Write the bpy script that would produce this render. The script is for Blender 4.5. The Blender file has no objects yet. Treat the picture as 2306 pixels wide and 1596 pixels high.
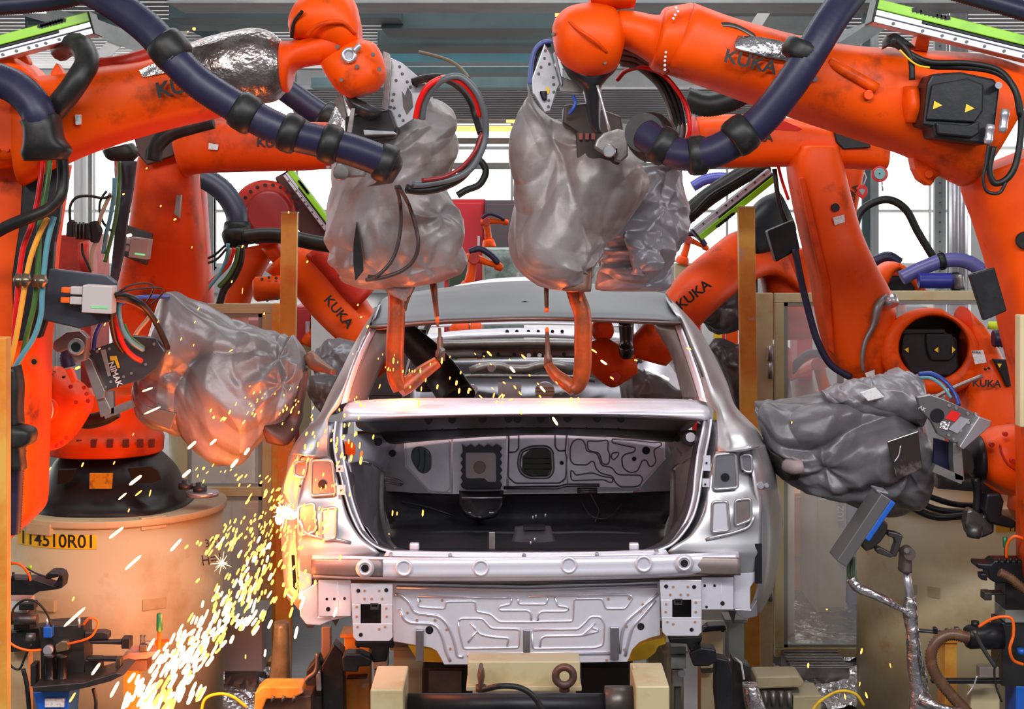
import bpy, math, random
from mathutils import Vector, Matrix, noise
F = 3843.0; CX = 1153.0; HY = 450.0; CH = 2.5
random.seed(7)
col = bpy.context.scene.collection

def NV(v):
    return Vector((noise.noise(v), noise.noise(v + Vector((9.3, 1.7, 4.1))), noise.noise(v + Vector((-3.9, 6.2, -8.8)))))

def P(x, y, d):
    """a point seen at photo pixel x, y and standing d metres in front of the camera"""
    return Vector(((x - CX) / F * d, d, CH - (y - HY) / F * d))

def px(n, d):
    return n / F * d

def catmull(pts, sub):
    n = len(pts)
    if n < 3 or sub <= 1:
        if sub <= 1: return list(pts)
        return [pts[0].lerp(pts[1], i / sub) for i in range(sub + 1)]
    out = []
    for i in range(n - 1):
        p1, p2 = pts[i], pts[i + 1]
        p0 = pts[i - 1] if i else p1 * 2 - p2
        p3 = pts[i + 2] if i + 2 < n else p2 * 2 - p1
        for k in range(sub):
            t = k / sub; t2 = t * t; t3 = t2 * t
            out.append(0.5 * ((2 * p1) + (p2 - p0) * t + (2 * p0 - 5 * p1 + 4 * p2 - p3) * t2 + (3 * p1 - p0 - 3 * p2 + p3) * t3))
    out.append(pts[-1].copy())
    return out

class MB:
    def __init__(s): s.v = []; s.f = []; s.sm = []; s.ch = []
    def add(s, vs, fs, smooth=False):
        b = len(s.v); s.ch.append(b); s.v += [Vector(q) for q in vs]
        for f in fs: s.f.append([b + i for i in f]); s.sm.append(smooth)
        return s
    def box(s, c, size, rot=None):
        hx, hy, hz = size[0] / 2, size[1] / 2, size[2] / 2
        vs = [Vector((x, y, z)) for x in (-hx, hx) for y in (-hy, hy) for z in (-hz, hz)]
        if rot is not None: vs = [rot @ v for v in vs]
        vs = [v + Vector(c) for v in vs]
        return s.add(vs, [(0, 1, 3, 2), (4, 6, 7, 5), (0, 4, 5, 1), (2, 3, 7, 6), (0, 2, 6, 4), (1, 5, 7, 3)])
    def pbox(s, x0, y0, x1, y1, d, t):
        """a box whose front face covers a pixel rectangle at distance d, t metres thick"""
        a = P(x0, y0, d); b = P(x1, y1, d)
        return s.box(((a.x + b.x) / 2, d + t / 2, (a.z + b.z) / 2), (abs(b.x - a.x), t, abs(b.z - a.z)))
    def prism(s, pts, d, t):
        """an outline at distance d (or one distance for each corner), t metres thick"""
        n = len(pts)
        A = [P(p[0], p[1], p[2] if len(p) > 2 else d) for p in pts]
        B = [a + Vector((0, t, 0)) for a in A]
        return s.add(A + B, [list(range(n)), list(range(2 * n - 1, n - 1, -1))] + [(i, n + i, n + (i + 1) % n, (i + 1) % n) for i in range(n)])
    def bar(s, a, b, w, h, up=Vector((0, 1, 0))):
        """a rectangular bar from a to b"""
        a = Vector(a); b = Vector(b); t = (b - a).normalized()
        u = up - t * up.dot(t)
        if u.length < 1e-4: u = Vector((1, 0, 0))
        u.normalize(); v = t.cross(u)
        vs = [q + v * x * w / 2 + u * y * h / 2 for q in (a, b) for x, y in ((-1, -1), (1, -1), (1, 1), (-1, 1))]
        return s.add(vs, [(0, 1, 2, 3), (7, 6, 5, 4), (0, 4, 5, 1), (1, 5, 6, 2), (2, 6, 7, 3), (3, 7, 4, 0)])
    def tube(s, pts, r, seg=12, sub=6, cap=True, rib=0, pitch=.008):
        """a tube through points; r one radius or one for each point"""
        rs = r if isinstance(r, (list, tuple)) else [r] * len(pts)
        pp = catmull([Vector(q) for q in pts], sub)
        rr = [v.x for v in catmull([Vector((q, 0, 0)) for q in rs], sub)]
        if rib:
            # resample evenly so that the ribs have one pitch
            L = [0]
            for i in range(1, len(pp)): L.append(L[-1] + (pp[i] - pp[i - 1]).length)
            n = max(4, int(L[-1] / pitch) * 2); q = []; q2 = []; j = 0
            for i in range(n + 1):
                t = L[-1] * i / n
                while j < len(L) - 2 and L[j + 1] < t: j += 1
                w = (t - L[j]) / max(1e-9, L[j + 1] - L[j])
                q.append(pp[j].lerp(pp[j + 1], w)); q2.append(rr[j] + (rr[j + 1] - rr[j]) * w + (rib if i % 2 else -rib))
            pp, rr = q, q2
        n = len(pp); vs = []; fs = []
        t = (pp[1] - pp[0]).normalized(); u = t.orthogonal().normalized()
        for i in range(n):
            t2 = (pp[min(i + 1, n - 1)] - pp[max(i - 1, 0)])
            if t2.length > 1e-9: t = t2.normalized()
            u = (u - t * u.dot(t)); u.normalize(); w = t.cross(u)
            for k in range(seg):
                a = 2 * math.pi * k / seg
                vs.append(pp[i] + (u * math.cos(a) + w * math.sin(a)) * rr[i])
        for i in range(n - 1):
            for k in range(seg):
                k2 = (k + 1) % seg
                fs.append((i * seg + k, i * seg + k2, (i + 1) * seg + k2, (i + 1) * seg + k))
        s.add(vs, fs, True)
        if cap:
            b = len(s.v) - len(vs)
            s.f.append([b + k for k in range(seg - 1, -1, -1)]); s.sm.append(False)
            s.f.append([b + (n - 1) * seg + k for k in range(seg)]); s.sm.append(False)
        return s
    def lathe(s, a, b, prof, seg=32):
        """profile (t, r): t along a->b from 0 to 1, r in metres; closed at both ends"""
        a = Vector(a); b = Vector(b); t = (b - a); tn = t.normalized(); u = tn.orthogonal().normalized(); w = tn.cross(u)
        vs = []; fs = []
        for q, r in prof:
            for k in range(seg):
                an = 2 * math.pi * k / seg
                vs.append(a + t * q + (u * math.cos(an) + w * math.sin(an)) * max(r, 1e-5))
        n = len(prof)
        for i in range(n - 1):
            for k in range(seg):
                k2 = (k + 1) % seg
                fs.append((i * seg + k, i * seg + k2, (i + 1) * seg + k2, (i + 1) * seg + k))
        s.add(vs, fs, True)
        b0 = len(s.v) - len(vs)
        s.f.append([b0 + k for k in range(seg - 1, -1, -1)]); s.sm.append(False)
        s.f.append([b0 + (n - 1) * seg + k for k in range(seg)]); s.sm.append(False)
        return s
    def disc(s, x, y, d, r, t, ax=(0, -1, 0), seg=32, bev=.15):
        """a round boss of radius r pixels at a pixel, t metres tall towards ax"""
        c = P(x, y, d); R = px(r, d); a = Vector(ax).normalized()
        return s.lathe(c, c + a * t, [(0, R), (1 - bev, R), (1, R * (1 - bev * .5))], seg)
    def ring(s, x, y, d, r, w, ax=(0, -1, 0), seg=40):
        c = P(x, y, d); R = px(r, d); a = Vector(ax).normalized(); u = a.orthogonal().normalized(); v = a.cross(u)
        pts = [c + (u * math.cos(2 * math.pi * k / seg) + v * math.sin(2 * math.pi * k / seg)) * R for k in range(seg + 1)]
        return s.tube(pts, w, 8, 1, False)
    def ball(s, c, r, sc=(1, 1, 1), n=16, rot=None):
        vs = []; fs = []
        for i in range(n + 1):
            th = math.pi * i / n
            for k in range(2 * n):
                ph = math.pi * k / n
                v = Vector((math.sin(th) * math.cos(ph) * r * sc[0], math.sin(th) * math.sin(ph) * r * sc[1], math.cos(th) * r * sc[2]))
                if rot is not None: v = rot @ v
                vs.append(v + Vector(c))
        m = 2 * n
        for i in range(n):
            for k in range(m): fs.append((i * m + k, (i + 1) * m + k, (i + 1) * m + (k + 1) % m, i * m + (k + 1) % m))
        return s.add(vs, fs, True)
    def loft(s, secs, seg=28, sub=5, ex=2.0, wr=0, wsc=6.0, seed=0, caps=True, squash=None):
        """secs: (x1, y1, x2, y2, d, h): two silhouette pixels, distance, half depth in metres.  wr = height of fabric wrinkles"""
        A = []; B = []; Hh = []
        for q in secs:
            d1, d2 = (q[4] if isinstance(q[4], tuple) else (q[4], q[4]))
            A.append(P(q[0], q[1], d1)); B.append(P(q[2], q[3], d2)); Hh.append(Vector((q[5], 0, 0)))
        A = catmull(A, sub); B = catmull(B, sub); Hh = catmull(Hh, sub)
        n = len(A); vs = []
        for i in range(n):
            c = (A[i] + B[i]) / 2; U = (A[i] - B[i]) / 2; h = Hh[i].x
            for k in range(seg):
                a = 2 * math.pi * k / seg; ca = math.cos(a); sa = math.sin(a)
                x = math.copysign(abs(ca) ** (2 / ex), ca); y = math.copysign(abs(sa) ** (2 / ex), sa)
                vs.append(c + U * x + Vector((0, -h * y, 0)))
        if wr:
            rnd = random.Random(seed * 7 + 1); dirs = []
            for q in range(9):
                v = Vector((rnd.gauss(0, 1), rnd.gauss(0, .8), rnd.gauss(0, .75))).normalized()
                f = (.8, 1, 1.3, 1.7, 2.2, 2.9, 3.8, 5, 6.5)[q]; dirs.append((v * f, rnd.random() * 9, (.95 if f < 1.5 else .66) / f ** .8))
            pins = [(rnd.randrange(n // 5, n * 4 // 5 + 1), rnd.randrange(seg // 8, seg * 3 // 8), rnd.random() * 6) for _ in range(2)]
            pins = [(vs[i * seg + k].copy(), ph) for i, k, ph in pins]
            out = []
            for i in range(n):
                c = (A[i] + B[i]) / 2
                fade = min(1, i / 4, (n - 1 - i) / 4) * .7 + .3
                for k in range(seg):
                    v = vs[i * seg + k]; o = (v - c)
                    nn = o.normalized() if o.length > 1e-6 else Vector((0, -1, 0))
                    q = v * wsc; q = q + NV(q * .55 + Vector((seed, 3, 1))) * .75
                    hgt = 0
                    for dv_, ph, am in dirs:
                        t = (q.dot(dv_) + ph) % 2.0
                        t = abs(t - 1) ** (.75 if dv_.length < 2 else 1)      # folded sheet: straight sharp creases
                        m_ = max(.12, noise.noise(v * wsc * .5 + Vector((ph, seed, ph))) * 1.3 + .5) * 1.5
                        hgt += (t - .5) * am * m_
                    for pv, ph in pins:
                        r_ = v - pv; dd = r_.length
                        if dd < .26: hgt += (.34 - .5 * abs(math.sin(2.5 * math.atan2(r_.z, r_.x) + ph + dd * 8 + 2.2 * noise.noise(v * 7 + pv)))) * (1 - dd / .26) ** 1.2 * min(1, dd / .04) - .35 * max(0, 1 - dd / .08)
                    out.append(v + nn * (wr * fade * hgt * 1.25))
            vs = out
        fs = []
        for i in range(n - 1):
            for k in range(seg):
                k2 = (k + 1) % seg
                fs.append((i * seg + k, (i + 1) * seg + k, (i + 1) * seg + k2, i * seg + k2))
        s.add(vs, fs, True)
        if caps:
            b = len(s.v) - len(vs)
            s.f.append([b + k for k in range(seg)]); s.sm.append(False)
            s.f.append([b + (n - 1) * seg + k for k in range(seg - 1, -1, -1)]); s.sm.append(False)
        return s
    def patch(s, rows, su=4, sv=4, t=.004):
        """a smooth sheet through rows of (x, y, d) and its back, t metres behind"""
        R = [catmull([P(*q) for q in r], su) for r in rows]
        m = len(R[0]); cols = [catmull([R[i][j] for i in range(len(R))], sv) for j in range(m)]
        n = len(cols[0]); vs = [cols[j][i] for i in range(n) for j in range(m)]
        # normals for the back side
        def at(i, j): return vs[i * m + j]
        bk = []
        for i in range(n):
            for j in range(m):
                a = at(min(i + 1, n - 1), j) - at(max(i - 1, 0), j); b = at(i, min(j + 1, m - 1)) - at(i, max(j - 1, 0))
                nn = a.cross(b)
                if nn.length > 1e-12: nn.normalize()
                if nn.y > 0: nn = -nn
                bk.append(at(i, j) - nn * t)
        N = n * m; fs = []
        for i in range(n - 1):
            for j in range(m - 1):
                q = (i * m + j, i * m + j + 1, (i + 1) * m + j + 1, (i + 1) * m + j)
                fs.append(q); fs.append(tuple(N + k for k in reversed(q)))
        s.add(vs + bk, fs, True); b0 = len(s.v) - 2 * N
        edge = [j for j in range(m)] + [i * m + m - 1 for i in range(1, n)] + [(n - 1) * m + j for j in range(m - 2, -1, -1)] + [i * m for i in range(n - 2, 0, -1)]
        for k in range(len(edge)):
            a, b = edge[k], edge[(k + 1) % len(edge)]
            s.f.append([b0 + b, b0 + a, b0 + N + a, b0 + N + b]); s.sm.append(False)
        return s
    def bead(s, pts, d, r, close=False, rad=5, seg=8):
        """a pressed rib along a pixel line with rounded corners; lies half in the sheet at distance d"""
        q = [Vector((p[0], p[1], p[2] if len(p) > 2 else d)) for p in pts]
        out = []; n = len(q)
        for i in range(n):
            if not close and i in (0, n - 1): out.append(q[i]); continue
            a, b, c = q[i - 1], q[i], q[(i + 1) % n]
            la = (a - b).length; lc = (c - b).length; k = min(rad, la * .45, lc * .45)
            p1 = b + (a - b).normalized() * k; p2 = b + (c - b).normalized() * k
            for t in (0, .33, .67, 1): out.append(p1.lerp(b, t).lerp(b.lerp(p2, t), t))
        if close: out.append(out[0])
        return s.tube([P(v.x, v.y, v.z) for v in out], r, seg, 1, not close)

ORG = {}
def T(name, label, cat, loc=None, group=None):
    o = bpy.data.objects.new(name, None); o.empty_display_size = .05; col.objects.link(o)
    loc = Vector(loc) if loc is not None else Vector((0, 0, 0))
    o.location = loc; ORG[o.name] = loc
    o['label'] = label; o['category'] = cat
    if group: o['group'] = group
    return o

def mesh_obj(name, mb, mat, parent=None, bevel=0, loc=None, weld=False):
    me = bpy.data.meshes.new(name)
    org = ORG[parent.name] if parent is not None else (Vector(loc) if loc is not None else Vector((0, 0, 0)))
    me.from_pydata([v - org for v in mb.v], [], mb.f)
    me.validate(); 
    if len(me.polygons) == len(mb.sm): me.polygons.foreach_set('use_smooth', mb.sm)
    me.materials.append(mat)
    o = bpy.data.objects.new(name, me); col.objects.link(o)
    import bmesh
    bm = bmesh.new(); bm.from_mesh(me); bmesh.ops.recalc_face_normals(bm, faces=bm.faces); bm.to_mesh(me); bm.free()
    if parent is not None: o.parent = parent; ORG[o.name] = org
    else: o.location = org; ORG[o.name] = org
    if bevel:
        m = o.modifiers.new('bevel', 'BEVEL'); m.width = bevel; m.segments = 2; m.limit_method = 'ANGLE'; m.angle_limit = math.radians(35)
        m.harden_normals = False
    return o

SPLIT = set('front_pillar bulkhead_wing firewall_plate firewall_duct shelf_hole pressed_crease plate_hole side_hole stud_pad floor_stud panel_hole cowl_hole beam_hole lit_hole underbody_bracket fuel_flap_hinge cooling_fin fin frame_bar anchor_bolt electrode_cap upper_electrode seat_back_sill mat_crease tray_edge port_plate mount_hole plug_hole upright_strip conduit bolt spot_weld shelf_spot_weld'.split())
def part(name, mb, mat, parent, bevel=0, label=None):
    if name in SPLIT and len(mb.ch) > 1:
        ch = mb.ch + [len(mb.v)]; o = None
        for i in range(len(ch) - 1):
            m2 = MB(); m2.v = mb.v[ch[i]:ch[i + 1]]; m2.ch = [0]
            for f, sm in zip(mb.f, mb.sm):
                if ch[i] <= f[0] < ch[i + 1]: m2.f.append([k - ch[i] for k in f]); m2.sm.append(sm)
            o2 = mesh_obj(name, m2, mat, parent, bevel); o = o or o2
            if label: o2['label'] = label
        return o
    o = mesh_obj(name, mb, mat, parent, bevel)
    if label: o['label'] = label
    return o

def single(name, mb, mat, label, cat, group=None, bevel=0, kind=None):
    c = sum(mb.v, Vector((0, 0, 0))) / max(1, len(mb.v)); z = min(v.z for v in mb.v)
    o = mesh_obj(name, mb, mat, None, bevel, (c.x, c.y, z))
    o['label'] = label; o['category'] = cat
    if group: o['group'] = group
    if kind: o['kind'] = kind
    return o

def struct(name, mb, mat, bevel=0):
    o = mesh_obj(name, mb, mat, None, bevel); o['kind'] = 'structure'; return o

def text_mesh(txt, x, y, d, h, ang=0, wide=1.0, bold=.0, t=.002, shear=0, skew=0.0):
    """lettering whose centre stands at a pixel; h = letter height in pixels"""
    cu = bpy.data.curves.new('t', 'FONT'); cu.body = txt; cu.size = 1; cu.extrude = .02; cu.align_x = 'CENTER'; cu.align_y = 'CENTER'
    cu.offset = bold; cu.shear = shear
    ob = bpy.data.objects.new('t', cu); col.objects.link(ob)
    dg = bpy.context.evaluated_depsgraph_get(); me = bpy.data.meshes.new_from_object(ob.evaluated_get(dg))
    a = math.radians(ang); R = Vector((math.cos(a), skew, math.sin(a))); U = Vector((-math.sin(a), 0, math.cos(a)))
    k = px(h, d) / .7; c = P(x, y, d); mb = MB()
    mb.add([c + R * v.co.x * k * wide + U * v.co.y * k + Vector((0, -1, 0)) * v.co.z * (t / .04) for v in me.vertices], [list(p.vertices) for p in me.polygons])
    bpy.data.objects.remove(ob); bpy.data.curves.remove(cu); bpy.data.meshes.remove(me)
    return mb

def copy_tree(o, parent=None, loc=None):
    c = o.copy(); col.objects.link(c); c.parent = parent
    if loc is not None: c.location = loc
    for ch in list(o.children): copy_tree(ch, c)
    return c

# ---------------------------------------------------------------- materials
MATS = {}
def mat(name, c1, rough=.5, metal=0, c2=None, sc=3, lo=.45, hi=.65, bump=0, bsc=60, coat=0, det=6, rvar=0, alpha=1, trans=0, spec=.5, sheen=0, c3=None, sc3=1.2, lo3=.6, hi3=.75):
    m = bpy.data.materials.new(name); m.use_nodes = True; nt = m.node_tree; b = nt.nodes['Principled BSDF']
    def N(t, **k):
        n = nt.nodes.new(t)
        for a, v in k.items(): n.inputs[a].default_value = v
        return n
    L = nt.links.new
    b.inputs['Base Color'].default_value = (*c1, 1); b.inputs['Roughness'].default_value = rough; b.inputs['Metallic'].default_value = metal
    b.inputs['Specular IOR Level'].default_value = spec
    if coat: b.inputs['Coat Weight'].default_value = coat; b.inputs['Coat Roughness'].default_value = .15
    if alpha < 1: b.inputs['Alpha'].default_value = alpha
    if trans: b.inputs['Transmission Weight'].default_value = trans
    if sheen: b.inputs['Sheen Weight'].default_value = sheen
    geo = nt.nodes.new('ShaderNodeNewGeometry')
    cur = None
    def layer(prev, c, scale, a, z):
        n = N('ShaderNodeTexNoise', Scale=scale, Detail=det, Roughness=.65); L(geo.outputs['Position'], n.inputs['Vector'])
        r = nt.nodes.new('ShaderNodeMapRange'); r.inputs[1].default_value = a; r.inputs[2].default_value = z; L(n.outputs['Fac'], r.inputs[0])
        mx = nt.nodes.new('ShaderNodeMix'); mx.data_type = 'RGBA'; L(r.outputs[0], mx.inputs[0])
        if prev is None: mx.inputs[6].default_value = (*c1, 1)
        else: L(prev, mx.inputs[6])
        mx.inputs[7].default_value = (*c, 1)
        return mx.outputs[2], r.outputs[0]
    if c2 is not None:
        cur, fac = layer(None, c2, sc, lo, hi)
        if rvar:
            r2 = nt.nodes.new('ShaderNodeMapRange'); L(fac, r2.inputs[0]); r2.inputs[3].default_value = rough; r2.inputs[4].default_value = min(1, rough + rvar); L(r2.outputs[0], b.inputs['Roughness'])
    if c3 is not None: cur, _ = layer(cur, c3, sc3, lo3, hi3)
    if cur is not None: L(cur, b.inputs['Base Color'])
    if bump:
        n = N('ShaderNodeTexNoise', Scale=bsc, Detail=4); L(geo.outputs['Position'], n.inputs['Vector'])
        bp = nt.nodes.new('ShaderNodeBump'); bp.inputs['Strength'].default_value = bump; bp.inputs['Distance'].default_value = .01; L(n.outputs['Fac'], bp.inputs['Height']); L(bp.outputs[0], b.inputs['Normal'])
    if name.startswith('gun_cover'):
        # fine sharp creases of the woven cover
        n2 = N('ShaderNodeTexNoise', Scale=3.6, Detail=5, Roughness=.5, Distortion=.9); n2.noise_type = 'RIDGED_MULTIFRACTAL'; L(geo.outputs['Position'], n2.inputs['Vector'])
        b2 = nt.nodes.new('ShaderNodeBump'); b2.inputs['Strength'].default_value = .55; b2.inputs['Distance'].default_value = .012; L(n2.outputs['Fac'], b2.inputs['Height']); L(bp.outputs[0], b2.inputs['Normal']); L(b2.outputs[0], b.inputs['Normal'])
    MATS[name] = m; return m

def emis(name, c, s):
    m = bpy.data.materials.new(name); m.use_nodes = True; nt = m.node_tree; nt.nodes.clear()
    e = nt.nodes.new('ShaderNodeEmission'); e.inputs[0].default_value = (*c, 1); e.inputs[1].default_value = s
    o = nt.nodes.new('ShaderNodeOutputMaterial'); nt.links.new(e.outputs[0], o.inputs[0]); return m

ORANGE = mat('robot_orange', (.72, .060, .0), .48, 0, (.38, .022, .001), 4, .52, .8, bump=.05, bsc=90, spec=.2, c3=(.05, .014, .006), sc3=2.6, lo3=.54, hi3=.70)
ORANGE2 = mat('robot_orange_clean', (.84, .078, .0), .45, 0, (.60, .042, .001), 3, .48, .8, bump=.04, bsc=90, spec=.22, c3=(.07, .018, .007), sc3=3.2, lo3=.575, hi3=.73)
REDOR = mat('robot_red_orange', (.55, .02, .004), .45, 0, (.2, .01, .006), 5, .45, .75)
FABRIC = mat('gun_cover_fabric', (.225, .22, .24), .38, .18, (.165, .16, .175), 7, .4, .7, bump=.25, bsc=22)
FABRIC_D = mat('gun_cover_fabric_dark', (.135, .13, .138), .38, .15, (.09, .086, .09), 7, .4, .7, bump=.25, bsc=22)
FABRIC_W = mat('gun_cover_fabric_scorched', (.265, .24, .242), .42, .15, (.19, .13, .105), 5, .45, .72, bump=.25, bsc=22)
BLACK = mat('black_plastic', (.008, .008, .010), .42, 0, (.018, .017, .017), 12, .5, .7, bump=.05, spec=.32)
RUBBER = mat('black_rubber', (.010, .0095, .0095), .45, 0, (.03, .027, .024), 20, .5, .75, spec=.35)
DARKM = mat('dark_steel', (.09, .085, .085), .4, .7, (.16, .12, .1), 9, .5, .7)
GREYM = mat('grey_casting', (.28, .26, .25), .42, .75, (.15, .11, .09), 8, .5, .75, bump=.1, bsc=40)
BRACK = mat('bracket_steel', (.5, .5, .52), .33, .85, (.3, .29, .3), 6, .45, .7)
NAVY = mat('navy_hose', (.018, .016, .045), .42, 0, (.028, .025, .05), 14, .5, .7, spec=.35)
NAVYB = mat('blue_hose', (.03, .035, .30), .35, 0, (.02, .02, .15), 14, .5, .7)
STEEL = mat('body_steel', (.50, .50, .52), .36, .8, (.42, .41, .42), 5, .4, .7, bump=.015, bsc=8, rvar=.1)
STEEL_L = mat('zinc_steel', (.84, .82, .90), .38, .55, (.72, .70, .79), 8, .4, .7, bump=.02, bsc=30, rvar=.12)
STEEL_D = mat('inner_steel', (.33, .32, .35), .36, .85, (.22, .21, .23), 5, .4, .7, bump=.03, bsc=20)
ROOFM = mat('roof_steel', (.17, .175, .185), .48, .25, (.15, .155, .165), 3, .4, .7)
BROWN = mat('brown_primer_steel', (.30, .24, .23), .4, .55, (.22, .17, .16), 5, .4, .7)
DARKIN = mat('black_sound_mat', (.014, .014, .018), .5, 0, (.03, .03, .035), 30, .5, .75, bump=.2, bsc=18)
CREAM = mat('cream_paint', (.50, .41, .24), .45, 0, (.38, .27, .11), 3.5, .5, .75, c3=(.40, .20, .05), sc3=5, lo3=.62, hi3=.78)
YELLOW = mat('yellow_post_paint', (.64, .33, .05), .5, .05, (.60, .17, .01), 4.5, .42, .62, c3=(.4, .33, .26), sc3=9, lo3=.6, hi3=.72)
FENCE = mat('fence_frame_paint', (.50, .42, .24), .45, .1, (.48, .27, .07), 4, .5, .7)
TEAL = mat('teal_steel', (.05, .085, .09), .5, .1, (.035, .06, .062), 2, .4, .6)
TEALC = mat('cyan_steel', (.06, .27, .34), .45, .1, (.08, .2, .24), 2, .4, .6)
GREYP = mat('grey_paint_steel', (.36, .38, .37), .5, .2, (.25, .27, .27), 2, .4, .6)
WHITEP = mat('white_sheet', (.8, .8, .78), .5, 0, (.65, .66, .66), 1.5, .4, .6)
GREEN = mat('lime_cover', (.28, .62, .01), .3, 0, (.2, .48, .01), 6, .5, .7, coat=.2)
ALU = mat('aluminium', (.62, .61, .66), .3, .7, (.5, .49, .53), 8, .4, .7)
FOIL = mat('aluminium_foil', (.62, .60, .61), .25, .95, (.4, .37, .37), 9, .4, .7, bump=.9, bsc=34)
COPPER = mat('welding_shank', (.55, .075, .008), .38, .25, (.17, .05, .02), 9, .42, .66, bump=.2, bsc=30)
COPPER_D = mat('sooty_shank', (.16, .075, .05), .45, .4, (.3, .05, .01), 12, .5, .7, bump=.2, bsc=30)
RED = mat('red_hose', (.72, .008, .006), .35); GRN = mat('green_hose', (.055, .16, .035), .35); CYAN = mat('cyan_hose', (.09, .27, .33), .35)
YEL = mat('yellow_hose', (.85, .33, .03), .4); BEIGE = mat('beige_cable', (.45, .36, .24), .45); BLUE = mat('blue_cable', (.015, .05, .28), .35)
ORC = mat('orange_cable', (.95, .13, .005), .4); REDP = mat('red_plastic', (.7, .01, .01), .4); BLUEP = mat('blue_paint', (.01, .10, .48), .4)
SIGNY = mat('sign_yellow', (.85, .52, .01), .5, 0, (.75, .42, .01), 20, .5, .7); INK = mat('black_ink', (.012, .012, .012), .6)
WHITEL = mat('white_label', (.7, .7, .7), .4, 0, (.5, .5, .5), 90, .5, .6)
SIDEBR = mat('brown_ribbed_hose', (.11, .05, .025), .4, 0, (.17, .09, .04), 20, .5, .7)
GREENP = mat('green_plastic', (.01, .13, .05), .3)
TAPE = mat('tarnished_tape', (.30, .27, .26), .25, .85, (.12, .09, .08), 7, .42, .62, bump=.8, bsc=28)
FLOORM = mat('floor_sheet', (.10, .10, .108), .33, .3, (.05, .048, .05), 2.2, .4, .65, bump=.25, bsc=9)
LETTER = INK

def crumple(v, sc, seed):
    rnd = random.Random(seed); h = 0
    q = v * sc; q = q + NV(q * .5) * .8
    for f in (1, 1.5, 2.3, 3.4, 5, 7.5):
        dv = Vector((rnd.gauss(0, 1), rnd.gauss(0, 1), rnd.gauss(0, 1))).normalized() * f
        h += (abs((q.dot(dv) + rnd.random() * 5) % 2 - 1) - .5) / f ** .8
    return h
def sheet(corners, nu, nv, amp, sc, seed, up=Vector((0, 0, 1)), t=.004, ragged=.0):
    """a crumpled thin sheet across four 3D corners, with a back side"""
    A, B, C, D = [Vector(c) for c in corners]; vs = []
    for i in range(nv + 1):
        for j in range(nu + 1):
            u = j / nu; w = i / nv; p = A.lerp(B, u).lerp(D.lerp(C, u), w)
            e = 1 if 0 < i < nv and 0 < j < nu else 0
            if not e and ragged: p = p + NV(p * 14 + Vector((seed, 0, 0))) * ragged
            vs.append(p + up * (amp * crumple(p, sc, seed)))
    N = len(vs); vs += [v - up * t for v in vs]; fs = []
    for i in range(nv):
        for j in range(nu):
            q = (i * (nu + 1) + j, i * (nu + 1) + j + 1, (i + 1) * (nu + 1) + j + 1, (i + 1) * (nu + 1) + j); fs += [q, tuple(N + k for k in reversed(q))]
    mb = MB(); mb.add(vs, fs); return mb
# ================================================================ the hall
EW = emis('daylight_glazing', (1, .98, .96), 3.4)
ELW = emis('white_lamp_glow', (.95, .98, 1), 5.0)
ELA = emis('warm_glow', (1, .42, .10), 3.0)  # warm lamps, and the orange light reflected on the far slats
CEILM = mat('ceiling_corrugated', (.34, .33, .34), .4, .5, (.26, .25, .26), 1.0, .4, .7)
WALLM = mat('wall_panel', (.66, .68, .68), .6, 0, (.5, .52, .53), .8, .4, .7)
m = MB(); m.box((0, 25, -.05), (44, 70, .1)); struct('floor', m, FLOORM)
m = MB()
n = 220
vs = []; fs = []
for i in range(n + 1):
    y = 8 + i * (38 / n); z = 6.0 + (.06 if (i // 2) % 2 else 0)
    vs += [(-17, y, z), (17, y, z), ]
for i in range(n): fs.append((2 * i, 2 * i + 1, 2 * i + 3, 2 * i + 2))
m.add(vs, fs); m.box((0, 27, 6.3), (34, 38, .1)); struct('ceiling', m, CEILM)
WD = 46
m = MB()
m.box((0, WD + .15, .35), (34, .3, .7)); m.box((0, WD + .15, 5.85), (34, .3, .5))
for x in (-16.6, -8.4, -3.2, 3.2, 8.4, 16.6): m.box((x, WD + .15, 3.1), (.8, .3, 5))
struct('wall_back', m, WALLM)
for s, nm in ((-1, 'wall_left'), (1, 'wall_right')):
    m = MB(); m.box((s * 17.1, 27, .5), (.2, 38, 1)); m.box((s * 17.1, 27, 5.8), (.2, 38, .4))
    for y in range(8, 47, 6): m.box((s * 17.1, y, 3), (.2, .5, 5.2))
    struct(nm, m, WALLM)
wn = 0
for x0, x1 in ((-16.2, -8.8), (-8, -3.6), (-2.8, 2.8), (3.6, 8), (8.8, 16.2)):
    wn += 1
    w = MB(); w.box(((x0 + x1) / 2, WD + .2, 3.15), (x1 - x0, .02, 4.9)); o = struct('window_%d' % wn, w, EW)
    fr = MB()
    for z in (.75, 2.2, 3.9, 5.55): fr.box(((x0 + x1) / 2, WD + .05, z), (x1 - x0, .08, .09))
    k = int((x1 - x0) / 1.9)
    for i in range(k + 1): fr.box((x0 + (x1 - x0) * i / k, WD + .04, 3.1), (.07, .08, 4.9))
    f = mesh_obj('window_frame', fr, WHITEP, None); f.parent = o; ORG[f.name] = Vector((0, 0, 0))
for s in (-1, 1):
    wn += 1
    w = MB(); w.box((s * 17.15, 27, 3.3), (.02, 38, 4.6)); o = struct('window_%d' % wn, w, EW)

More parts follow.
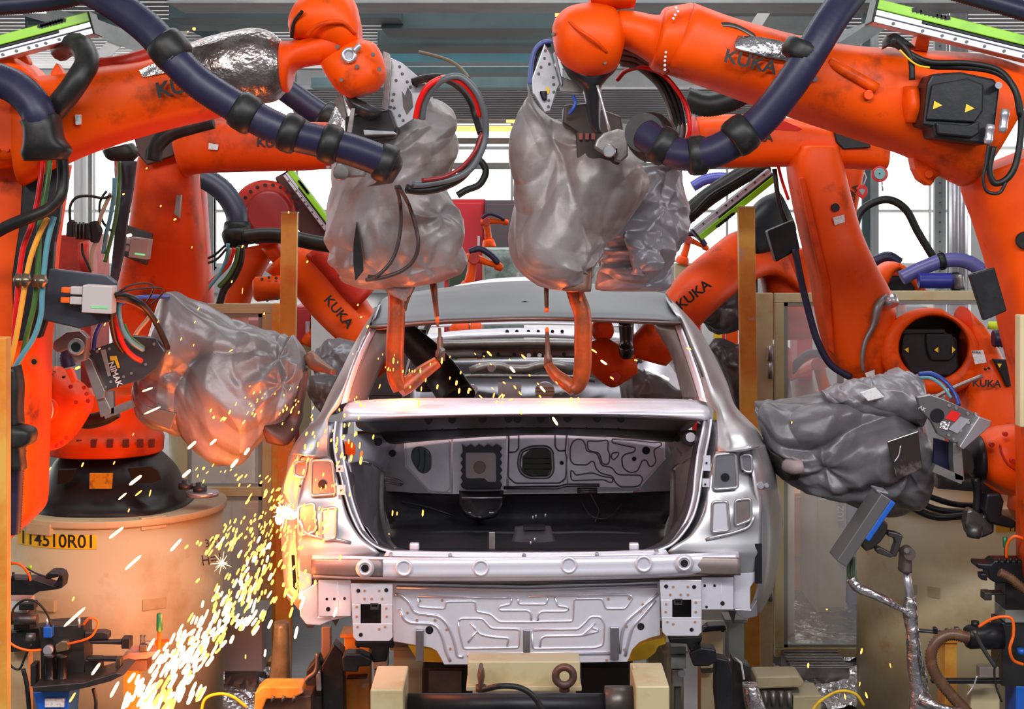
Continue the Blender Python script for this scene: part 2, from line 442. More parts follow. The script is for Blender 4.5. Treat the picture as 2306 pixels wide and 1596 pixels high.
# overhead girders and crane rails, nearest first: y0, y1, distance, depth, material, x range
girders = [
 (-30, 6, 11.0, .5, GREYP, 380, 2400, 'grey overhead girder along the very top of the view'),
 (8, 40, 13.0, .4, TEAL, 380, 900, 'grey-green overhead girder above the left robot wrist'),
 (10, 62, 13.5, .6, TEAL, 860, 1250, 'wide dark teal overhead duct between the two robot wrists'),
 (68, 106, 15.5, .5, TEAL, 850, 1260, 'grey-green overhead girder just under the wide teal duct'),
 (113, 139, 17.5, .4, TEALC, 860, 1250, 'cyan blue painted overhead girder between the two wrists'),
 (149, 166, 20.0, .4, TEAL, 850, 1260, 'slim teal overhead rail below the cyan girder'),
 (172, 196, 22.0, .5, TEAL, 700, 1300, 'teal overhead rail next to the corrugated roof sheet'),
 (268, 276, 30.0, .3, GREYP, 600, 1700, 'thin grey cross rail in front of the far bright glazing'),
 (310, 322, 31.0, .3, GREYP, 600, 1700, 'grey cross rail directly above the far bright glazing'),
 (366, 380, 32.0, .3, GREYP, 600, 1700, 'lower grey cross rail crossing the far bright glazing'),
 (2, 22, 14.0, .4, TEAL, 1430, 1960, 'grey-green girder behind the right forearm'),
 (26, 64, 19.0, .4, GREYP, 1560, 1900, 'pale grey girder under the green one behind the right forearm'),
 (44, 58, 16.0, .4, TEAL, 60, 700, 'slim grey-green girder behind the left curving hose'),
]
for y0, y1, d, t, mm, x0, x1, lab in girders:
    r = T('overhead_girder', lab, 'girder', P((x0 + x1) / 2, y1, d), 'overhead girders')
    b = MB(); b.pbox(x0, y0, x1, y1, d, t); part('web', b, mm, r, .01)
    hg = MB(); hg.bar(P(x0 + (x1-x0)*.06, y0, d + t/2), Vector((P(x0 + (x1-x0)*.06, y0, d).x, d + t/2, 6)), .03, .03); part("hanger", hg, GREYP, r); hg = MB(); hg.bar(P(x0 + (x1-x0)*.94, y0, d + t/2), Vector((P(x0 + (x1-x0)*.94, y0, d).x, d + t/2, 6)), .03, .03); part("hanger", hg, GREYP, r)
    b = MB(); h = px(y1 - y0, d) * .14; a = P(x0, y1, d); e = P(x1, y1, d)
    b.box(((a.x + e.x) / 2, d + t / 2, a.z), (e.x - a.x, t + .12, h)); part('flange', b, mm, r)
# strip lamps seen in the gaps; far warm strips imitate reflected orange glow
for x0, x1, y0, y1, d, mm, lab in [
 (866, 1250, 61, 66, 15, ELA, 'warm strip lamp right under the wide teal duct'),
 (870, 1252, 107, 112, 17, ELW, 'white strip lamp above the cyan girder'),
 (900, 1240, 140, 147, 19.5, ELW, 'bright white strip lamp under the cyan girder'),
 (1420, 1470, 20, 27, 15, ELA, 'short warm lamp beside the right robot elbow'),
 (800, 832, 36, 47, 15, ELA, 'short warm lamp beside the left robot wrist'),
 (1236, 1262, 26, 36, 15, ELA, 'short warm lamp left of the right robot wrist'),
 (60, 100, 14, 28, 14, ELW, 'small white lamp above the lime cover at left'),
 (1140, 1240, 268, 276, 29, ELA, 'dim warm strip of painted reflected glow above the far glazing'),
 (1000, 1240, 225, 229, 28, ELA, 'thin warm strip of painted reflected glow under the corrugated sheet'),
 (990, 1240, 240, 245, 28.5, ELA, 'second thin warm strip of painted reflected glow under the corrugated sheet'),
 (1000, 1240, 254, 260, 28.8, ELA, 'third thin warm strip of painted reflected glow under the corrugated sheet'),
 (1000, 1240, 284, 296, 30, ELA, 'broad warm strip of painted reflected glow between the far grey rails'),
]:
    r = T('glow_strip', lab, 'lamp', P((x0 + x1) / 2, y1, d), 'strip lamps under the roof')
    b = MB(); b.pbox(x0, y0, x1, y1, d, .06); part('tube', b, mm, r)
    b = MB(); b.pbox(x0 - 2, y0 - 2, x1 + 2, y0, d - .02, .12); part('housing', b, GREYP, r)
# far roof sheet
b = MB()
for i in range(14):
    y = 196 + i * 5.2
    b.pbox(660, y, 1700, y + 4.2, 24 + i * .3, .25)
single('roof_louver', b, CEILM, 'greyish louvred roof sheet hanging above the far glazing', 'louver')
# diagonal braces and truss members
for i, (x0, y0, x1, y1, d, w, mm, lab) in enumerate([
 (1700, 60, 1745, -10, 13, .05, WHITEP, 'white diagonal brace above the right forearm'),
 (1880, 120, 2080, -10, 12, .06, GREYP, 'grey diagonal brace behind the lime cover'),
 (1870, 90, 1960, 60, 14, .05, GREYP, 'short grey brace left of the lime cover'),
 (210, 60, 420, 140, 15, .09, GREYP, 'pale diagonal brace behind the left curving hose'),
 (230, 130, 300, 60, 15, .07, WHITEP, 'white short brace behind the left curving hose'),
 (60, 20, 200, 60, 16, .09, GREYP, 'grey brace above the left lime cover'),
 (330, 150, 420, 60, 17, .08, WHITEP, 'white diagonal truss bar left of the taped forearm'),
 (440, 60, 560, 120, 18, .08, TEAL, 'green diagonal truss bar above the taped forearm'),
 (60, 50, 330, 45, 19, .09, TEAL, 'thin green truss chord behind the left hose'),
]):
    b = MB(); b.bar(P(x0, y0, d), P(x1, y1, d), w, w * 1.2); b.bar(P(x0, y0, d) + Vector((0, -w * .6, 0)), P(x1, y1, d) + Vector((0, -w * .6, 0)), w * 1.6, w * .2)
    single('truss_brace', b, mm, lab, 'brace', 'roof truss braces')
# columns
for x0, x1, d, mm, top, lab in [
 (2140, 2172, 16, TEAL, -40, 'teal steel column at right with round conduits'),
 (2108, 2124, 13, GREYP, 90, 'grey perforated strut left of the teal column'),
 (1962, 1974, 15, GREYP, 60, 'slim grey post behind the heart-shaped tag'),
 (1945, 1955, 14, TEAL, -30, 'dark teal column above the slim grey post'),
 (172, 192, 15, WHITEP, 330, 'white pole seen under the left forearm'),
 (196, 204, 17, GREYP, 300, 'thin grey pole beside the white pole at left'),
 (470, 478, 18, GREYP, 380, 'thin grey post behind the left elbow hose'),
 (1888, 1896, 17, TEAL, 60, 'thin teal post above the right forearm'),
]:
    a = P(x0, 450, d); e = P(x1, 450, d); z1 = P(0, top, d).z
    r = T('steel_column', lab, 'column', ((a.x + e.x) / 2, d, 0), 'steel columns of the hall')
    b = MB(); w = e.x - a.x; b.box(((a.x + e.x) / 2, d, z1 / 2), (w, .04, z1)); b.box((a.x, d, z1 / 2), (.03, w, z1)); b.box((e.x, d, z1 / 2), (.03, w, z1)); part('profile', b, mm, r)
    b = MB()
    if mm is TEAL and x0 == 2140:
        for q in (2150, 2166): b.tube([P(q, 450, d - .3) * 1, ] and [Vector((P(q, 0, d - .3).x, d - .3, .0)), Vector((P(q, 0, d - .3).x, d - .3, z1))], .05, 12, 1)
        part('conduit', b, ALU, r)
    elif x0 == 2108:
        for k in range(34): b.disc(2116, 60 + k * 22, d - .055, 1.6, .01, seg=8)
        part('perforation', b, BLACK, r)
    b = MB(); b.box(((a.x + e.x) / 2, d, .02), (w * 2.2, w * 2.2, .04)); part('foot_plate', b, mm, r)

# far equipment: red cabinet, pallets, racks against the light
def cabinet(x0, y0, x1, y1, d, mm, lab, name='control_cabinet', cat='cabinet', t=.6, floor=True):
    r = T(name, lab, cat, (P((x0 + x1) / 2, 0, d).x, d, 0 if floor else P(0, y1, d).z))
    b = MB(); a = P(x0, y0, d); e = P(x1, y1, d); zb = 0 if floor else e.z
    b.box(((a.x + e.x) / 2, d + t / 2, (a.z + zb) / 2), (e.x - a.x, t, a.z - zb)); part('body', b, mm, r, .01)
    b = MB(); w = e.x - a.x; b.box(((a.x + e.x) / 2, d - .01, (a.z + max(zb, e.z)) / 2), (w * .9, .02, (a.z - max(zb, e.z)) * .9)); part('door', b, mm, r, .004)
    b = MB(); b.box((a.x + w * .85, d - .03, (a.z + max(zb, e.z)) / 2), (.03, .03, .15)); part('handle', b, ALU, r)
    return r
REDC = mat('dark_red_cabinet', (.42, .012, .02), .45); BRC = mat('dark_brown_cabinet', (.07, .05, .055), .5)
cabinet(1000, 448, 1092, 640, 22, REDC, 'dark red cabinet beyond the car roof between the covered guns')
cabinet(1092, 450, 1170, 640, 21.8, BRC, 'dark brown cabinet beside the dark red one beyond the car roof')
cabinet(1795, 560, 1830, 720, 24, REDC, 'dim red cabinet far behind the right robot')
cabinet(660, 690, 700, 800, 13, REDC, 'red cabinet behind the left yellow post')
for i, (x0, y0, x1, y1, d, mm, nm, ct, lab) in enumerate([
 (122, 530, 205, 640, 13, REDOR, 'parts_trolley', 'trolley', 'red and white trolley in the glare left of the cable tray'),
 (1420, 740, 1440, 810, 14, REDC, 'parts_trolley', 'trolley', 'small red trolley seen through the rear window'),
]): cabinet(x0, y0, x1, y1, d, mm, lab, nm, ct)
# striped curtain boards far right of the car: red, white, yellow
for i, (x0, x1, mm, lab) in enumerate([(1560, 1578, REDP, 'red board right of the tilted arm'), (1580, 1606, WHITEP, 'white board right of the car pillar'),
                              (1608, 1626, SIGNY, 'yellow board beside the white board'), (1626, 1634, REDP, 'narrow red board beside the yellow board'), (1636, 1662, ORANGE2, 'pale orange board behind the right yellow post')]):
    b = MB(); a = P(x0, 720, 12); e = P(x1, 790, 12); b.box(((a.x + e.x) / 2, 12.02, a.z / 2), (e.x - a.x, .04, a.z))
    single('warning_board', b, mm, lab, 'board')

# ================================================================ safety fence
GLASS = mat('acrylic_pane', (.75, .76, .80), .12, 0, alpha=.28)
GASK = mat('grey_gasket', (.26, .26, .25), .5)
def frame(x0, y0, x1, y1, d, w, mm, lab, pane=True, name='safety_fence', rails=(), t=.05, floor=False):
    r = T(name, lab, 'fence', P((x0 + x1) / 2, y1, d + t), 'safety fence panels')
    for (a, b_, c, e, nm) in ((x0, y0, x1, y0 + w, 'rail'), (x0, y1 - w, x1, y1, 'rail'), (x0, y0 + w, x0 + w, y1 - w, 'stile'), (x1 - w, y0 + w, x1, y1 - w, 'stile')):
        b = MB(); b.pbox(a, b_, c, e, d, t); part(nm, b, mm, r, .004)
    for q in rails:
        b = MB(); b.pbox(x0 + w, q, x1 - w, q + w, d, t); part('rail', b, mm, r, .004)
    cuts = [y0 + w] + [v for q in rails for v in (q, q + w)] + [y1 - w]
    for i in range(0, len(cuts), 2):
        g = MB(); ya, yb = cuts[i], cuts[i + 1]; gw = 8
        for (a, b_, c, e) in ((x0 + w, ya, x1 - w, ya + gw), (x0 + w, yb - gw, x1 - w, yb), (x0 + w, ya, x0 + w + gw, yb), (x1 - w - gw, ya, x1 - w, yb)): g.pbox(a, b_, c, e, d + .012, t * .5)
        gg = part('gasket', g, GASK, r)
        if pane: g = MB(); g.pbox(x0 + w + 2, ya + 2, x1 - w - 2, yb - 2, d + .022, .006); part('pane', g, GLASS, r)
    return r
frame(400, 684, 612, 1500, 9.3, 22, FENCE, 'yellow framed fence panel with clear panes left of the car', rails=(1096,))
frame(1745, 660, 1965, 1480, 9.1, 21, FENCE, 'tall yellow framed door with clear pane right of the car', name='safety_gate')
frame(1992, 655, 2300, 1300, 9.35, 22, FENCE, 'yellow framed fence panel behind the right robot elbow joint', rails=(900,))
frame(1965, 655, 1992, 1480, 9.35, 9, FENCE, 'narrow fence filler strip between the door and the right panel')
def post(x0, y0, x1, y1b, d, mm, lab, t=.06, lean=0, cap=None):
    a = P(x0, y0, d); e = P(x1, y0, d); r = T('fence_post', lab, 'post', ((a.x + e.x) / 2, d, 0), 'fence posts')
    b = MB(); b.bar(((a.x + e.x) / 2 , d + t / 2, a.z), ((a.x + e.x) / 2 + lean, d + t / 2, 0), e.x - a.x, t, Vector((0, 1, 0))); part('tube', b, mm, r, .003)
    b = MB(); b.box(((a.x + e.x) / 2 + lean, d + t / 2, .01), ((e.x - a.x) * 2, t * 2, .02)); part('foot_plate', b, mm, r)
    if cap: b = MB(); b.pbox(x0 - 1, y0 - 2, x1 + 1, y0 + 1, d - .004, t + .008); part('cap', b, cap, r)
    return r
post(633, 479, 669, 0, 8.7, YELLOW, 'tall yellow-orange post with blunt top left of the car roof', lean=-.035, cap=CREAM)
post(1663, 466, 1700, 0, 8.7, YELLOW, 'tall rust-stained yellow post right of the car roof', lean=.03, cap=CREAM)
post(1702, 660, 1741, 0, 9.0, CREAM, 'cream post hinged to the fence door')
post(612, 684, 634, 0, 9.2, YELLOW, 'short yellow post hidden behind the tall left post')
post(-14, 760, 14, 0, 5.0, YELLOW, 'orange-yellow post cut off by the left edge of the view', t=.05)
b = MB(); b.pbox(2297, 710, 2330, 962, 4.9, .05); single('bracket_plate', b, CREAM, 'cream plate at the far right edge of the view', 'plate', bevel=.003)
for y in (796, 835, 1335):
    r = T('door_hinge', {796: 'upper chrome latch on the cream post', 835: 'lower chrome latch on the cream post', 1335: 'dark hinge near the foot of the fence door'}[y], 'hinge', P(1734, y + 14, 9))
    b = MB(); b.pbox(1728, y - 14, 1741, y + 14, 8.97, .03); part('plate', b, ALU, r, .003)
    b = MB(); b.tube([P(1735, y - 18, 8.96), P(1735, y + 18, 8.96)], .012, 10, 1); part('pin', b, GREYM, r)

# ================================================================ robot pedestals
def pedestal(cx, cy, d, r, lab, holes):
    root = T('robot_pedestal', lab, 'pedestal', (P(cx, 0, d).x, d, 0))
    c = P(cx, cy, d); R = px(r, d)
    b = MB(); b.lathe((c.x, d, 0), (c.x, d, c.z), [(0, R), (.985, R)], 72); part('drum', b, CREAM, root)
    b = MB(); b.lathe((c.x, d, c.z - .035), (c.x, d, c.z), [(0, R + .004), (.2, R + .016), (1, R + .016)], 72); part('top_plate', b, CREAM, root, .003)
    for (hx, hy, w, h) in holes:
        # a lifting pocket that stands out of the drum
        x = P(hx, 0, d - R).x; dx = x - c.x
        if abs(dx) > R * .97: continue
        dy = d - math.sqrt(R * R - dx * dx); q = P(hx, hy, dy); an = math.asin(dx / R)
        b = MB(); b.box((q.x, dy, q.z), (px(w, dy), .03, px(h, dy)), Matrix.Rotation(an, 3, 'Z')); part('pocket', b, CREAM, root, .003)
    return root, c, R
pedL, cL, RL = pedestal(255, 1128, 7.9, 245, 'cream drum pedestal with yellow number sign at left', [(90, 1190, 68, 26), (344, 1176, 60, 28), (106, 1362, 48, 26), (346, 1358, 58, 26)])
pedR, cR, RR = pedestal(2180, 1100, 7.9, 246, 'cream drum pedestal at right behind the screen stand', [(2090, 1330, 62, 26)])
def drum_sign(txt, x0, y0, x1, y1, cyl, R, d, lab, h, tx=None):
    root = T('number_sign', lab, 'sign', P((x0 + x1) / 2, y1, d - R)); vs = []; fs = []; n = 16
    def onc(x, y, off):
        X = P(x, 0, d - R).x; dx = max(-R * .98, min(R * .98, X - cyl.x)); dy = cyl.y - math.sqrt(R * R - dx * dx) - off
        return Vector((cyl.x + dx, dy, CH - (y - HY) / F * (d - R)))
    for off in (.002, .005):
        for i in range(n + 1):
            x = x0 + (x1 - x0) * i / n; vs += [onc(x, y0, off), onc(x, y1, off)]
    m_ = 2 * (n + 1)
    for i in range(n): fs += [(2 * i, 2 * i + 2, 2 * i + 3, 2 * i + 1), (m_ + 2 * i, m_ + 2 * i + 1, m_ + 2 * i + 3, m_ + 2 * i + 2), (2 * i, 2 * i + 2, m_ + 2 * i + 2, m_ + 2 * i), (2 * i + 1, m_ + 2 * i + 1, m_ + 2 * i + 3, 2 * i + 3)]
    b = MB(); b.add(vs, fs); part('plate', b, SIGNY, root)
    t = text_mesh(txt, tx or (x0 + x1) / 2, (y0 + y1) / 2, d - R, h, 0, .98, .012)
    dd = d - R
    t.v = [onc(CX + v.x * F / dd, HY - (v.z - CH) * F / dd, .006 + (v.y - dd) * -.5) for v in t.v]
    part('lettering', t, INK, root)
drum_sign('114510R01', 22, 1204, 218, 1236, cL, RL, 7.9, 'yellow sign reading 114510R01 on the left pedestal', 29, 122)
drum_sign('11451', 2243, 1180, 2350, 1198, cR, RR, 7.9, 'yellow sign cut off by the right edge on the right pedestal', 15, 2296)
t = text_mesh('H=1', 478, 1260, 7.62, 24, 8, .8); single('painted_mark', t, INK, 'black painted letters H on the left pedestal', 'marking')
t = text_mesh('3A1', 480, 1222, 7.62, 18, 8, .9); single('painted_mark', t, INK, 'small black painted characters above the H mark on the left pedestal', 'marking')
# ================================================================ the car body
car = T('car_body', 'bare silver-grey unpainted car body shell seen from behind, on the conveyor between the robots', 'car body', P(1186, 1500, 8.2))
def hole(x, y, d, r, sx=1, nm='hole', mm=None, par=None):
    pass
# ---- roof: rows from the back glass forward
rows = [
 [(833, 733, 7.36), (905, 727, 7.34), (1000, 720, 7.33), (1095, 716, 7.32), (1186, 714, 7.32), (1280, 715, 7.32), (1370, 717, 7.33), (1455, 719, 7.34), (1531, 723, 7.36)],
 [(838, 718, 7.42), (907, 708, 7.42), (1000, 701, 7.42), (1095, 697, 7.42), (1186, 695, 7.42), (1280, 696, 7.42), (1370, 698, 7.42), (1455, 702, 7.42), (1527, 708, 7.42)],
 [(852, 688, 7.75), (915, 678, 7.78), (1002, 671, 7.8), (1095, 666, 7.8), (1186, 664, 7.8), (1280, 665, 7.8), (1370, 667, 7.8), (1448, 672, 7.78), (1512, 680, 7.75)],
 [(868, 672, 8.3), (930, 664, 8.35), (1010, 655, 8.4), (1095, 647, 8.4), (1186, 643, 8.4), (1275, 645, 8.4), (1358, 650, 8.4), (1436, 657, 8.35), (1498, 664, 8.3)],
 [(890, 668, 9.0), (948, 658, 9.05), (1020, 648, 9.1), (1100, 639, 9.1), (1186, 635, 9.1), (1270, 637, 9.1), (1346, 643, 9.1), (1420, 653, 9.05), (1478, 664, 9.0)],
 [(905, 684, 9.7), (960, 672, 9.75), (1030, 664, 9.8), (1105, 658, 9.8), (1186, 655, 9.8), (1265, 656, 9.8), (1336, 661, 9.8), (1405, 670, 9.75), (1460, 684, 9.7)],
]
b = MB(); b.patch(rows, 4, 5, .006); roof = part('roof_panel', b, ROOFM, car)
b = MB(); b.prism([(1171, 680.5), (1182, 678), (1193, 680.5), (1182, 683)], 7.575, .02); part('roof_slot', b, BLACK, roof)
# header edge under the roof with the flange of the glass opening
b = MB(); b.patch([[(831, 733, 7.35), (1000, 721, 7.33), (1186, 715, 7.32), (1360, 718, 7.33), (1533, 724, 7.35)], [(833, 738, 7.345), (1000, 725, 7.325), (1186, 719, 7.315), (1360, 722, 7.325), (1534, 729, 7.345)],
                   [(848, 741, 7.40), (1000, 730, 7.38), (1186, 723, 7.37), (1360, 726, 7.38), (1520, 733, 7.40)]], 5, 3, .004); part('rear_header', b, BROWN, car)
# ---- outer sides: rows from the roof down, inner edge -> outer edge
L = [
 [(836, 731, 7.37), (844, 712, 7.40), (851, 692, 7.5), (855, 683, 7.75)],
 [(826, 742, 7.34), (834, 728, 7.37), (838, 712, 7.5), (838, 706, 7.75)],
 [(803, 800, 7.15), (808, 782, 7.18), (806, 768, 7.35), (803, 764, 7.6)],
 [(783, 860, 6.98), (783, 846, 7.0), (776, 832, 7.2), (770, 830, 7.45)],
 [(766, 910, 6.86), (760, 896, 6.87), (751, 882, 7.05), (744, 880, 7.35)],
 [(742, 940, 6.74), (735, 936, 6.74), (724, 936, 6.85), (716, 938, 7.2)],
 [(740, 965, 6.66), (722, 963, 6.64), (700, 964, 6.74), (688, 966, 7.1)],
 [(741, 990, 6.58), (712, 986, 6.52), (682, 988, 6.6), (668, 992, 7.0)],
 [(742, 1015, 6.52), (706, 1010, 6.45), (668, 1012, 6.52), (655, 1018, 6.95)],
 [(744, 1030, 6.50), (706, 1026, 6.42), (666, 1022, 6.47), (652, 1026, 6.9)],
]
b = MB(); b.patch(L, 6, 5, .006); sideL = part('side_panel', b, STEEL, car, 0, 'silver side panel of the left pillar and shoulder, glowing orange along its edge')
Rr = [
 [(1529, 722, 7.37), (1519, 704, 7.40), (1508, 684, 7.5), (1500, 668, 7.75)],
 [(1538, 734, 7.34), (1533, 712, 7.37), (1528, 692, 7.5), (1522, 684, 7.75)],
 [(1556, 790, 7.15), (1560, 766, 7.18), (1568, 744, 7.35), (1572, 738, 7.6)],
 [(1578, 850, 6.98), (1588, 826, 7.0), (1602, 806, 7.2), (1608, 800, 7.45)],
 [(1592, 905, 6.86), (1608, 882, 6.87), (1628, 862, 7.05), (1636, 858, 7.35)],
 [(1612, 930, 6.74), (1626, 918, 6.74), (1645, 910, 6.85), (1654, 910, 7.2)],
 [(1613, 960, 6.66), (1636, 950, 6.64), (1668, 944, 6.74), (1684, 944, 7.1)],
 [(1613, 985, 6.58), (1646, 978, 6.52), (1690, 972, 6.6), (1708, 968, 7.0)],
 [(1612, 1004, 6.52), (1655, 1006, 6.45), (1702, 1000, 6.52), (1720, 992, 6.95)],
 [(1612, 1018, 6.50), (1656, 1014, 6.42), (1704, 1006, 6.47), (1724, 1000, 6.9)],
]
b = MB(); b.patch(Rr, 6, 5, .006); sideR = part('side_panel', b, STEEL, car, 0, 'silver-green side panel of the right pillar and shoulder')
# black seam between roof and side panel
for q in ([(856, 680, 7.74), (845, 702, 7.5), (838, 718, 7.40), (834, 730, 7.36)], [(1500, 662, 7.74), (1518, 690, 7.5), (1528, 712, 7.40), (1534, 730, 7.36), (1560, 790, 7.13), (1582, 848, 6.96)]):
    b = MB(); b.tube([P(*p) for p in q], .003, 6, 4); part('roof_seam', b, BLACK, car)
# outer wings towards the wheels (below the shoulder)
b = MB(); b.patch([[(700, 1024, 6.52), (668, 1022, 6.50), (652, 1026, 6.9), (650, 1026, 7.6)], [(690, 1060, 6.48), (655, 1060, 6.55), (643, 1070, 6.95), (648, 1070, 7.6)],
                   [(676, 1100, 6.46), (648, 1102, 6.56), (632, 1110, 6.95), (640, 1110, 7.6)], [(668, 1160, 6.45), (644, 1160, 6.55), (630, 1170, 6.95), (640, 1170, 7.6)],
                   [(672, 1250, 6.45), (648, 1250, 6.55), (636, 1260, 6.95), (640, 1260, 7.6)], [(672, 1330, 6.47), (652, 1330, 6.55), (644, 1340, 6.95), (648, 1340, 7.6)], [(690, 1385, 6.5), (672, 1372, 6.58), (668, 1365, 6.95), (668, 1365, 7.6)]], 5, 5, .005)
part('quarter_panel', b, STEEL, car)
b = MB(); b.patch([[(1668, 1012, 6.52), (1704, 1004, 6.50), (1724, 1000, 6.9), (1724, 1000, 7.6)], [(1690, 1050, 6.48), (1722, 1040, 6.55), (1740, 1040, 6.95), (1734, 1040, 7.6)],
                   [(1700, 1100, 6.46), (1736, 1090, 6.56), (1752, 1090, 6.95), (1746, 1095, 7.6)], [(1712, 1160, 6.45), (1740, 1150, 6.55), (1762, 1150, 6.95), (1754, 1155, 7.6)],
                   [(1715, 1240, 6.45), (1742, 1230, 6.55), (1758, 1220, 6.95), (1750, 1220, 7.6)], [(1705, 1330, 6.47), (1728, 1325, 6.55), (1742, 1320, 6.95), (1738, 1320, 7.6)], [(1680, 1392, 6.5), (1706, 1384, 6.58), (1716, 1376, 6.95), (1714, 1370, 7.6)]], 5, 5, .005)
part('quarter_panel', b, STEEL, car)
# ---- glass opening: flanges down both sides (stepped)
b = MB(); b.patch([[(848, 741, 7.40), (836, 738, 7.36)], [(818, 800, 7.20), (806, 800, 7.15)], [(795, 862, 7.02), (783, 862, 6.98)], [(783, 905, 6.9), (768, 910, 6.86)]], 2, 5, .004); part('glass_flange', b, STEEL_L, car)
b = MB(); b.patch([[(1520, 733, 7.40), (1534, 730, 7.36)], [(1543, 800, 7.20), (1557, 795, 7.15)], [(1563, 860, 7.02), (1578, 856, 6.98)], [(1575, 900, 6.9), (1592, 906, 6.86)]], 2, 5, .004); part('glass_flange', b, STEEL_L, car)
for pts in ([(868, 742, 7.5), (862, 790, 7.45), (820, 850, 7.35), (792, 905, 7.3)],):
    b = MB(); b.patch([[(900, 738, 7.75), (862, 742, 7.55), (846, 742, 7.42)], [(872, 800, 7.6), (842, 800, 7.35), (818, 802, 7.22)], [(840, 870, 7.4), (818, 866, 7.2), (795, 864, 7.04)], [(826, 905, 7.3), (806, 905, 7.1), (783, 905, 6.92)]], 4, 5, .004)
    part('inner_pillar', b, BROWN, car)
b = MB(); b.patch([[(1470, 730, 7.75), (1502, 732, 7.55), (1521, 733, 7.42)], [(1510, 800, 7.6), (1526, 800, 7.35), (1542, 800, 7.22)], [(1530, 870, 7.4), (1546, 866, 7.2), (1562, 862, 7.04)], [(1538, 898, 7.3), (1556, 898, 7.1), (1574, 900, 6.92)]], 4, 5, .004)
part('inner_pillar', b, GREYM, car)
# ---- rear deck: bright folded rail under the back glass
deck = [
 [(782, 905, 7.05), (900, 899, 7.02), (1040, 898, 7.0), (1186, 898, 7.0), (1330, 898, 7.0), (1470, 899, 7.02), (1586, 903, 7.05)],
 [(780, 910, 6.93), (900, 905, 6.9), (1040, 904, 6.88), (1186, 904, 6.88), (1330, 905, 6.88), (1470, 905, 6.9), (1590, 908, 6.93)],
 [(775, 917, 6.84), (900, 912, 6.82), (1040, 911, 6.80), (1186, 910, 6.80), (1330, 911, 6.80), (1470, 912, 6.82), (1594, 915, 6.84)],
 [(772, 926, 6.76), (900, 926, 6.72), (1040, 926, 6.70), (1186, 925, 6.70), (1330, 925, 6.70), (1470, 924, 6.72), (1598, 925, 6.76)],
 [(770, 945, 6.75), (900, 938, 6.70), (1040, 934, 6.68), (1186, 932, 6.68), (1330, 932, 6.68), (1470, 935, 6.70), (1602, 943, 6.75)],
 [(768, 952, 6.79), (900, 942, 6.74), (1040, 937, 6.72), (1186, 934, 6.72), (1330, 934, 6.72), (1470, 938, 6.74), (1604, 950, 6.79)],
]
b = MB(); b.patch(deck, 6, 4, .004); part('rear_deck_rail', b, STEEL_L, car)
b = MB(); b.patch([[(800, 948, 6.80), (1000, 938, 6.77), (1186, 935, 6.76), (1370, 937, 6.77), (1570, 946, 6.80)], [(805, 962, 7.0), (1000, 956, 6.98), (1186, 953, 6.97), (1370, 954, 6.98), (1560, 960, 7.0)],
                   [(830, 975, 7.22), (1000, 966, 7.2), (1186, 962, 7.2), (1370, 964, 7.2), (1540, 972, 7.22)]], 6, 4, .004); shelf = part('package_shelf', b, STEEL_D, car)
b = MB()
for x, y in ((965, 944), (1018, 943), (1086, 943), (1145, 941), (1165, 941), (1218, 940), (1278, 940), (1345, 940), (1398, 941)):
    b.lathe(P(x, y, 6.80), P(x, y + 2, 6.87), [(0, px(9, 6.8)), (1, px(9, 6.8))], 20)
part('shelf_hole', b, BLACK, shelf)
b = MB()
for i in range(13): 
    x = 960 + i * 36; b.lathe(P(x, 966 - (6 - abs(i - 6)) * .6, 7.19), P(x, 966 - (6 - abs(i - 6)) * .6, 7.17), [(0, px(3, 7.2)), (1, px(2, 7.2))], 10)
part('shelf_spot_weld', b, BLACK, shelf)
# shelf under side: dark cross beam hanging over the seat back
b = MB(); b.patch([[(800, 972, 7.2), (1000, 966, 7.21), (1186, 962, 7.21), (1370, 964, 7.21), (1565, 970, 7.2)], [(830, 1000, 7.3), (1000, 980, 7.4), (1186, 974, 7.4), (1370, 977, 7.4), (1540, 995, 7.3)], [(850, 1004, 7.62), (1000, 990, 7.66), (1186, 980, 7.66), (1370, 984, 7.66), (1530, 998, 7.62)]], 6, 3, .004); part('shelf_crossmember', b, DARKM, car)
# ---- seat back bulkhead
BH = 7.70
bulk = [(866, 1004), (912, 990), (1008, 980), (1018, 976), (1144, 972), (1150, 974), (1240, 972), (1290, 972), (1306, 978), (1440, 984), (1496, 990), (1498, 1030), (1450, 1085), (1438, 1098), (1395, 1108), (1190, 1106), (1130, 1112), (970, 1108), (912, 1050), (905, 1030), (866, 1030)]
def inplane(mb, d): return mb
b = MB(); b.prism([(910, 992), (1016, 984), (1016, 1108), (966, 1108), (912, 1050)], BH, .006); bh1 = part('seat_back_panel', b, STEEL_L, car)
b = MB(); b.prism([(1020, 979), (1140, 973), (1140, 1106), (1020, 1112)], BH, .006); bh2 = part('seat_back_panel', b, STEEL_L, car)
b = MB(); b.prism([(1146, 972), (1276, 971), (1276, 1092), (1146, 1094)], BH, .006); bh3 = part('seat_back_panel', b, STEEL_L, car)
b = MB(); b.prism([(1280, 972), (1296, 972), (1304, 979), (1480, 986), (1498, 996), (1498, 1034), (1452, 1086), (1440, 1098), (1280, 1094)], BH, .006); bh4 = part('seat_back_panel', b, STEEL_L, car)
b = MB(); b.prism([(1130, 1088), (1440, 1088), (1436, 1106), (1120, 1110)], BH + .008, .006); b.bead([(1134, 1098), (1255, 1098), (1275, 1092), (1350, 1092)], BH, .008); b.bead([(1300, 1102), (1345, 1102)], BH, .007); b.bead([(1300, 1107), (1345, 1107)], BH, .007); part('seat_back_sill', b, STEEL_D, car)
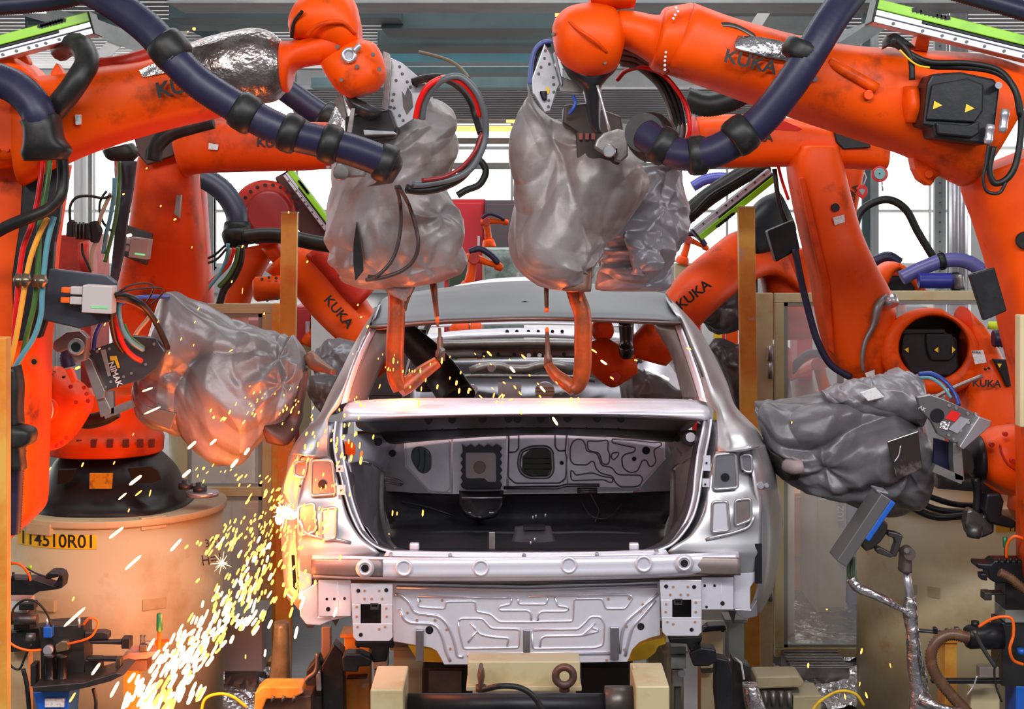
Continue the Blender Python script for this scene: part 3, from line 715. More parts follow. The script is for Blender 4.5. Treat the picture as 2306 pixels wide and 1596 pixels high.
b = MB(); b.prism([(862, 1000), (914, 988), (916, 1050), (972, 1110), (870, 1110)], BH + .03, .006); b.prism([(1440, 985), (1515, 990), (1515, 1108), (1436, 1108), (1450, 1088), (1500, 1032)], BH + .03, .006)
b.bead([(866, 1075), (900, 1082), (908, 1090)], BH + .028, .006); b.bead([(868, 1085), (905, 1092)], BH + .028, .005); part('bulkhead_wing', b, STEEL_D, car)
W = .0042; bb = BH - .001
def beads(par, lst, mm, d=bb, w=W, nm='pressed_bead', rad=5):
    b = MB()
    for pts, cl in lst: b.bead(pts, d, w, cl, rad)
    return part(nm, b, mm, par)
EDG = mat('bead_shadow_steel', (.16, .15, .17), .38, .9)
beads(bh1, [([(914, 994), (1012, 985), (1014, 1100), (1004, 1108), (966, 1105), (914, 1048)], True)], STEEL_L, w=.003)
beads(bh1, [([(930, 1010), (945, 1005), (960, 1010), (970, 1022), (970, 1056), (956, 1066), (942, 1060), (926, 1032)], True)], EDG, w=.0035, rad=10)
b = MB(); b.prism([(931, 1012), (945, 1007), (958, 1012), (968, 1023), (968, 1055), (956, 1064), (943, 1058), (928, 1032)], BH - .0015, .002); b.bead([(942, 1010), (946, 1032), (940, 1054)], BH - .002, .003); b.bead([(956, 1014), (957, 1050), (952, 1062)], BH - .002, .003); part('oval_opening', b, mat('dim_opening', (.09, .11, .12), .4, .6), bh1)
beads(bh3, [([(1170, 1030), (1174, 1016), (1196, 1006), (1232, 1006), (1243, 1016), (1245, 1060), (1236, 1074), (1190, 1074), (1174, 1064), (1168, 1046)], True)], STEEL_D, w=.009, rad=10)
b = MB(); b.prism([(1176, 1028), (1196, 1010), (1232, 1010), (1240, 1020), (1241, 1058), (1232, 1070), (1190, 1069), (1176, 1060)], BH - .002, .003)
for y in (1032, 1044, 1056): b.bead([(1180, y), (1238, y)], BH - .003, .002)
part('ski_hatch', b, mat('dim_olive', (.06, .065, .055), .5, .4), bh3)
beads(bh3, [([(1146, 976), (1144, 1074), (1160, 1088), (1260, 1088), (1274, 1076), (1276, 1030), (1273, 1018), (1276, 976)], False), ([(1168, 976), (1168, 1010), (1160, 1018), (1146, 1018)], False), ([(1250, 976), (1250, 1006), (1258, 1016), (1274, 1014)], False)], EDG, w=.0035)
b = MB(); b.disc(1265, 1042, BH, 4.5, .004, seg=16); b.disc(1428, 1033, BH, 5, .004, seg=16); b.disc(1455, 1014, BH, 9, .002, seg=20); part('panel_hole', b, BLACK, bh3)
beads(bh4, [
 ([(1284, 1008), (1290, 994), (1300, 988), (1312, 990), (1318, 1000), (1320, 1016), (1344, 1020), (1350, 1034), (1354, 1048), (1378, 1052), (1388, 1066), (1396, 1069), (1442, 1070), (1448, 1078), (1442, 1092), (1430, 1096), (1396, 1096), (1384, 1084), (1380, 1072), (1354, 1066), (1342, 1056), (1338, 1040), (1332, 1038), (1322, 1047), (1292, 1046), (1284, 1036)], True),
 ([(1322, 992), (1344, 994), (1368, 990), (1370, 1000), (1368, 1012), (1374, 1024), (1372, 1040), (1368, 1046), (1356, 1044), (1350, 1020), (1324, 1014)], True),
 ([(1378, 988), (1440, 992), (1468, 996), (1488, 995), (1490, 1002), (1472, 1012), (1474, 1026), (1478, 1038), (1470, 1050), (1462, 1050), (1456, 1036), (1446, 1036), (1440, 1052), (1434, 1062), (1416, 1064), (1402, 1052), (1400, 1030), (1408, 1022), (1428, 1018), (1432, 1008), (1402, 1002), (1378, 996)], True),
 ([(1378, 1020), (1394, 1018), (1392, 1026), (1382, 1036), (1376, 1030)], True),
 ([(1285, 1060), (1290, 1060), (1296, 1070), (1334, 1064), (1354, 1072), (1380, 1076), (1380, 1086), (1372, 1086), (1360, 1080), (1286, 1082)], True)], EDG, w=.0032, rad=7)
beads(bh4, [([(1280, 974), (1279, 1030), (1276, 1040), (1278, 1070), (1268, 1086)], False), ([(1304, 980), (1494, 992), (1496, 1032), (1448, 1084), (1440, 1096)], False)], STEEL_L, w=.003)
# dark frame round a port with serrated edge, left of the middle
sa = []
for i in range(40):
    t = i / 40
    def pt(t):
        if t < .22: return (1040 + t / .22 * 86, 1008)
        if t < .5: return (1128, 1008 + (t - .22) / .28 * 92)
        if t < .72: return (1126 - (t - .5) / .22 * 84, 1102)
        return (1040, 1102 - (t - .72) / .28 * 92)
    x, y = pt(t); k = 1 if i % 2 else -1
    if t < .22: y += k * 4 - 4
    elif t < .5: x += k * 3
    elif t < .72: y += 0
    else: x += k * 3
    sa.append((x, y))
b = MB(); b.prism(sa, BH - .03, .028); port = part('port_frame', b, mat('port_black_steel', (.05, .05, .055), .4, .6), bh2, .003)
b = MB(); b.prism([(1048, 1018), (1112, 1018), (1118, 1024), (1118, 1086), (1098, 1086), (1090, 1078), (1052, 1078), (1048, 1072)], BH - .034, .01); part('port_plate', b, mat('port_plate', (.42, .36, .36), .4, .6), port, .003)
b = MB(); b.disc(1080, 1052, BH - .034, 14, .004); part('port_cap', b, mat('port_cap', (.35, .27, .22), .5, .3), port)
b = MB(); b.patch([[(1034, 1104, 7.66), (1080, 1106, 7.62), (1134, 1104, 7.66)], [(1036, 1140, 7.55), (1080, 1142, 7.45), (1130, 1140, 7.55)], [(1048, 1162, 7.5), (1080, 1166, 7.36), (1118, 1162, 7.5)], [(1052, 1166, 7.55), (1080, 1170, 7.5), (1114, 1166, 7.55)]], 6, 5, .004); part('port_tray', b, mat('tray_black', (.045, .045, .05), .35, .6), bh2)
b = MB(); b.bead([(1040, 1120, 7.55), (1080, 1121, 7.52), (1130, 1120, 7.55)], 7.5, .003); b.bead([(1055, 1154, 7.44), (1112, 1154, 7.44)], 7.44, .003); part('tray_edge', b, STEEL_L, bh2)
# black mat below the seat back and trunk floor
b = MB(); b.patch([[(862, 1106, 7.72), (1020, 1112, 7.74), (1186, 1112, 7.74), (1350, 1110, 7.74), (1515, 1106, 7.72)], [(868, 1150, 7.66), (1020, 1150, 7.66), (1186, 1150, 7.66), (1350, 1150, 7.66), (1510, 1150, 7.66)],
                   [(880, 1195, 7.55), (1020, 1196, 7.5), (1186, 1198, 7.5), (1350, 1196, 7.5), (1495, 1195, 7.55)], [(872, 1245, 6.7), (1020, 1247, 6.65), (1186, 1248, 6.65), (1350, 1247, 6.65), (1500, 1244, 6.7)]], 8, 6, .01); part('sound_mat', b, DARKIN, car)
b = MB(); b.bead([(1330, 1112, 7.70), (1350, 1150, 7.64), (1340, 1175, 7.6)], 7.6, .003); b.bead([(905, 1130, 7.69), (960, 1140, 7.66), (1020, 1160, 7.63)], 7.6, .003, rad=20); b.bead([(1310, 1130, 7.68), (1330, 1165, 7.6), (1370, 1170, 7.6), (1400, 1135, 7.66)], 7.6, .003, rad=20); part('mat_crease', b, mat('mat_crease', (.05, .05, .055), .4), car)
# spare wheel tunnel bracket in the trunk
b = MB(); b.patch([[(1160, 1184, 7.3), (1208, 1182, 7.3), (1240, 1184, 7.3)], [(1156, 1204, 7.18), (1208, 1204, 7.16), (1246, 1204, 7.18)], [(1148, 1232, 6.95), (1208, 1234, 6.9), (1256, 1232, 6.95)], [(1140, 1244, 6.8), (1208, 1245, 6.75), (1262, 1244, 6.8)]], 5, 5, .005); tun = part('floor_bracket', b, STEEL_D, car)
b = MB(); b.pbox(1178, 1186, 1228, 1193, 7.2, .05); part('bracket_slot', b, BLACK, tun)
b = MB()
for x, y, d in ((1200, 1163, 7.5), (1207, 1160, 7.5), (1228, 1158, 7.5), (1195, 1220, 6.95), (1204, 1212, 7.0)): b.lathe(P(x, y + 6, d), P(x, y - 2, d), [(0, .004), (1, .004)], 8)
part('floor_stud', b, ALU, tun)
b = MB(); b.pbox(1101, 1198, 1115, 1236, 6.75, .02); part('striker_strip', b, GREYM, car, .002)
for x in (933, 1428):
    b = MB(); b.pbox(x - 11, 1223, x + 11, 1240, 6.52, .03); part('bump_stop', b, STEEL_L, car, .006)
# ---- inner sides of the trunk
b = MB(); b.patch([[(768, 978, 6.72), (820, 976, 6.95), (866, 980, 7.3), (900, 985, 7.66)], [(782, 1010, 6.7), (826, 1004, 6.9), (864, 1010, 7.25), (885, 1020, 7.68)], [(786, 1045, 6.68), (820, 1038, 6.85), (845, 1048, 7.2), (866, 1062, 7.68)]], 5, 5, .004)
wl = part('trunk_side', b, STEEL_L, car)
b = MB(); b.disc(852, 994, 7.06, 9, .01, seg=20); b.disc(884, 1020, 7.5, 8, .01, seg=20); part('side_hole', b, BLACK, wl)
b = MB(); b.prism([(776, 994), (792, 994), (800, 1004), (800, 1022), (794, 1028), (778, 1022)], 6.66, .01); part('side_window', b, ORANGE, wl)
b = MB(); b.patch([[(786, 1042, 6.68), (822, 1040, 6.85), (848, 1054, 7.2), (862, 1066, 7.68)], [(792, 1080, 6.66), (826, 1080, 6.78), (852, 1090, 7.1), (864, 1110, 7.6)], [(800, 1130, 6.6), (832, 1130, 6.75), (854, 1140, 7.05), (866, 1160, 7.5)], [(820, 1180, 6.55), (842, 1185, 6.7), (858, 1195, 7.0), (872, 1210, 7.3)], [(850, 1225, 6.52), (862, 1230, 6.65), (872, 1235, 6.85), (880, 1238, 7.0)]], 6, 5, .004)
part('wheelhouse', b, STEEL_D, car)
b = MB(); b.patch([[(1600, 972, 6.72), (1556, 970, 6.95), (1520, 975, 7.3), (1490, 980, 7.66)], [(1594, 1000, 6.7), (1554, 1000, 6.9), (1524, 1010, 7.25), (1512, 1020, 7.68)], [(1582, 1012, 6.68), (1548, 1036, 6.85), (1522, 1050, 7.2), (1514, 1062, 7.68)]], 5, 5, .004)
wr_ = part('trunk_side', b, BROWN, car)
b = MB(); b.disc(1524, 986, 7.18, 8, .012, seg=20); b.disc(1553, 986, 6.86, 17, .012, seg=28); part('side_hole', b, BLACK, wr_)
b = MB(); b.disc(1555, 984, 6.845, 11, .006, seg=24); part('side_disc', b, STEEL_L, wr_)
b = MB(); b.patch([[(1590, 1002, 6.68), (1548, 1036, 6.85), (1524, 1056, 7.2), (1512, 1066, 7.68)], [(1580, 1060, 6.66), (1548, 1070, 6.78), (1522, 1086, 7.1), (1512, 1110, 7.6)], [(1574, 1120, 6.6), (1544, 1130, 6.75), (1522, 1140, 7.05), (1511, 1160, 7.5)], [(1558, 1170, 6.55), (1538, 1180, 6.7), (1520, 1195, 7.0), (1506, 1210, 7.3)], [(1528, 1214, 6.52), (1516, 1222, 6.65), (1508, 1230, 6.85), (1500, 1236, 7.0)]], 6, 5, .004)
part('wheelhouse', b, BROWN, car)
# ---- trunk opening gutter
GL = [(752, 950, 6.72), (748, 990, 6.62), (752, 1030, 6.55), (764, 1075, 6.52), (775, 1120, 6.50), (790, 1165, 6.48), (812, 1205, 6.46), (845, 1232, 6.45), (884, 1244, 6.44)]
GR = [(1606, 945, 6.72), (1600, 985, 6.62), (1592, 1025, 6.55), (1584, 1070, 6.52), (1578, 1115, 6.50), (1566, 1160, 6.48), (1546, 1195, 6.46), (1518, 1225, 6.45), (1482, 1241, 6.44)]
def gutter(Q, sgn):
    ins = [(x + sgn * w, y - (0 if w < 20 else 3), d + .06) for (x, y, d), w in zip(Q, (18, 20, 20, 18, 16, 16, 14, 10, 6))]
    b = MB(); b.patch([Q, [(x + sgn * 6, y - 1, d - .012) for x, y, d in Q], [(x + sgn * 10, y - 1.5, d + .03) for x, y, d in Q], ins], 5, 2, .004); part('gutter_channel', b, STEEL, car)
    b = MB(); b.patch([[(x - sgn * 26, y, d + .03), (x, y, d + .05), (x + sgn * 16, y, d + .10), (x + sgn * 34, y - 4, d + .17)] for x, y, d in Q], 2, 4, .004); part('inner_skin', b, STEEL_D, car)
    b = MB(); b.tube([P(x, y, d - .002) for x, y, d in ins], .006, 8, 5); part('gutter_lip', b, STEEL_L, car)
    b = MB(); q2 = [(x + sgn * 4, y, d - .01) for x, y, d in Q]; b.tube([P(*p) for p in q2], .005, 8, 5); part('gutter_edge', b, STEEL_L, car)
gutter(GL, 1); gutter(GR, -1)
# body seal ledge seen against the dark trunk
for q in ([(860, 1065, 7.1), (858, 1120, 7.0), (862, 1170, 6.9), (874, 1215, 6.7), (892, 1238, 6.6)], [(1515, 1060, 7.1), (1514, 1120, 7.0), (1512, 1165, 6.9), (1500, 1212, 6.7), (1484, 1234, 6.6)]):
    b = MB(); b.tube([P(*p) for p in q], .010, 8, 6); part('inner_seam', b, GREYM, car)
# ---- inner rear panels beside the opening (lamp recesses)
b = MB(); b.patch([[(744, 1028, 6.50), (722, 1026, 6.46), (700, 1026, 6.46), (666, 1028, 6.5)], [(756, 1060, 6.50), (722, 1060, 6.48), (690, 1060, 6.48), (648, 1064, 6.52)], [(768, 1110, 6.47), (728, 1112, 6.47), (690, 1112, 6.47), (640, 1110, 6.5)],
                   [(786, 1165, 6.44), (738, 1165, 6.42), (700, 1165, 6.42), (664, 1160, 6.44)], [(812, 1208, 6.42), (750, 1210, 6.41), (710, 1210, 6.41), (666, 1210, 6.43)], [(846, 1236, 6.41), (760, 1240, 6.40), (716, 1240, 6.40), (668, 1240, 6.42)],
                   [(850, 1256, 6.42), (770, 1262, 6.40), (720, 1262, 6.40), (668, 1262, 6.42)], [(790, 1305, 6.45), (760, 1306, 6.44), (720, 1306, 6.44), (672, 1300, 6.44)]], 6, 5, .005); rl = part('lamp_panel', b, STEEL, car)
b = MB(); b.patch([[(1612, 1016, 6.50), (1636, 1014, 6.46), (1664, 1012, 6.46), (1700, 1008, 6.5)], [(1602, 1050, 6.50), (1636, 1050, 6.48), (1666, 1050, 6.48), (1704, 1046, 6.52)], [(1594, 1100, 6.47), (1630, 1100, 6.47), (1668, 1100, 6.47), (1716, 1096, 6.5)],
                   [(1584, 1155, 6.44), (1626, 1155, 6.42), (1668, 1152, 6.42), (1716, 1146, 6.44)], [(1556, 1202, 6.42), (1620, 1204, 6.41), (1664, 1204, 6.41), (1716, 1200, 6.43)], [(1514, 1232, 6.41), (1610, 1234, 6.40), (1660, 1234, 6.40), (1714, 1232, 6.42)],
                   [(1510, 1252, 6.42), (1600, 1256, 6.40), (1655, 1256, 6.40), (1712, 1256, 6.42)], [(1580, 1296, 6.45), (1610, 1300, 6.44), (1650, 1300, 6.44), (1706, 1310, 6.44)]], 6, 5, .005); rr = part('lamp_panel', b, STEEL, car)
def recess(par, pts, d, mm, dep=.02, rim=.006, rad=8, nm='lamp_recess'):
    """a pressed pocket: floor plate and rolled rim"""
    b = MB(); b.prism(pts, d - .003, .004); o = part(nm, b, mm, par, .001)
    b = MB(); b.bead(pts, d - .003, rim, True, rad); part('pressed_rim', b, STEEL, par); return o
recess(rl, [(702, 1036), (748, 1036), (756, 1112), (700, 1116)], 6.455, BROWN)
recess(rl, [(664, 1040), (692, 1040), (686, 1076), (662, 1070)], 6.47, STEEL_D)
recess(rl, [(672, 1140), (708, 1132), (712, 1196), (680, 1206), (672, 1196)], 6.405, BROWN)
recess(rl, [(724, 1146), (758, 1142), (756, 1212), (726, 1216)], 6.395, STEEL_L)
b = MB(); b.pbox(757, 1048, 774, 1062, 6.445, .01); b.pbox(758, 1092, 778, 1114, 6.43, .01); o = part('stud_pad', b, STEEL_L, rl)
b = MB(); b.disc(726, 1090, 6.45, 9.5, .006, seg=24); b.disc(764, 1056, 6.443, 2.4, .004, seg=10); b.disc(769, 1104, 6.428, 2.4, .004, seg=10); b.disc(676, 1094, 6.46, 3, .004, seg=10); part('panel_hole', b, BLACK, rl)
b = MB(); b.pbox(670, 1041, 688, 1045, 6.46, .01); part('slot_tab', b, ORC, rl)
recess(rr, [(1610, 1024), (1656, 1020), (1662, 1098), (1606, 1102)], 6.455, STEEL_D)
recess(rr, [(1668, 1024), (1692, 1024), (1694, 1064), (1672, 1060)], 6.47, STEEL_D)
recess(rr, [(1604, 1130), (1638, 1128), (1642, 1194), (1602, 1198)], 6.395, STEEL_L)
recess(rr, [(1656, 1126), (1690, 1122), (1692, 1170), (1656, 1184)], 6.405, BROWN)
b = MB(); b.pbox(1584, 1026, 1600, 1060, 6.45, .01); b.pbox(1582, 1078, 1598, 1096, 6.44, .01); part('stud_pad', b, STEEL_L, rr)
b = MB(); b.disc(1633, 1074, 6.45, 9.5, .006, seg=24); b.disc(1591, 1042, 6.447, 2.4, .004, seg=10); b.disc(1588, 1090, 6.437, 2.4, .004, seg=10); b.disc(1672, 1060, 6.46, 2.5, .004, seg=10); part('panel_hole', b, BLACK, rr)
b = MB(); b.bead([(1590, 1215, 6.41), (1612, 1208, 6.4), (1650, 1200, 6.4), (1690, 1186, 6.4), (1698, 1160, 6.4)], 6.4, .007, rad=12); b.bead([(790, 1222, 6.41), (760, 1214, 6.4), (716, 1210, 6.4), (684, 1200, 6.4), (676, 1170, 6.4)], 6.4, .007, rad=12); part('pressed_crease', b, STEEL, car)
# ---- pillar slots at the body corner, left and right
b = MB(); b.pbox(1700, 1224, 1716, 1314, 6.415, .01); part('vent_slot', b, BLACK, rr)
b = MB(); b.prism([(656, 1250), (663, 1250), (668, 1330), (660, 1322)], 6.44, .01); part('vent_slot', b, BLACK, rl)
# ---- rear beam with round holes
beam = [
 [(882, 1240, 6.52), (1010, 1243, 6.5), (1186, 1244, 6.5), (1350, 1243, 6.5), (1486, 1238, 6.52)],
 [(870, 1243, 6.42), (1010, 1246, 6.40), (1186, 1247, 6.40), (1350, 1245, 6.40), (1500, 1240, 6.42)],
 [(864, 1252, 6.40), (1010, 1255, 6.385), (1186, 1255, 6.385), (1350, 1253, 6.385), (1506, 1248, 6.40)],
]
b = MB(); b.patch(beam, 8, 3, .004); part('seal_flange', b, STEEL_L, car)
beam = [
 [(705, 1252, 6.40), (800, 1254, 6.375), (950, 1257, 6.36), (1186, 1256, 6.355), (1420, 1253, 6.36), (1560, 1248, 6.375), (1662, 1244, 6.40)],
 [(702, 1256, 6.37), (800, 1258, 6.345), (950, 1261, 6.33), (1186, 1260, 6.325), (1420, 1257, 6.33), (1560, 1252, 6.345), (1664, 1248, 6.37)],
 [(702, 1276, 6.365), (800, 1278, 6.34), (950, 1280, 6.325), (1186, 1280, 6.32), (1420, 1276, 6.325), (1560, 1272, 6.34), (1666, 1266, 6.365)],
 [(704, 1294, 6.37), (800, 1298, 6.345), (950, 1301, 6.33), (1186, 1300, 6.325), (1420, 1296, 6.33), (1560, 1290, 6.345), (1664, 1282, 6.37)],
 [(708, 1300, 6.42), (800, 1305, 6.41), (950, 1308, 6.40), (1186, 1308, 6.40), (1420, 1303, 6.40), (1560, 1298, 6.41), (1660, 1288, 6.42)],
]
b = MB(); b.patch(beam, 8, 4, .004); bm_ = part('rear_beam', b, STEEL_L, car)
for x0, x1 in ((700, 862), (1516, 1668)):
    y = 1254 if x0 < 1000 else 1250
    b = MB(); b.patch([[(x0, y + 4, 6.366), ((x0 + x1) / 2, y + 4, 6.344), (x1, y + 5, 6.333)], [(x0, y + 22, 6.36), ((x0 + x1) / 2, y + 24, 6.336), (x1, y + 26, 6.325)], [(x0 + 3, y + 40, 6.366), ((x0 + x1) / 2, y + 44, 6.344), (x1, y + 45, 6.332)]], 6, 4, .004); part('beam_end', b, BROWN, bm_)
for x, y in ((910, 1278), (1083, 1278), (1281, 1272), (1450, 1269)):
    b = MB(); b.ring(x, y, 6.318, 16, .0055); b.disc(x, y, 6.324, 15, .004, seg=28); part('pressed_dimple', b, STEEL_L, bm_)
for x, y in ((822, 1279), (1541, 1268)):
    b = MB(); b.disc(x, y, 6.33, 21, .012, seg=32, bev=.5); b.ring(x, y, 6.318, 14, .006); part('tow_boss', b, STEEL_L, bm_, 0)
    b = MB(); b.disc(x, y, 6.316, 8.5, .003, seg=20); part('tow_hole', b, BLACK, bm_)
for x, y in ((880, 1248), (1014, 1250), (1180, 1250), (1344, 1248), (1478, 1240)):
    b = MB(); b.disc(x, y, 6.385, 5, .012, seg=12); part('seal_clip', b, ALU, bm_)
b = MB(); b.patch([[(700, 1300, 6.43), (900, 1306, 6.41), (1186, 1308, 6.40), (1480, 1302, 6.41), (1660, 1290, 6.43)], [(705, 1306, 6.50), (900, 1316, 6.48), (1186, 1318, 6.47), (1480, 1312, 6.48), (1655, 1294, 6.50)], [(720, 1308, 6.56), (900, 1324, 6.52), (1186, 1326, 6.52), (1480, 1318, 6.52), (1650, 1300, 6.56)]], 8, 3, .004); part('beam_underside', b, DARKM, car)
# ---- lower valance
VD = 6.46
b = MB(); b.prism([(884, 1312), (1186, 1318), (1486, 1308), (1487, 1430), (1464, 1436), (1440, 1446), (1424, 1462), (1413, 1490), (1046, 1496), (1000, 1496), (992, 1480), (984, 1466), (970, 1458), (886, 1444)], VD, .006); val = part('valance_panel', b, STEEL_L, car, .002)
VE = mat('valance_bead_steel', (.72, .70, .78), .3, .75)
vb = VD - .001
beads(val, [([(893, 1322), (1186, 1328), (1480, 1318)], False)], VE, vb, .008)
beads(val, [([(890, 1338), (904, 1340), (922, 1356), (932, 1378), (950, 1382), (990, 1386), (1010, 1408), (1022, 1440), (1030, 1478), (1044, 1478)], False),
            ([(900, 1370), (910, 1394), (924, 1402), (980, 1404), (996, 1430), (1004, 1466), (1014, 1488)], False),
            ([(1482, 1336), (1446, 1368), (1408, 1400), (1400, 1430), (1396, 1470)], False), ([(1476, 1350), (1450, 1384), (1424, 1410), (1416, 1440), (1408, 1476)], False),
            ([(1052, 1474), (1392, 1470)], False)], VE, vb, .0065, rad=14)
beads(val, [([(941, 1342), (1120, 1346), (1150, 1344)], False), ([(941, 1342), (942, 1366), (1002, 1370), (1004, 1354), (1070, 1353), (1072, 1376), (1104, 1382), (1124, 1400), (1186, 1400), (1290, 1398), (1292, 1348), (1356, 1347), (1364, 1370), (1408, 1370), (1426, 1344), (1414, 1338), (1190, 1342)], False),
            ([(1032, 1398), (1038, 1392), (1086, 1392), (1106, 1414), (1170, 1416), (1168, 1458), (1044, 1460), (1034, 1420), (1032, 1398)], False),
            ([(1200, 1418), (1302, 1416), (1320, 1400), (1330, 1388), (1352, 1388), (1361, 1404), (1358, 1452), (1340, 1458), (1200, 1460), (1198, 1420)], False),
            ([(1060, 1402), (1074, 1420), (1082, 1428), (1110, 1434), (1146, 1436), (1142, 1454)], False), ([(1054, 1446), (1074, 1420)], False),
            ([(1216, 1456), (1218, 1438), (1226, 1432), (1312, 1430), (1340, 1402)], False), ([(1312, 1430), (1350, 1420), (1334, 1412)], False),
            ([(1124, 1370), (1128, 1374), (1190, 1374), (1196, 1382), (1196, 1396)], False), ([(1152, 1346), (1150, 1360), (1128, 1364), (1124, 1370)], False),
            ([(1280, 1372), (1276, 1366), (1256, 1364), (1250, 1344)], False), ([(1280, 1372), (1272, 1376), (1220, 1376), (1210, 1384), (1212, 1396)], False),
            ([(1166, 1346), (1168, 1360), (1230, 1360), (1234, 1344)], False)], VE, vb, .0048, rad=6)
b = MB()
for x, y in ((946, 1352), (996, 1351), (918, 1379), (939, 1395), (980, 1396), (1006, 1417), (1014, 1460), (1370, 1348), (1417, 1347), (1447, 1360), (1442, 1376), (1411, 1410), (1406, 1462), (1366, 1486), (1186, 1426), (1186, 1444), (1186, 1464)):
    b.disc(x, y, VD, 3, .004, seg=10)
part('spot_weld', b, mat('weld_spot', (.5, .3, .2), .4, .5), val)
b = MB(); b.disc(967, 1418, VD, 9, .003, seg=20); b.disc(1443, 1410, VD, 8, .003, seg=20); part('panel_hole', b, BLACK, val)
for x0, y0, x1, y1 in ((936, 1418, 954, 1490), (1374, 1412, 1394, 1486)):
    b = MB(); b.pbox(x0, y0, x1, y1, VD - .02, .018); part('upright_strip', b, STEEL_D, val, .003)
b = MB(); b.pbox(1178, 1418, 1194, 1470, VD - .01, .012); part('centre_strip', b, STEEL_D, val, .002)
# bumper mounting plates
def mount(x0, y0, x1, y1, mirror, sp):
    d = 6.38
    b = MB(); xs = (x0, x1)
    hx0, hx1, hy0, hy1 = sp
    # plate as four bars round the square opening
    b.prism([(x0, y0), (x1, y0), (x1, hy0), (x0 + 2, hy0)], d, .008); b.prism([(x0 + 4, hy1), (x1, hy1), (x1, y1 - 8), (x1 - 8, y1), (x0 + 14, y1), (x0 + 6, y1 - 8)], d, .008)
    b.prism([(x0 + 2, hy0), (hx0, hy0), (hx0, hy1), (x0 + 4, hy1)], d, .008); b.prism([(hx1, hy0), (x1, hy0), (x1, hy1), (hx1, hy1)], d, .008)
    o = part('bumper_mount', b, STEEL_L, car, .001)
    b = MB(); b.pbox(hx0 - 1, hy0 - 1, hx1 + 1, hy1 + 1, d + .09, .02); part('mount_cavity', b, BLACK, o)
    b = MB(); a = 1 if not mirror else -1; cx = (hx0 + hx1) / 2 + 8 * a
    for q in ((cx - 9, hy0 - 2, cx + 9, hy0 + 1), (cx - 9, hy0 + 9, cx + 9, hy0 + 12), (cx - 9, hy0, cx - 7, hy0 + 10), (cx + 7, hy0, cx + 9, hy0 + 10)): b.pbox(*q, d - .002, .02)
    part('mount_tab', b, DARKM, o)
    b = MB(); n = 0
    w = x1 - x0; h = y1 - y0
    for u, v in ((.2, .12), (.33, .12), (.68, .12), (.86, .12), (.33, .26), (.5, .26), (.75, .26), (.14, .40), (.85, .43), (.14, .57), (.86, .57), (.16, .75), (.82, .75), (.68, .79)):
        b.disc(x0 + w * (u if not mirror else 1 - u), y0 + h * v, d, 3, .003, seg=10)
    part('spot_weld', b, MATS['weld_spot'], o)
    b = MB()
    for u, v in ((.18, .12), (.85, .11), (.24, .89)): b.disc(x0 + w * (u if not mirror else 1 - u), y0 + h * v, d, 4.5, .0035, seg=14)
    part('mount_hole', b, BLACK, o)
mount(790, 1314, 884, 1443, False, (812, 858, 1360, 1404))
mount(1486, 1306, 1580, 1431, True, (1514, 1557, 1350, 1390))
for x0, y0, x1, y1, hs in ((717, 1306, 790, 1387, ((739, 1371), (776, 1347), (736, 1348), (753, 1348))), (1580, 1300, 1652, 1372, ((1627, 1358), (1591, 1366), (1587, 1318), (1609, 1318)))):
    b = MB(); b.pbox(x0, y0, x1, y1, 6.40, .006); b.bead([((x0 + x1) / 2 + 8, y0 + 4), ((x0 + x1) / 2 + 8, y1 - 3)], 6.40, .002); o = part('end_plate', b, STEEL_L, car, .001)
    b = MB()
    for k, (x, y) in enumerate(hs): b.disc(x, y, 6.40, (5 if k == 0 else 3), .003, seg=12)
    part('plate_hole', b, BLACK, o)
# lower corners
for pts, mm in (([(672, 1238), (702, 1246), (702, 1312), (700, 1320), (674, 1338)], STEEL_L), ([(672, 1336), (716, 1310), (717, 1388), (786, 1388), (744, 1398), (720, 1408), (690, 1406), (676, 1388)], STEEL_L), ([(1664, 1240), (1702, 1236), (1706, 1300), (1690, 1322), (1690, 1374), (1652, 1372), (1652, 1296), (1664, 1286)], STEEL_L), ([(1652, 1370), (1690, 1372), (1704, 1350), (1706, 1388), (1680, 1394), (1662, 1386)], STEEL_D)):
    b = MB(); b.prism(pts, 6.43, .04); part('corner_gusset', b, mm, car, .004)
b = MB(); b.prism([(684, 1404), (694, 1414), (704, 1414), (714, 1402)], 6.5, .05); b.prism([(744, 1390), (766, 1388), (756, 1410)], 6.5, .05); b.prism([(1640, 1374), (1658, 1376), (1652, 1404)], 6.5, .05); part('underbody_bracket', b, DARKM, car)
# door sill line on the far right: body side going forward
b = MB(); b.prism([(1716, 1000, 6.9), (1744, 1060, 7.0), (1760, 1130, 7.1), (1764, 1180, 7.1), (1758, 1196, 7.1), (1740, 1170, 7.05), (1724, 1110, 7.0), (1708, 1010, 6.9)], 7, .02); part('flared_edge', b, STEEL, car)
b = MB(); b.disc(1711, 1090, 6.50, 8, .03, seg=16); b.disc(1724, 1090, 6.5, 5, .03, seg=12); part('fuel_flap_hinge', b, ALU, car)
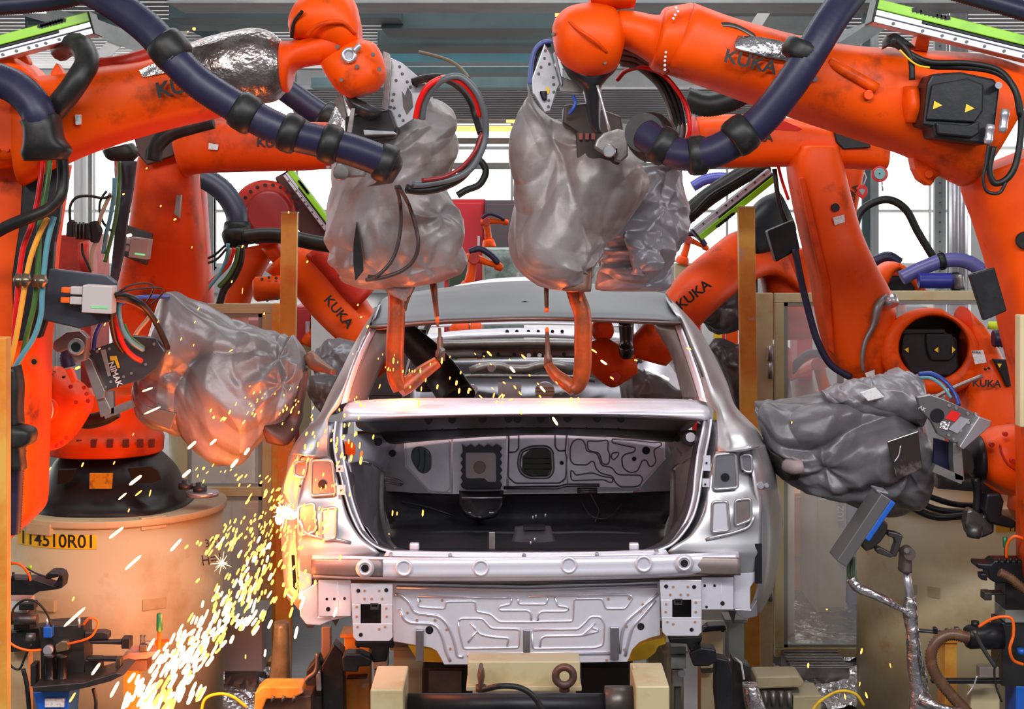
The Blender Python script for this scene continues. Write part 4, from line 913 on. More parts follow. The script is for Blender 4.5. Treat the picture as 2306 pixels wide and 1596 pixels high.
# car floor and far interior: dark floor, cowl, dash, pillars
b = MB(); b.box((P(1186, 0, 8.9).x, 8.9, P(0, 1245, 8).z - .12), (1.3, 3.6, .05)); part('floor_pan', b, DARKIN, car)
b = MB()
b.patch([[(985, 706, 9.75), (960, 760, 10.3), (938, 840, 10.8), (936, 905, 11)], [(972, 706, 9.75), (944, 760, 10.3), (915, 840, 10.8), (905, 905, 11)]], 5, 1, .06)
b.patch([[(1380, 706, 9.75), (1405, 760, 10.3), (1430, 840, 10.8), (1440, 905, 11)], [(1396, 706, 9.75), (1424, 760, 10.3), (1456, 840, 10.8), (1470, 905, 11)]], 5, 1, .06)
part('front_pillar', b, STEEL, car)
b = MB(); b.patch([[(960, 752, 10.9), (1060, 742, 11.1), (1186, 738, 11.15), (1310, 742, 11.1), (1420, 752, 10.9)], [(955, 762, 10.8), (1060, 752, 11.0), (1186, 748, 11.0), (1310, 752, 11.0), (1424, 762, 10.8)], [(955, 772, 10.8), (1060, 764, 11.0), (1186, 760, 11.0), (1310, 764, 11.0), (1424, 772, 10.8)]], 6, 3, .01); part('cowl_top', b, STEEL_L, car)
b = MB()
for x in (1142, 1164, 1190, 1212, 1244, 1266): b.disc(x, 746, 11.02, 4, .01, seg=12)
part('cowl_hole', b, BLACK, car)
b = MB(); b.patch([[(945, 782, 10.4), (1060, 778, 10.5), (1186, 776, 10.55), (1310, 778, 10.5), (1440, 782, 10.4)], [(942, 808, 10.38), (1060, 806, 10.48), (1186, 804, 10.53), (1310, 806, 10.48), (1442, 808, 10.38)]], 6, 3, .01); b.bead([(942, 778, 10.4), (1060, 775, 10.5), (1186, 773, 10.5), (1310, 775, 10.5), (1440, 778, 10.4)], 10.4, .03); cw = part('dash_crossbeam', b, GREYM, car)
b = MB()
for x in (1122, 1158, 1204, 1232, 1270, 1050, 1090): b.disc(x, 797, 10.5, 4.5, .01, seg=12)
part('beam_hole', b, BLACK, cw)
b = MB(); b.patch([[(930, 812, 10.7), (1060, 810, 10.85), (1186, 808, 10.9), (1310, 810, 10.85), (1450, 812, 10.7)], [(926, 862, 10.7), (1060, 862, 10.85), (1186, 862, 10.9), (1310, 862, 10.85), (1456, 862, 10.7)], [(924, 915, 10.6), (1060, 915, 10.75), (1186, 915, 10.8), (1310, 915, 10.75), (1460, 915, 10.6)]], 6, 4, .01)
fw = part('firewall', b, STEEL_D, car)
b = MB(); b.bead([(1060, 838), (1090, 826), (1130, 826), (1140, 832), (1186, 834), (1210, 824), (1250, 822), (1290, 832)], 10.72, .035, rad=15); b.bead([(1030, 850), (1060, 846), (1290, 848), (1340, 856)], 10.7, .015, rad=15); part('firewall_duct', b, GREYM, fw)
b = MB(); b.disc(1062, 878, 10.7, 14, .02); b.disc(1227, 880, 10.7, 22, .02); b.pbox(1122, 862, 1174, 896, 10.69, .02); b.disc(1107, 828, 10.6, 9, .02); part('firewall_plate', b, STEEL_L, fw)
b = MB(); [b.pbox(1206, y, 1248, y + 3, 10.675, .01) for y in (872, 880, 888)]; part('louver_slit', b, YELLOW, fw)
b = MB(); b.disc(1263, 884, 10.69, 4, .02, seg=12); b.disc(1191, 800, 10.49, 5, .02, seg=12); b.disc(1215, 800, 10.49, 5, .02, seg=12); part('lit_hole', b, WHITEP, fw)
# front wings / bright fender seen through the window at right
b = MB(); b.patch([[(1440, 820, 10.5), (1470, 806, 10.5), (1500, 815, 10.6), (1522, 840, 10.8)], [(1430, 836, 10.3), (1470, 826, 10.3), (1505, 836, 10.4), (1530, 860, 10.6)], [(1440, 852, 10.2), (1480, 850, 10.2), (1510, 868, 10.2), (1534, 890, 10.4)]], 5, 4, .01); part('front_fender', b, STEEL_L, car)

# ================================================================ the next body on the line, beyond
nxt = T('car_body', 'second bare car body further up the line, its pale roof just beyond the first one', 'car body', P(1190, 1200, 13))
b = MB(); b.patch([[(1010, 668, 12.3), (1100, 655, 12.3), (1190, 650, 12.3), (1280, 655, 12.3), (1370, 668, 12.3)], [(1020, 648, 13), (1100, 637, 13), (1190, 632, 13), (1280, 636, 13), (1350, 648, 13)], [(1040, 642, 14), (1110, 630, 14), (1190, 626, 14), (1270, 630, 14), (1330, 642, 14)]], 5, 4, .01); part('roof_panel', b, STEEL_L, nxt)
b = MB(); b.patch([[(960, 724, 12.2), (1080, 720, 12.2), (1190, 718, 12.2), (1300, 720, 12.2), (1420, 724, 12.2)], [(956, 735, 12.0), (1080, 730, 12.0), (1190, 728, 12.0), (1300, 730, 12.0), (1424, 735, 12.0)]], 5, 3, .01)
part('rear_header', b, STEEL_L, nxt)
b = MB(); b.patch([[(1010, 668, 12.3), (990, 700, 12.2), (965, 726, 12.1), (950, 800, 12.0)], [(1000, 668, 12.3), (975, 700, 12.2), (945, 726, 12.1), (930, 800, 12.0)]], 4, 2, .08); part('rear_pillar', b, STEEL_L, nxt)
b = MB(); b.patch([[(1370, 668, 12.3), (1390, 700, 12.2), (1415, 726, 12.1), (1430, 800, 12.0)], [(1380, 668, 12.3), (1405, 700, 12.2), (1435, 726, 12.1), (1450, 800, 12.0)]], 4, 2, .08); part('rear_pillar', b, STEEL_L, nxt)
b = MB(); b.patch([[(950, 900, 12.0), (1190, 905, 11.95), (1440, 900, 12.0)], [(945, 1100, 12.0), (1190, 1105, 11.95), (1445, 1100, 12.0)]], 5, 3, .01); part('tail_panel', b, STEEL_L, nxt)
# ================================================================ robots
def robot(lab, loc): return T('industrial_robot', lab, 'robot', loc)
def LF(name, secs, mm, par, ex=2.6, seg=32, sub=5, bevel=0, label=None):
    b = MB(); b.loft(secs, seg, sub, ex); return part(name, b, mm, par, bevel, label)
def DISC(name, x, y, d, r, t, mm, par, ax=(0, -1, 0), bev=.15, label=None, seg=40):
    b = MB(); b.disc(x, y, d, r, t, ax, seg, bev); return part(name, b, mm, par, 0, label)
def bolts(par, pts, mm=None, r=4, d=6, h=.006):
    b = MB()
    for q in pts: b.disc(q[0], q[1], (q[2] if len(q) > 2 else d), r, h, seg=8)
    return part('bolt', b, mm or DARKM, par)
def circle(cx, cy, rx, ry, n, a0=0, a1=360, d=None):
    out = []
    for i in range(n):
        a = math.radians(a0 + (a1 - a0) * i / n); q = (cx + rx * math.cos(a), cy - ry * math.sin(a))
        out.append(q if d is None else (*q, d))
    return out
def pedestal_base(par, x, y, d, r=60, mm=None):
    # turntable, base casting and drum down to the floor
    c = P(x, y, d); R = px(r, d)
    b = MB(); b.lathe((c.x, d, c.z + .06), (c.x, d, c.z - .12), [(0, R * .7), (.2, R), (1, R)], 32); part('turntable', b, mm or ORANGE, par)
    b = MB(); b.lathe((c.x, d, c.z - .12), (c.x, d, c.z - .36), [(0, R * .85), (1, R * 1.15)], 32); part('base_casting', b, BLACK, par)
    b = MB(); b.lathe((c.x, d, c.z - .36), (c.x, d, 0), [(0, R * 1.1), (1, R * 1.1)], 32); part('drum', b, CREAM, par)
def logo(par, x, y, d, h, ang, txt='KUKA', wide=1.05):
    return part('logo', text_mesh(txt, x, y, d, h, ang, wide, .022, .003), INK, par)
def PR(name, pts, d, t, mm, par, bevel=.004, label=None):
    b = MB(); b.prism(pts, d, t); return part(name, b, mm, par, bevel, label)
def linear_unit(x0, y0, x1, y1, d, w, lab, flip=1, d2=None, cover=GREEN):
    """a lime covered linear hose guide between two pixels; w = full height in pixels"""
    d2 = d2 or d; a = P(x0, y0, d); e = P(x1, y1, d2); r = T('hose_guide_rail', lab, 'linear guide', (a + e) / 2)
    t = (e - a).normalized(); up = Vector((-t.z, 0, t.x)) * flip; W = px(w, d)
    def seg(f0, f1, off, hh, dep, mm, nm, par=r, bv=.003, front=0):
        b = MB(); A = a.lerp(e, f0) + up * off + Vector((0, -front, 0)); B = a.lerp(e, f1) + up * off + Vector((0, -front, 0)); b.bar(A, B, hh, dep, Vector((0, 1, 0))); return part(nm, b, mm, par, bv)
    seg(0, 1, W * .28, W * .40, .11, cover, 'cover')
    p = seg(0, 1, -W * .05, W * .26, .10, ALU, 'profile')
    seg(.28, 1, -W * .0, W * .14, .105, BLACK, 'slot', p)
    seg(0, 1, -W * .32, W * .28, .09, ALU, 'base_profile')
    seg(-.015, .0, 0, W * .98, .12, BLACK, 'end_cap')
    b = MB()
    for f in (.12, .3, .42, .5, .57, .68, .8, .92):
        q = a.lerp(e, f) - up * W * .32 + Vector((0, -.045, 0)); b.lathe(q, q + Vector((0, -.004, 0)), [(0, .006), (1, .006)], 8)
    part('bolt', b, DARKM, r)
    b = MB()
    for i in range(9):
        A = a.lerp(e, .22 + i * .025) + up * W * .40 + Vector((0, -.0575, 0)); b.bar(A - t * .009 - up * W * .045, A + t * .009 + up * W * .045, .014, .003)
    part('printed_mark', b, INK, r); return r

# ---------------------------------------------------------------- front right robot
d = 6.25
RF = robot('nearest orange robot at right whose thick forearm with black logo crosses the top right', P(2380, 1500, 6.4))
arm = LF('forearm', [(1560, 10, 1497, 163, d, .20), (1650, 44, 1590, 196, d, .225), (1790, 83, 1690, 232, d, .24), (1900, 104, 1780, 262, d, .25), (2010, 112, 1940, 316, d, .25), (2110, 117, 2046, 352, d, .25), (2210, 126, 2112, 392, d, .24), (2320, 160, 2168, 420, d, .22)], ORANGE2, RF, 2.8)
LF('arm_neck', [(1392, 24, 1388, 102, d, .11), (1430, 26, 1425, 118, d, .12), (1470, 34, 1458, 138, d, .13), (1492, 34, 1474, 150, d, .16)], ORANGE2, RF, 2.2)
LF('arm_flange', [(1492, 22, 1464, 150, d, .175), (1500, 17, 1472, 158, d, .195), (1530, 12, 1488, 164, d, .20), (1552, 8, 1494, 168, d, .20), (1566, 12, 1504, 168, d, .20)], ORANGE2, RF, 2.1)
bolts(arm, [(1522, 18, 6.04), (1526, 26, 6.04), (1520, 34, 6.04), (1516, 42, 6.04), (1499, 118, 6.04), (1498, 128, 6.04), (1497, 137, 6.04), (1497, 147, 6.04), (1497, 157, 6.04)], ALU, 3.2, h=.01)
# wrist bulb
wr = LF('wrist', [(1244, 60, 1246, 96, d - .02, .05), (1252, 40, 1254, 124, d - .02, .10), (1275, 18, 1278, 152, d - .02, .14), (1310, 8, 1322, 172, d - .02, .15), (1350, 8, 1362, 168, d - .02, .15), (1385, 20, 1390, 150, d - .02, .13), (1402, 50, 1404, 110, d, .10)], ORANGE2, RF, 2.1)
b = MB(); b.tube([P(1282, 48, 6.1), P(1302, 66, 6.07), P(1340, 92, 6.06), P(1366, 118, 6.1)], .006, 8, 5); part('casting_seam', b, ORANGE, wr)
b = MB(); b.disc(1322, 66, 6.105, 8, .01, seg=20); b.disc(1362, 142, 6.13, 4, .01, seg=12); b.disc(1246, 78, 6.16, 4, .02, seg=12); part('plug_hole', b, DARKM, wr)
LF('wrist_cap', [(1322, -30, 1330, 12, d, .08), (1370, -34, 1372, 22, d, .10), (1432, -30, 1428, 18, d, .08)], ORANGE, RF, 2.2)
logo(arm, 1690, 140, 5.985, 30, -14)
# silver tape on the arm
b = MB(); b.patch([[(1662, 80, 6.03), (1720, 84, 6.0), (1790, 100, 5.99)], [(1655, 96, 6.0), (1716, 108, 5.985), (1790, 128, 5.98)], [(1657, 110, 5.99), (1712, 126, 5.985), (1786, 140, 5.985)]], 6, 4, .004); part('silver_tape', b, FOIL, arm, 0, 'crumpled silver tape patch')
b = MB(); b.patch([[(1605, 52, 6.06), (1640, 50, 6.05), (1668, 58, 6.045), (1700, 76, 6.03)], [(1612, 62, 6.045), (1644, 60, 6.04), (1672, 70, 6.035), (1704, 90, 6.02)]], 5, 2, .002); part('scraped_patch', b, DARKM, arm)
# raised casting rib and boss
b = MB(); b.tube([P(1870, 140, 6.02), P(1900, 158, 6.0), P(1975, 200, 5.995)], .02, 10, 5); part('casting_rib', b, ORANGE2, arm)
DISC('boss', 1954, 214, 6.0, 11, .02, ORANGE2, arm); b = MB(); b.disc(1831, 178, 6.01, 8, .03, seg=12); part('plug', b, DARKM, arm)
LF('cable_boss', [(2034, 195, 2066, 198, 6.0, .05), (2032, 240, 2074, 246, 6.0, .07), (2040, 275, 2068, 278, 6.0, .03)], ORANGE2, arm, 2.2)
# rocker arm falling at the right edge
LF('rocker_arm', [(2168, 400, 2420, 300, 6.35, .2), (2178, 440, 2420, 420, 6.35, .2), (2204, 510, 2420, 500, 6.35, .2), (2238, 620, 2420, 620, 6.35, .2), (2262, 740, 2430, 740, 6.35, .2), (2290, 860, 2440, 860, 6.35, .2), (2302, 980, 2450, 980, 6.35, .2), (2304, 1300, 2450, 1300, 6.5, .2)], ORANGE2, RF, 3.2)
pedestal_base(RF, 2480, 1330, 6.6, 150)
PR('arm_lug', [(2056, 352), (2112, 372), (2136, 388), (2110, 398), (2098, 420), (2074, 404), (2062, 380)], 6.22, .1, ORANGE2, RF, .01)
b = MB(); b.disc(2090, 392, 6.21, 9, .02, seg=20); part('lug_boss', b, ORANGE2, RF)
b = MB(); b.disc(2306, 541, 6.16, 20, .02, seg=28); part('arm_hole', b, BLACK, RF)
PR('black_cover_plate', [(2183, 618), (2240, 602), (2268, 700), (2216, 722)], 6.1, .03, BLACK, RF)
# drive motor
mo = PR('drive_motor', [(2088, 188), (2100, 166), (2165, 162), (2240, 178), (2252, 200), (2238, 318), (2225, 326), (2104, 310), (2100, 286), (2078, 282)], 5.86, .16, BLACK, RF, .008)
PR('motor_cover', [(2100, 190), (2180, 176), (2216, 190), (2214, 250), (2196, 276), (2086, 270)], 5.845, .03, BLACK, mo, .006)
PR('motor_end_cap', [(2108, 276), (2180, 282), (2206, 272), (2206, 300), (2190, 310), (2112, 302)], 5.84, .04, BLACK, mo, .006)
for q in ([(2104, 227), (2122, 237), (2101, 246)], [(2176, 234), (2195, 244), (2173, 253)]): PR('warning_triangle', q, 5.842, .003, SIGNY, mo, 0)
for x, y0, y1 in ((2261, 246, 298), (2228, 280, 324)):
    b = MB(); b.lathe(P(x + 3, y0, 5.82), P(x - 4, y1, 5.82), [(0, .013), (.25, .016), (.3, .014), (.7, .014), (.75, .016), (1, .012)], 16); part('motor_connector', b, ALU, mo)
b = MB(); b.lathe(P(2249, 192, 5.85), P(2249, 192, 5.80), [(0, .012), (1, .012)], 10); part('bolt', b, ALU, mo)
PR('rail_bracket', [(2066, 80), (2096, 84), (2090, 116), (2058, 112)], 6.1, .08, ORANGE2, RF, .006)
linear_unit(1966, 28, 2330, 118, 6.02, 56, 'lime green linear hose guide above the nearest right forearm')
# ---------------------------------------------------------------- front left robot
d = 6.35
LFr = robot('nearest orange robot at left with silver taped forearm reaching to the top centre', P(20, 1500, 6.6))
arm = LF('forearm', [(60, 175, 60, 420, d, .2), (165, 165, 140, 372, d, .22), (232, 152, 214, 340, d, .22), (330, 138, 352, 297, d, .21), (424, 108, 506, 260, d, .19), (480, 96, 560, 240, d, .17)], ORANGE2, LFr, 2.8)
tape = LF('silver_tape_wrap', [(424, 102, 490, 262, d, .195), (470, 84, 540, 246, d, .19), (520, 72, 575, 236, d, .18), (566, 64, 600, 232, d, .17), (606, 70, 622, 226, d, .16), (636, 92, 640, 208, d, .14)], TAPE, arm, 2.3, seg=48, sub=8, label='crumpled silver tape wrapped round the forearm')
LF('arm_neck', [(634, 92, 632, 206, d, .14), (654, 92, 650, 205, d, .12), (690, 88, 664, 160, d, .10), (735, 72, 720, 146, d, .09), (780, 50, 770, 150, d, .09)], ORANGE, LFr, 2.3)
wd = LF('wrist', [(655, 30, 652, 66, d, .06), (672, 2, 660, 88, d, .10), (706, -18, 692, 92, d, .13), (760, -26, 745, 112, d, .14), (798, 2, 780, 125, d, .13), (812, 50, 810, 110, d, .10)], ORANGE2, LFr, 2.1)
b = MB(); b.tube([P(680, 26, 6.20), P(662, 50, 6.24), P(657, 84, 6.27)], .007, 8, 5); part('slot_band', b, BLACK, wd)
b = MB(); b.tube([P(690, 80, 6.23), P(720, 55, 6.19), P(770, 50, 6.2), (P(800, 75, 6.24))], .008, 8, 6); part('casting_rim', b, ORANGE, wd)
wh = LF('wrist_head', [(722, 146, 812, 88, d - .04, .10), (732, 166, 846, 100, d - .04, .125), (752, 196, 866, 140, d - .04, .13), (770, 212, 868, 176, d - .04, .12), (790, 222, 850, 204, d - .04, .08)], ORANGE2, LFr, 2.4)
bolts(wh, [(840, 123, 6.17), (854, 156, 6.18), (769, 180, 6.18), (796, 202, 6.22), (804, 150, 6.17), (760, 106, 6.2)], DARKM, 5)
b = MB(); b.ring(786, 124, 6.165, 13, .008); b.tube([P(797, 116, 6.16), P(806, 106, 6.16), P(812, 102, 6.16)], .012, 8, 3); b.lathe(P(786, 124, 6.19), P(786, 124, 6.165), [(0, .018), (1, .018)], 20); part('cable_eye', b, ALU, wh)
logo(arm, 418, 192, 6.125, 34, 12)
PR('white_tag', [(169, 258), (183, 258), (183, 280), (170, 281)], 6.115, .004, WHITEL, arm, .001)
b = MB(); b.tube([P(225, 148, 6.3), P(290, 138, 6.28), P(350, 120, 6.28)], .03, 12, 5); part('cover_rail', b, REDOR, arm)
PR('tape_end', [(312, 158), (352, 140), (392, 150), (396, 160), (322, 174)], 6.14, .004, FOIL, arm, .001)
# elbow joint disc at the left edge
j = DISC('elbow_joint', 8, 254, 6.42, 128, .22, ORANGE2, LFr, bev=.25)
DISC('joint_cover', 8, 254, 6.20, 106, .03, ORANGE, j, bev=.4)
b = MB(); b.ring(8, 254, 6.19, 92, .008); part('joint_groove', b, DARKM, j)
bolts(j, circle(8, 254, 84, 84, 26, 0, 360, 6.175), ORANGE, 5, h=.012)
PR('joint_ear', [(24, 140), (30, 124), (44, 117), (58, 124), (66, 142), (52, 152)], 6.3, .06, ORANGE2, LFr, .008)
PR('joint_ear', [(112, 165), (126, 140), (138, 158), (146, 176), (134, 196), (120, 185)], 6.25, .06, ORANGE2, LFr, .008)
b = MB(); b.disc(133, 173, 6.25, 5, .012, seg=14); part('ear_hole', b, BLACK, LFr)
# rocker arm down the left edge
LF('rocker_arm', [(-80, 330, 150, 372, 6.6, .2), (-80, 420, 140, 430, 6.6, .2), (-80, 560, 122, 560, 6.6, .2), (-80, 700, 112, 700, 6.6, .2), (-80, 780, 104, 780, 6.6, .2), (-80, 900, 102, 900, 6.6, .2), (-80, 1060, 96, 1060, 6.6, .2), (-80, 1130, 93, 1136, 6.6, .2), (-80, 1180, 70, 1170, 6.6, .2), (-80, 1260, 12, 1222, 6.6, .15)], ORANGE2, LFr, 3.6)
pedestal_base(LFr, -170, 1240, 6.7, 150)
b = MB(); b.disc(77, 814, 6.40, 7, .014, seg=16); part('arm_hole', b, BLACK, LFr)
b = MB(); b.tube([P(77, 814, 6.40), P(77, 814, 6.385)], px(14, 6.4), 24, 1); part('arm_boss', b, ORANGE2, LFr)
b = MB(); b.disc(77, 814, 6.384, 6, .003, seg=16); part('boss_hole', b, BLACK, LFr)
# black cable carrier plate
PR('cable_tray', [(52, 360), (140, 352), (140, 430), (132, 500), (122, 545), (112, 700), (92, 760), (30, 770), (26, 620), (44, 500)], 6.34, .04, BLACK, LFr, .006)
PR('cable_tray_arm', [(110, 604), (240, 620), (262, 636), (262, 700), (248, 724), (178, 740), (92, 720)], 6.30, .04, mat('slate_plate', (.04, .045, .06), .45, .3), LFr, .006)
linear_unit(212, 55, -40, 122, 6.2, 54, 'lime green linear hose guide at the upper left corner', flip=-1)
# ---------------------------------------------------------------- second left robot (behind)
d = 8.3
L2 = robot('second orange robot at left, standing on the cream drum pedestal', P(262, 1128, 7.9))
LF('turntable', [(105, 1014, 365, 1014, 7.9, .27), (105, 998, 366, 998, 7.9, .27), (112, 982, 366, 982, 7.9, .27), (140, 960, 352, 960, 7.9, .22), (165, 930, 342, 930, 7.9, .2), (170, 880, 340, 880, 7.9, .2)], ORANGE, L2, 2.2, seg=48)
b = MB()
for i, x in enumerate((150, 172, 204, 240, 276, 308, 334)):
    b.pbox(x, 990, x + 12, 1008, 7.9 - .27 * math.sqrt(max(.05, 1 - ((x - 235) / 135) ** 2)) - .012, .03)
part('turntable_slot', b, mat('slot_dark_red', (.12, .015, .008), .6), L2)
LF('base_casting', [(150, 1012, 350, 1012, 7.9, .2), (130, 1035, 372, 1035, 7.9, .27), (118, 1060, 392, 1060, 7.9, .32), (100, 1095, 410, 1095, 7.9, .36), (88, 1118, 430, 1118, 7.9, .41), (86, 1138, 434, 1138, 7.9, .42)], BLACK, L2, 2.6, seg=48)
for q in ([(286, 1054), (340, 1050), (356, 1060), (364, 1080), (338, 1088), (300, 1088)], [(130, 1058), (172, 1056), (160, 1084), (128, 1092)]):
    PR('casting_pocket', q, 7.56, .03, mat('pocket_black', (.004, .004, .005), .8), L2, .004)
PR('warning_label', [(202, 1065), (254, 1065), (252, 1100), (201, 1100)], 7.545, .004, mat('label_yellow_brown', (.65, .40, .02), .5, 0, (.3, .17, .02), 30, .5, .65), L2, 0)
b = MB()
for x, y in ((450, 1090), (418, 1084)): b.lathe(P(x, y + 16, 7.75), P(x, y - 4, 7.75), [(0, px(16, 7.75)), (.6, px(16, 7.75)), (.62, px(9, 7.75)), (1, px(9, 7.75))], 12)
part('anchor_bolt', b, DARKM, L2)
b = MB(); b.lathe(P(456, 1116, 7.75), P(456, 1106, 7.75), [(0, px(36, 7.75)), (1, px(36, 7.75))], 28); part('anchor_pad', b, ALU, L2)
LF('rocker_arm', [(240, 960, 350, 960, 8.1, .16), (250, 860, 420, 860, 8.2, .16), (258, 760, 450, 760, 8.3, .16), (266, 660, 466, 660, 8.3, .16), (286, 560, 462, 560, 8.3, .16), (300, 470, 452, 470, 8.3, .16), (308, 390, 446, 390, 8.3, .16), (330, 320, 448, 320, 8.3, .15), (370, 290, 450, 290, 8.3, .12)], ORANGE, L2, 3.2)
arm = LF('forearm', [(395, 300, 420, 400, 8.1, .16), (450, 268, 440, 392, 8.1, .19), (520, 262, 520, 388, 8.1, .19), (620, 275, 610, 386, 8.1, .17), (700, 275, 690, 384, 8.1, .15), (742, 276, 738, 380, 8.1, .14)], ORANGE, L2, 2.8)
logo(arm, 618, 322, 7.92, 20, -2)
PR('white_tag', [(470, 322), (492, 326), (490, 338), (469, 336)], 7.89, .004, WHITEL, arm, .001)
LF('wrist', [(738, 285, 734, 372, 8.1, .12), (768, 296, 760, 376, 8.1, .13), (784, 310, 780, 366, 8.1, .10)], ORANGE, L2, 2.2)
b = MB(); b.lathe(P(742, 290, 8.05), P(770, 300, 8.05), [(0, .14), (.3, .16), (1, .15)], 28); part('wrist_cover', b, FOIL, L2)
PR('sensor_bracket', [(397, 440), (408, 438), (404, 492), (391, 482)], 8.08, .03, GREYM, L2, .003)
PR('elbow_plate', [(300, 306), (378, 290), (402, 300), (392, 350), (330, 372), (312, 350)], 8.05, .05, mat('dim_brown_plate', (.05, .015, .01), .5), L2, .006)
PR('box_bracket', [(280, 505), (343, 526), (330, 598), (262, 570)], 8.06, .03, DARKM, L2, .004)
# ---------------------------------------------------------------- dark left column robot further behind (with red joint)
d = 10.2
L3 = robot('orange robot behind the left post with a dark red round joint and tilted black logo', P(560, 900, 10.4))
j = DISC('elbow_joint', 606, 478, 10.3, 72, .25, REDOR, L3, bev=.2)
DISC('joint_cover', 606, 480, 10.05, 52, .03, mat('dull_red', (.28, .012, .012), .4), j, bev=.3)
bolts(j, circle(606, 478, 63, 62, 22, 0, 360, 10.04), BLACK, 4, h=.012)
arm = LF('forearm', [(600, 610, 680, 540, 10.1, .16), (655, 650, 735, 560, 10.1, .18), (700, 705, 790, 625, 10.1, .18), (750, 755, 835, 690, 10.0, .17), (800, 800, 880, 745, 9.9, .15), (850, 850, 920, 790, 9.9, .13)], ORANGE2, L3, 2.8)
LF('arm_cover', [(690, 575, 730, 545, 9.95, .08), (740, 630, 790, 590, 9.95, .08), (800, 700, 845, 650, 9.9, .08)], REDOR, L3, 2.4)
logo(arm, 762, 702, 9.82, 21, -50)
LF('rocker_arm', [(540, 560, 640, 540, 10.5, .15), (520, 620, 600, 600, 10.5, .15), (500, 690, 560, 690, 10.5, .15), (480, 800, 560, 800, 10.5, .15)], ORANGE, L3, 3)
pedestal_base(L3, 516, 830, 10.5, 52)
LF('brace_arm', [(590, 560, 625, 545, 10.3, .1), (640, 620, 665, 600, 10.3, .1), (690, 670, 700, 650, 10.3, .1)], ORANGE, L3, 3)
PR('dark_elbow_casting', [(618, 400), (640, 388), (748, 530), (745, 560), (700, 560), (660, 500), (640, 440)], 10.1, .1, mat('deep_maroon', (.07, .012, .012), .5), L3, .01)
linear_unit(648, 388, 742, 512, 10.0, 26, 'lime green guide rail leaning behind the left covered gun', flip=1)
b = MB(); b.lathe(P(572, 652, 9.9), P(642, 646, 9.9), [(0, px(22, 9.9)), (.08, px(28, 9.9)), (.85, px(27, 9.9)), (1, px(24, 9.9))], 24); mo3 = part('motor', b, ORANGE2, L3); bolts(mo3, [(590, 628, 9.85), (606, 625, 9.84), (622, 626, 9.84), (582, 668, 9.85), (602, 676, 9.84), (625, 672, 9.84)], DARKM, 3.5)
# ---------------------------------------------------------------- column robot far left behind
L4 = robot('dark red-orange robot column behind the second left robot', P(430, 1000, 11.5))
LF('column', [(398, 400, 462, 400, 11.3, .12), (392, 520, 470, 520, 11.3, .12), (390, 660, 480, 660, 11.3, .12), (390, 800, 490, 800, 11.4, .14)], REDOR, L4, 3)
pedestal_base(L4, 436, 830, 11.4, 50, REDOR)
LF('wrist', [(180, 545, 190, 620, 11.2, .1), (205, 540, 215, 630, 11.2, .1)], REDOR, L4, 2.2)
# ---------------------------------------------------------------- second right robot
R2 = robot('second orange robot at right, tall leaning arm with open joint showing black motor', P(2190, 1100, 8.2))
LF('rocker_arm', [(1790, 330, 1885, 330, 7.9, .16), (1774, 372, 1895, 372, 7.9, .17), (1788, 460, 1914, 450, 7.9, .18), (1806, 540, 1938, 530, 7.9, .19), (1826, 620, 1970, 600, 7.9, .2), (1838, 700, 2004, 664, 7.9, .2), (1858, 780, 2010, 720, 7.9, .2), (1886, 840, 1990, 790, 7.9, .18), (1940, 868, 1985, 845, 7.9, .12)], ORANGE2, R2, 3)
arm = LF('forearm', [(1562, 262, 1580, 372, 8.0, .16), (1640, 258, 1650, 378, 8.0, .19), (1740, 262, 1750, 376, 8.0, .2), (1830, 276, 1840, 376, 8.0, .2), (1900, 290, 1910, 380, 8.0, .2), (1990, 326, 1985, 384, 8.0, .16)], ORANGE2, R2, 3)
PR('arm_top_cover', [(1735, 268), (1768, 272), (1808, 290), (1796, 296), (1730, 292)], 7.80, .04, mat('glossy_red', (.6, .03, .02), .15), arm, .006)
LF('wrist', [(1545, 282, 1548, 352, 8.0, .12), (1560, 262, 1566, 372, 8.0, .16), (1572, 262, 1578, 372, 8.0, .16)], REDOR, R2, 2.2)
b = MB(); b.lathe(P(1575, 316, 8.0), P(1610, 316, 8.0), [(0, .135), (1, .135)], 36); part('silver_tape_band', b, FOIL, R2)
b = MB(); b.lathe(P(1562, 316, 8.0), P(1574, 316, 8.0), [(0, .14), (1, .14)], 36); part('rubber_band', b, BLACK, R2)
logo(arm, 1704, 310, 7.795, 18, 0)
PR('gear_guard', [(1877, 290), (1960, 325), (1962, 332), (1900, 336), (1884, 320)], 7.78, .04, BLACK, R2, .004)
b = MB(); b.disc(1881, 467, 7.71, 9.5, .01, seg=24); part('arm_hole', b, BLACK, R2)
lp = PR('rating_plate', [(1876, 490), (1901, 483), (1903, 500), (1880, 507)], 7.70, .003, WHITEL, R2, 0)
PR('arm_ridge', [(1800, 400), (1812, 398), (1870, 640), (1880, 800), (1866, 790), (1850, 640)], 7.715, .03, ORANGE, R2, .008)
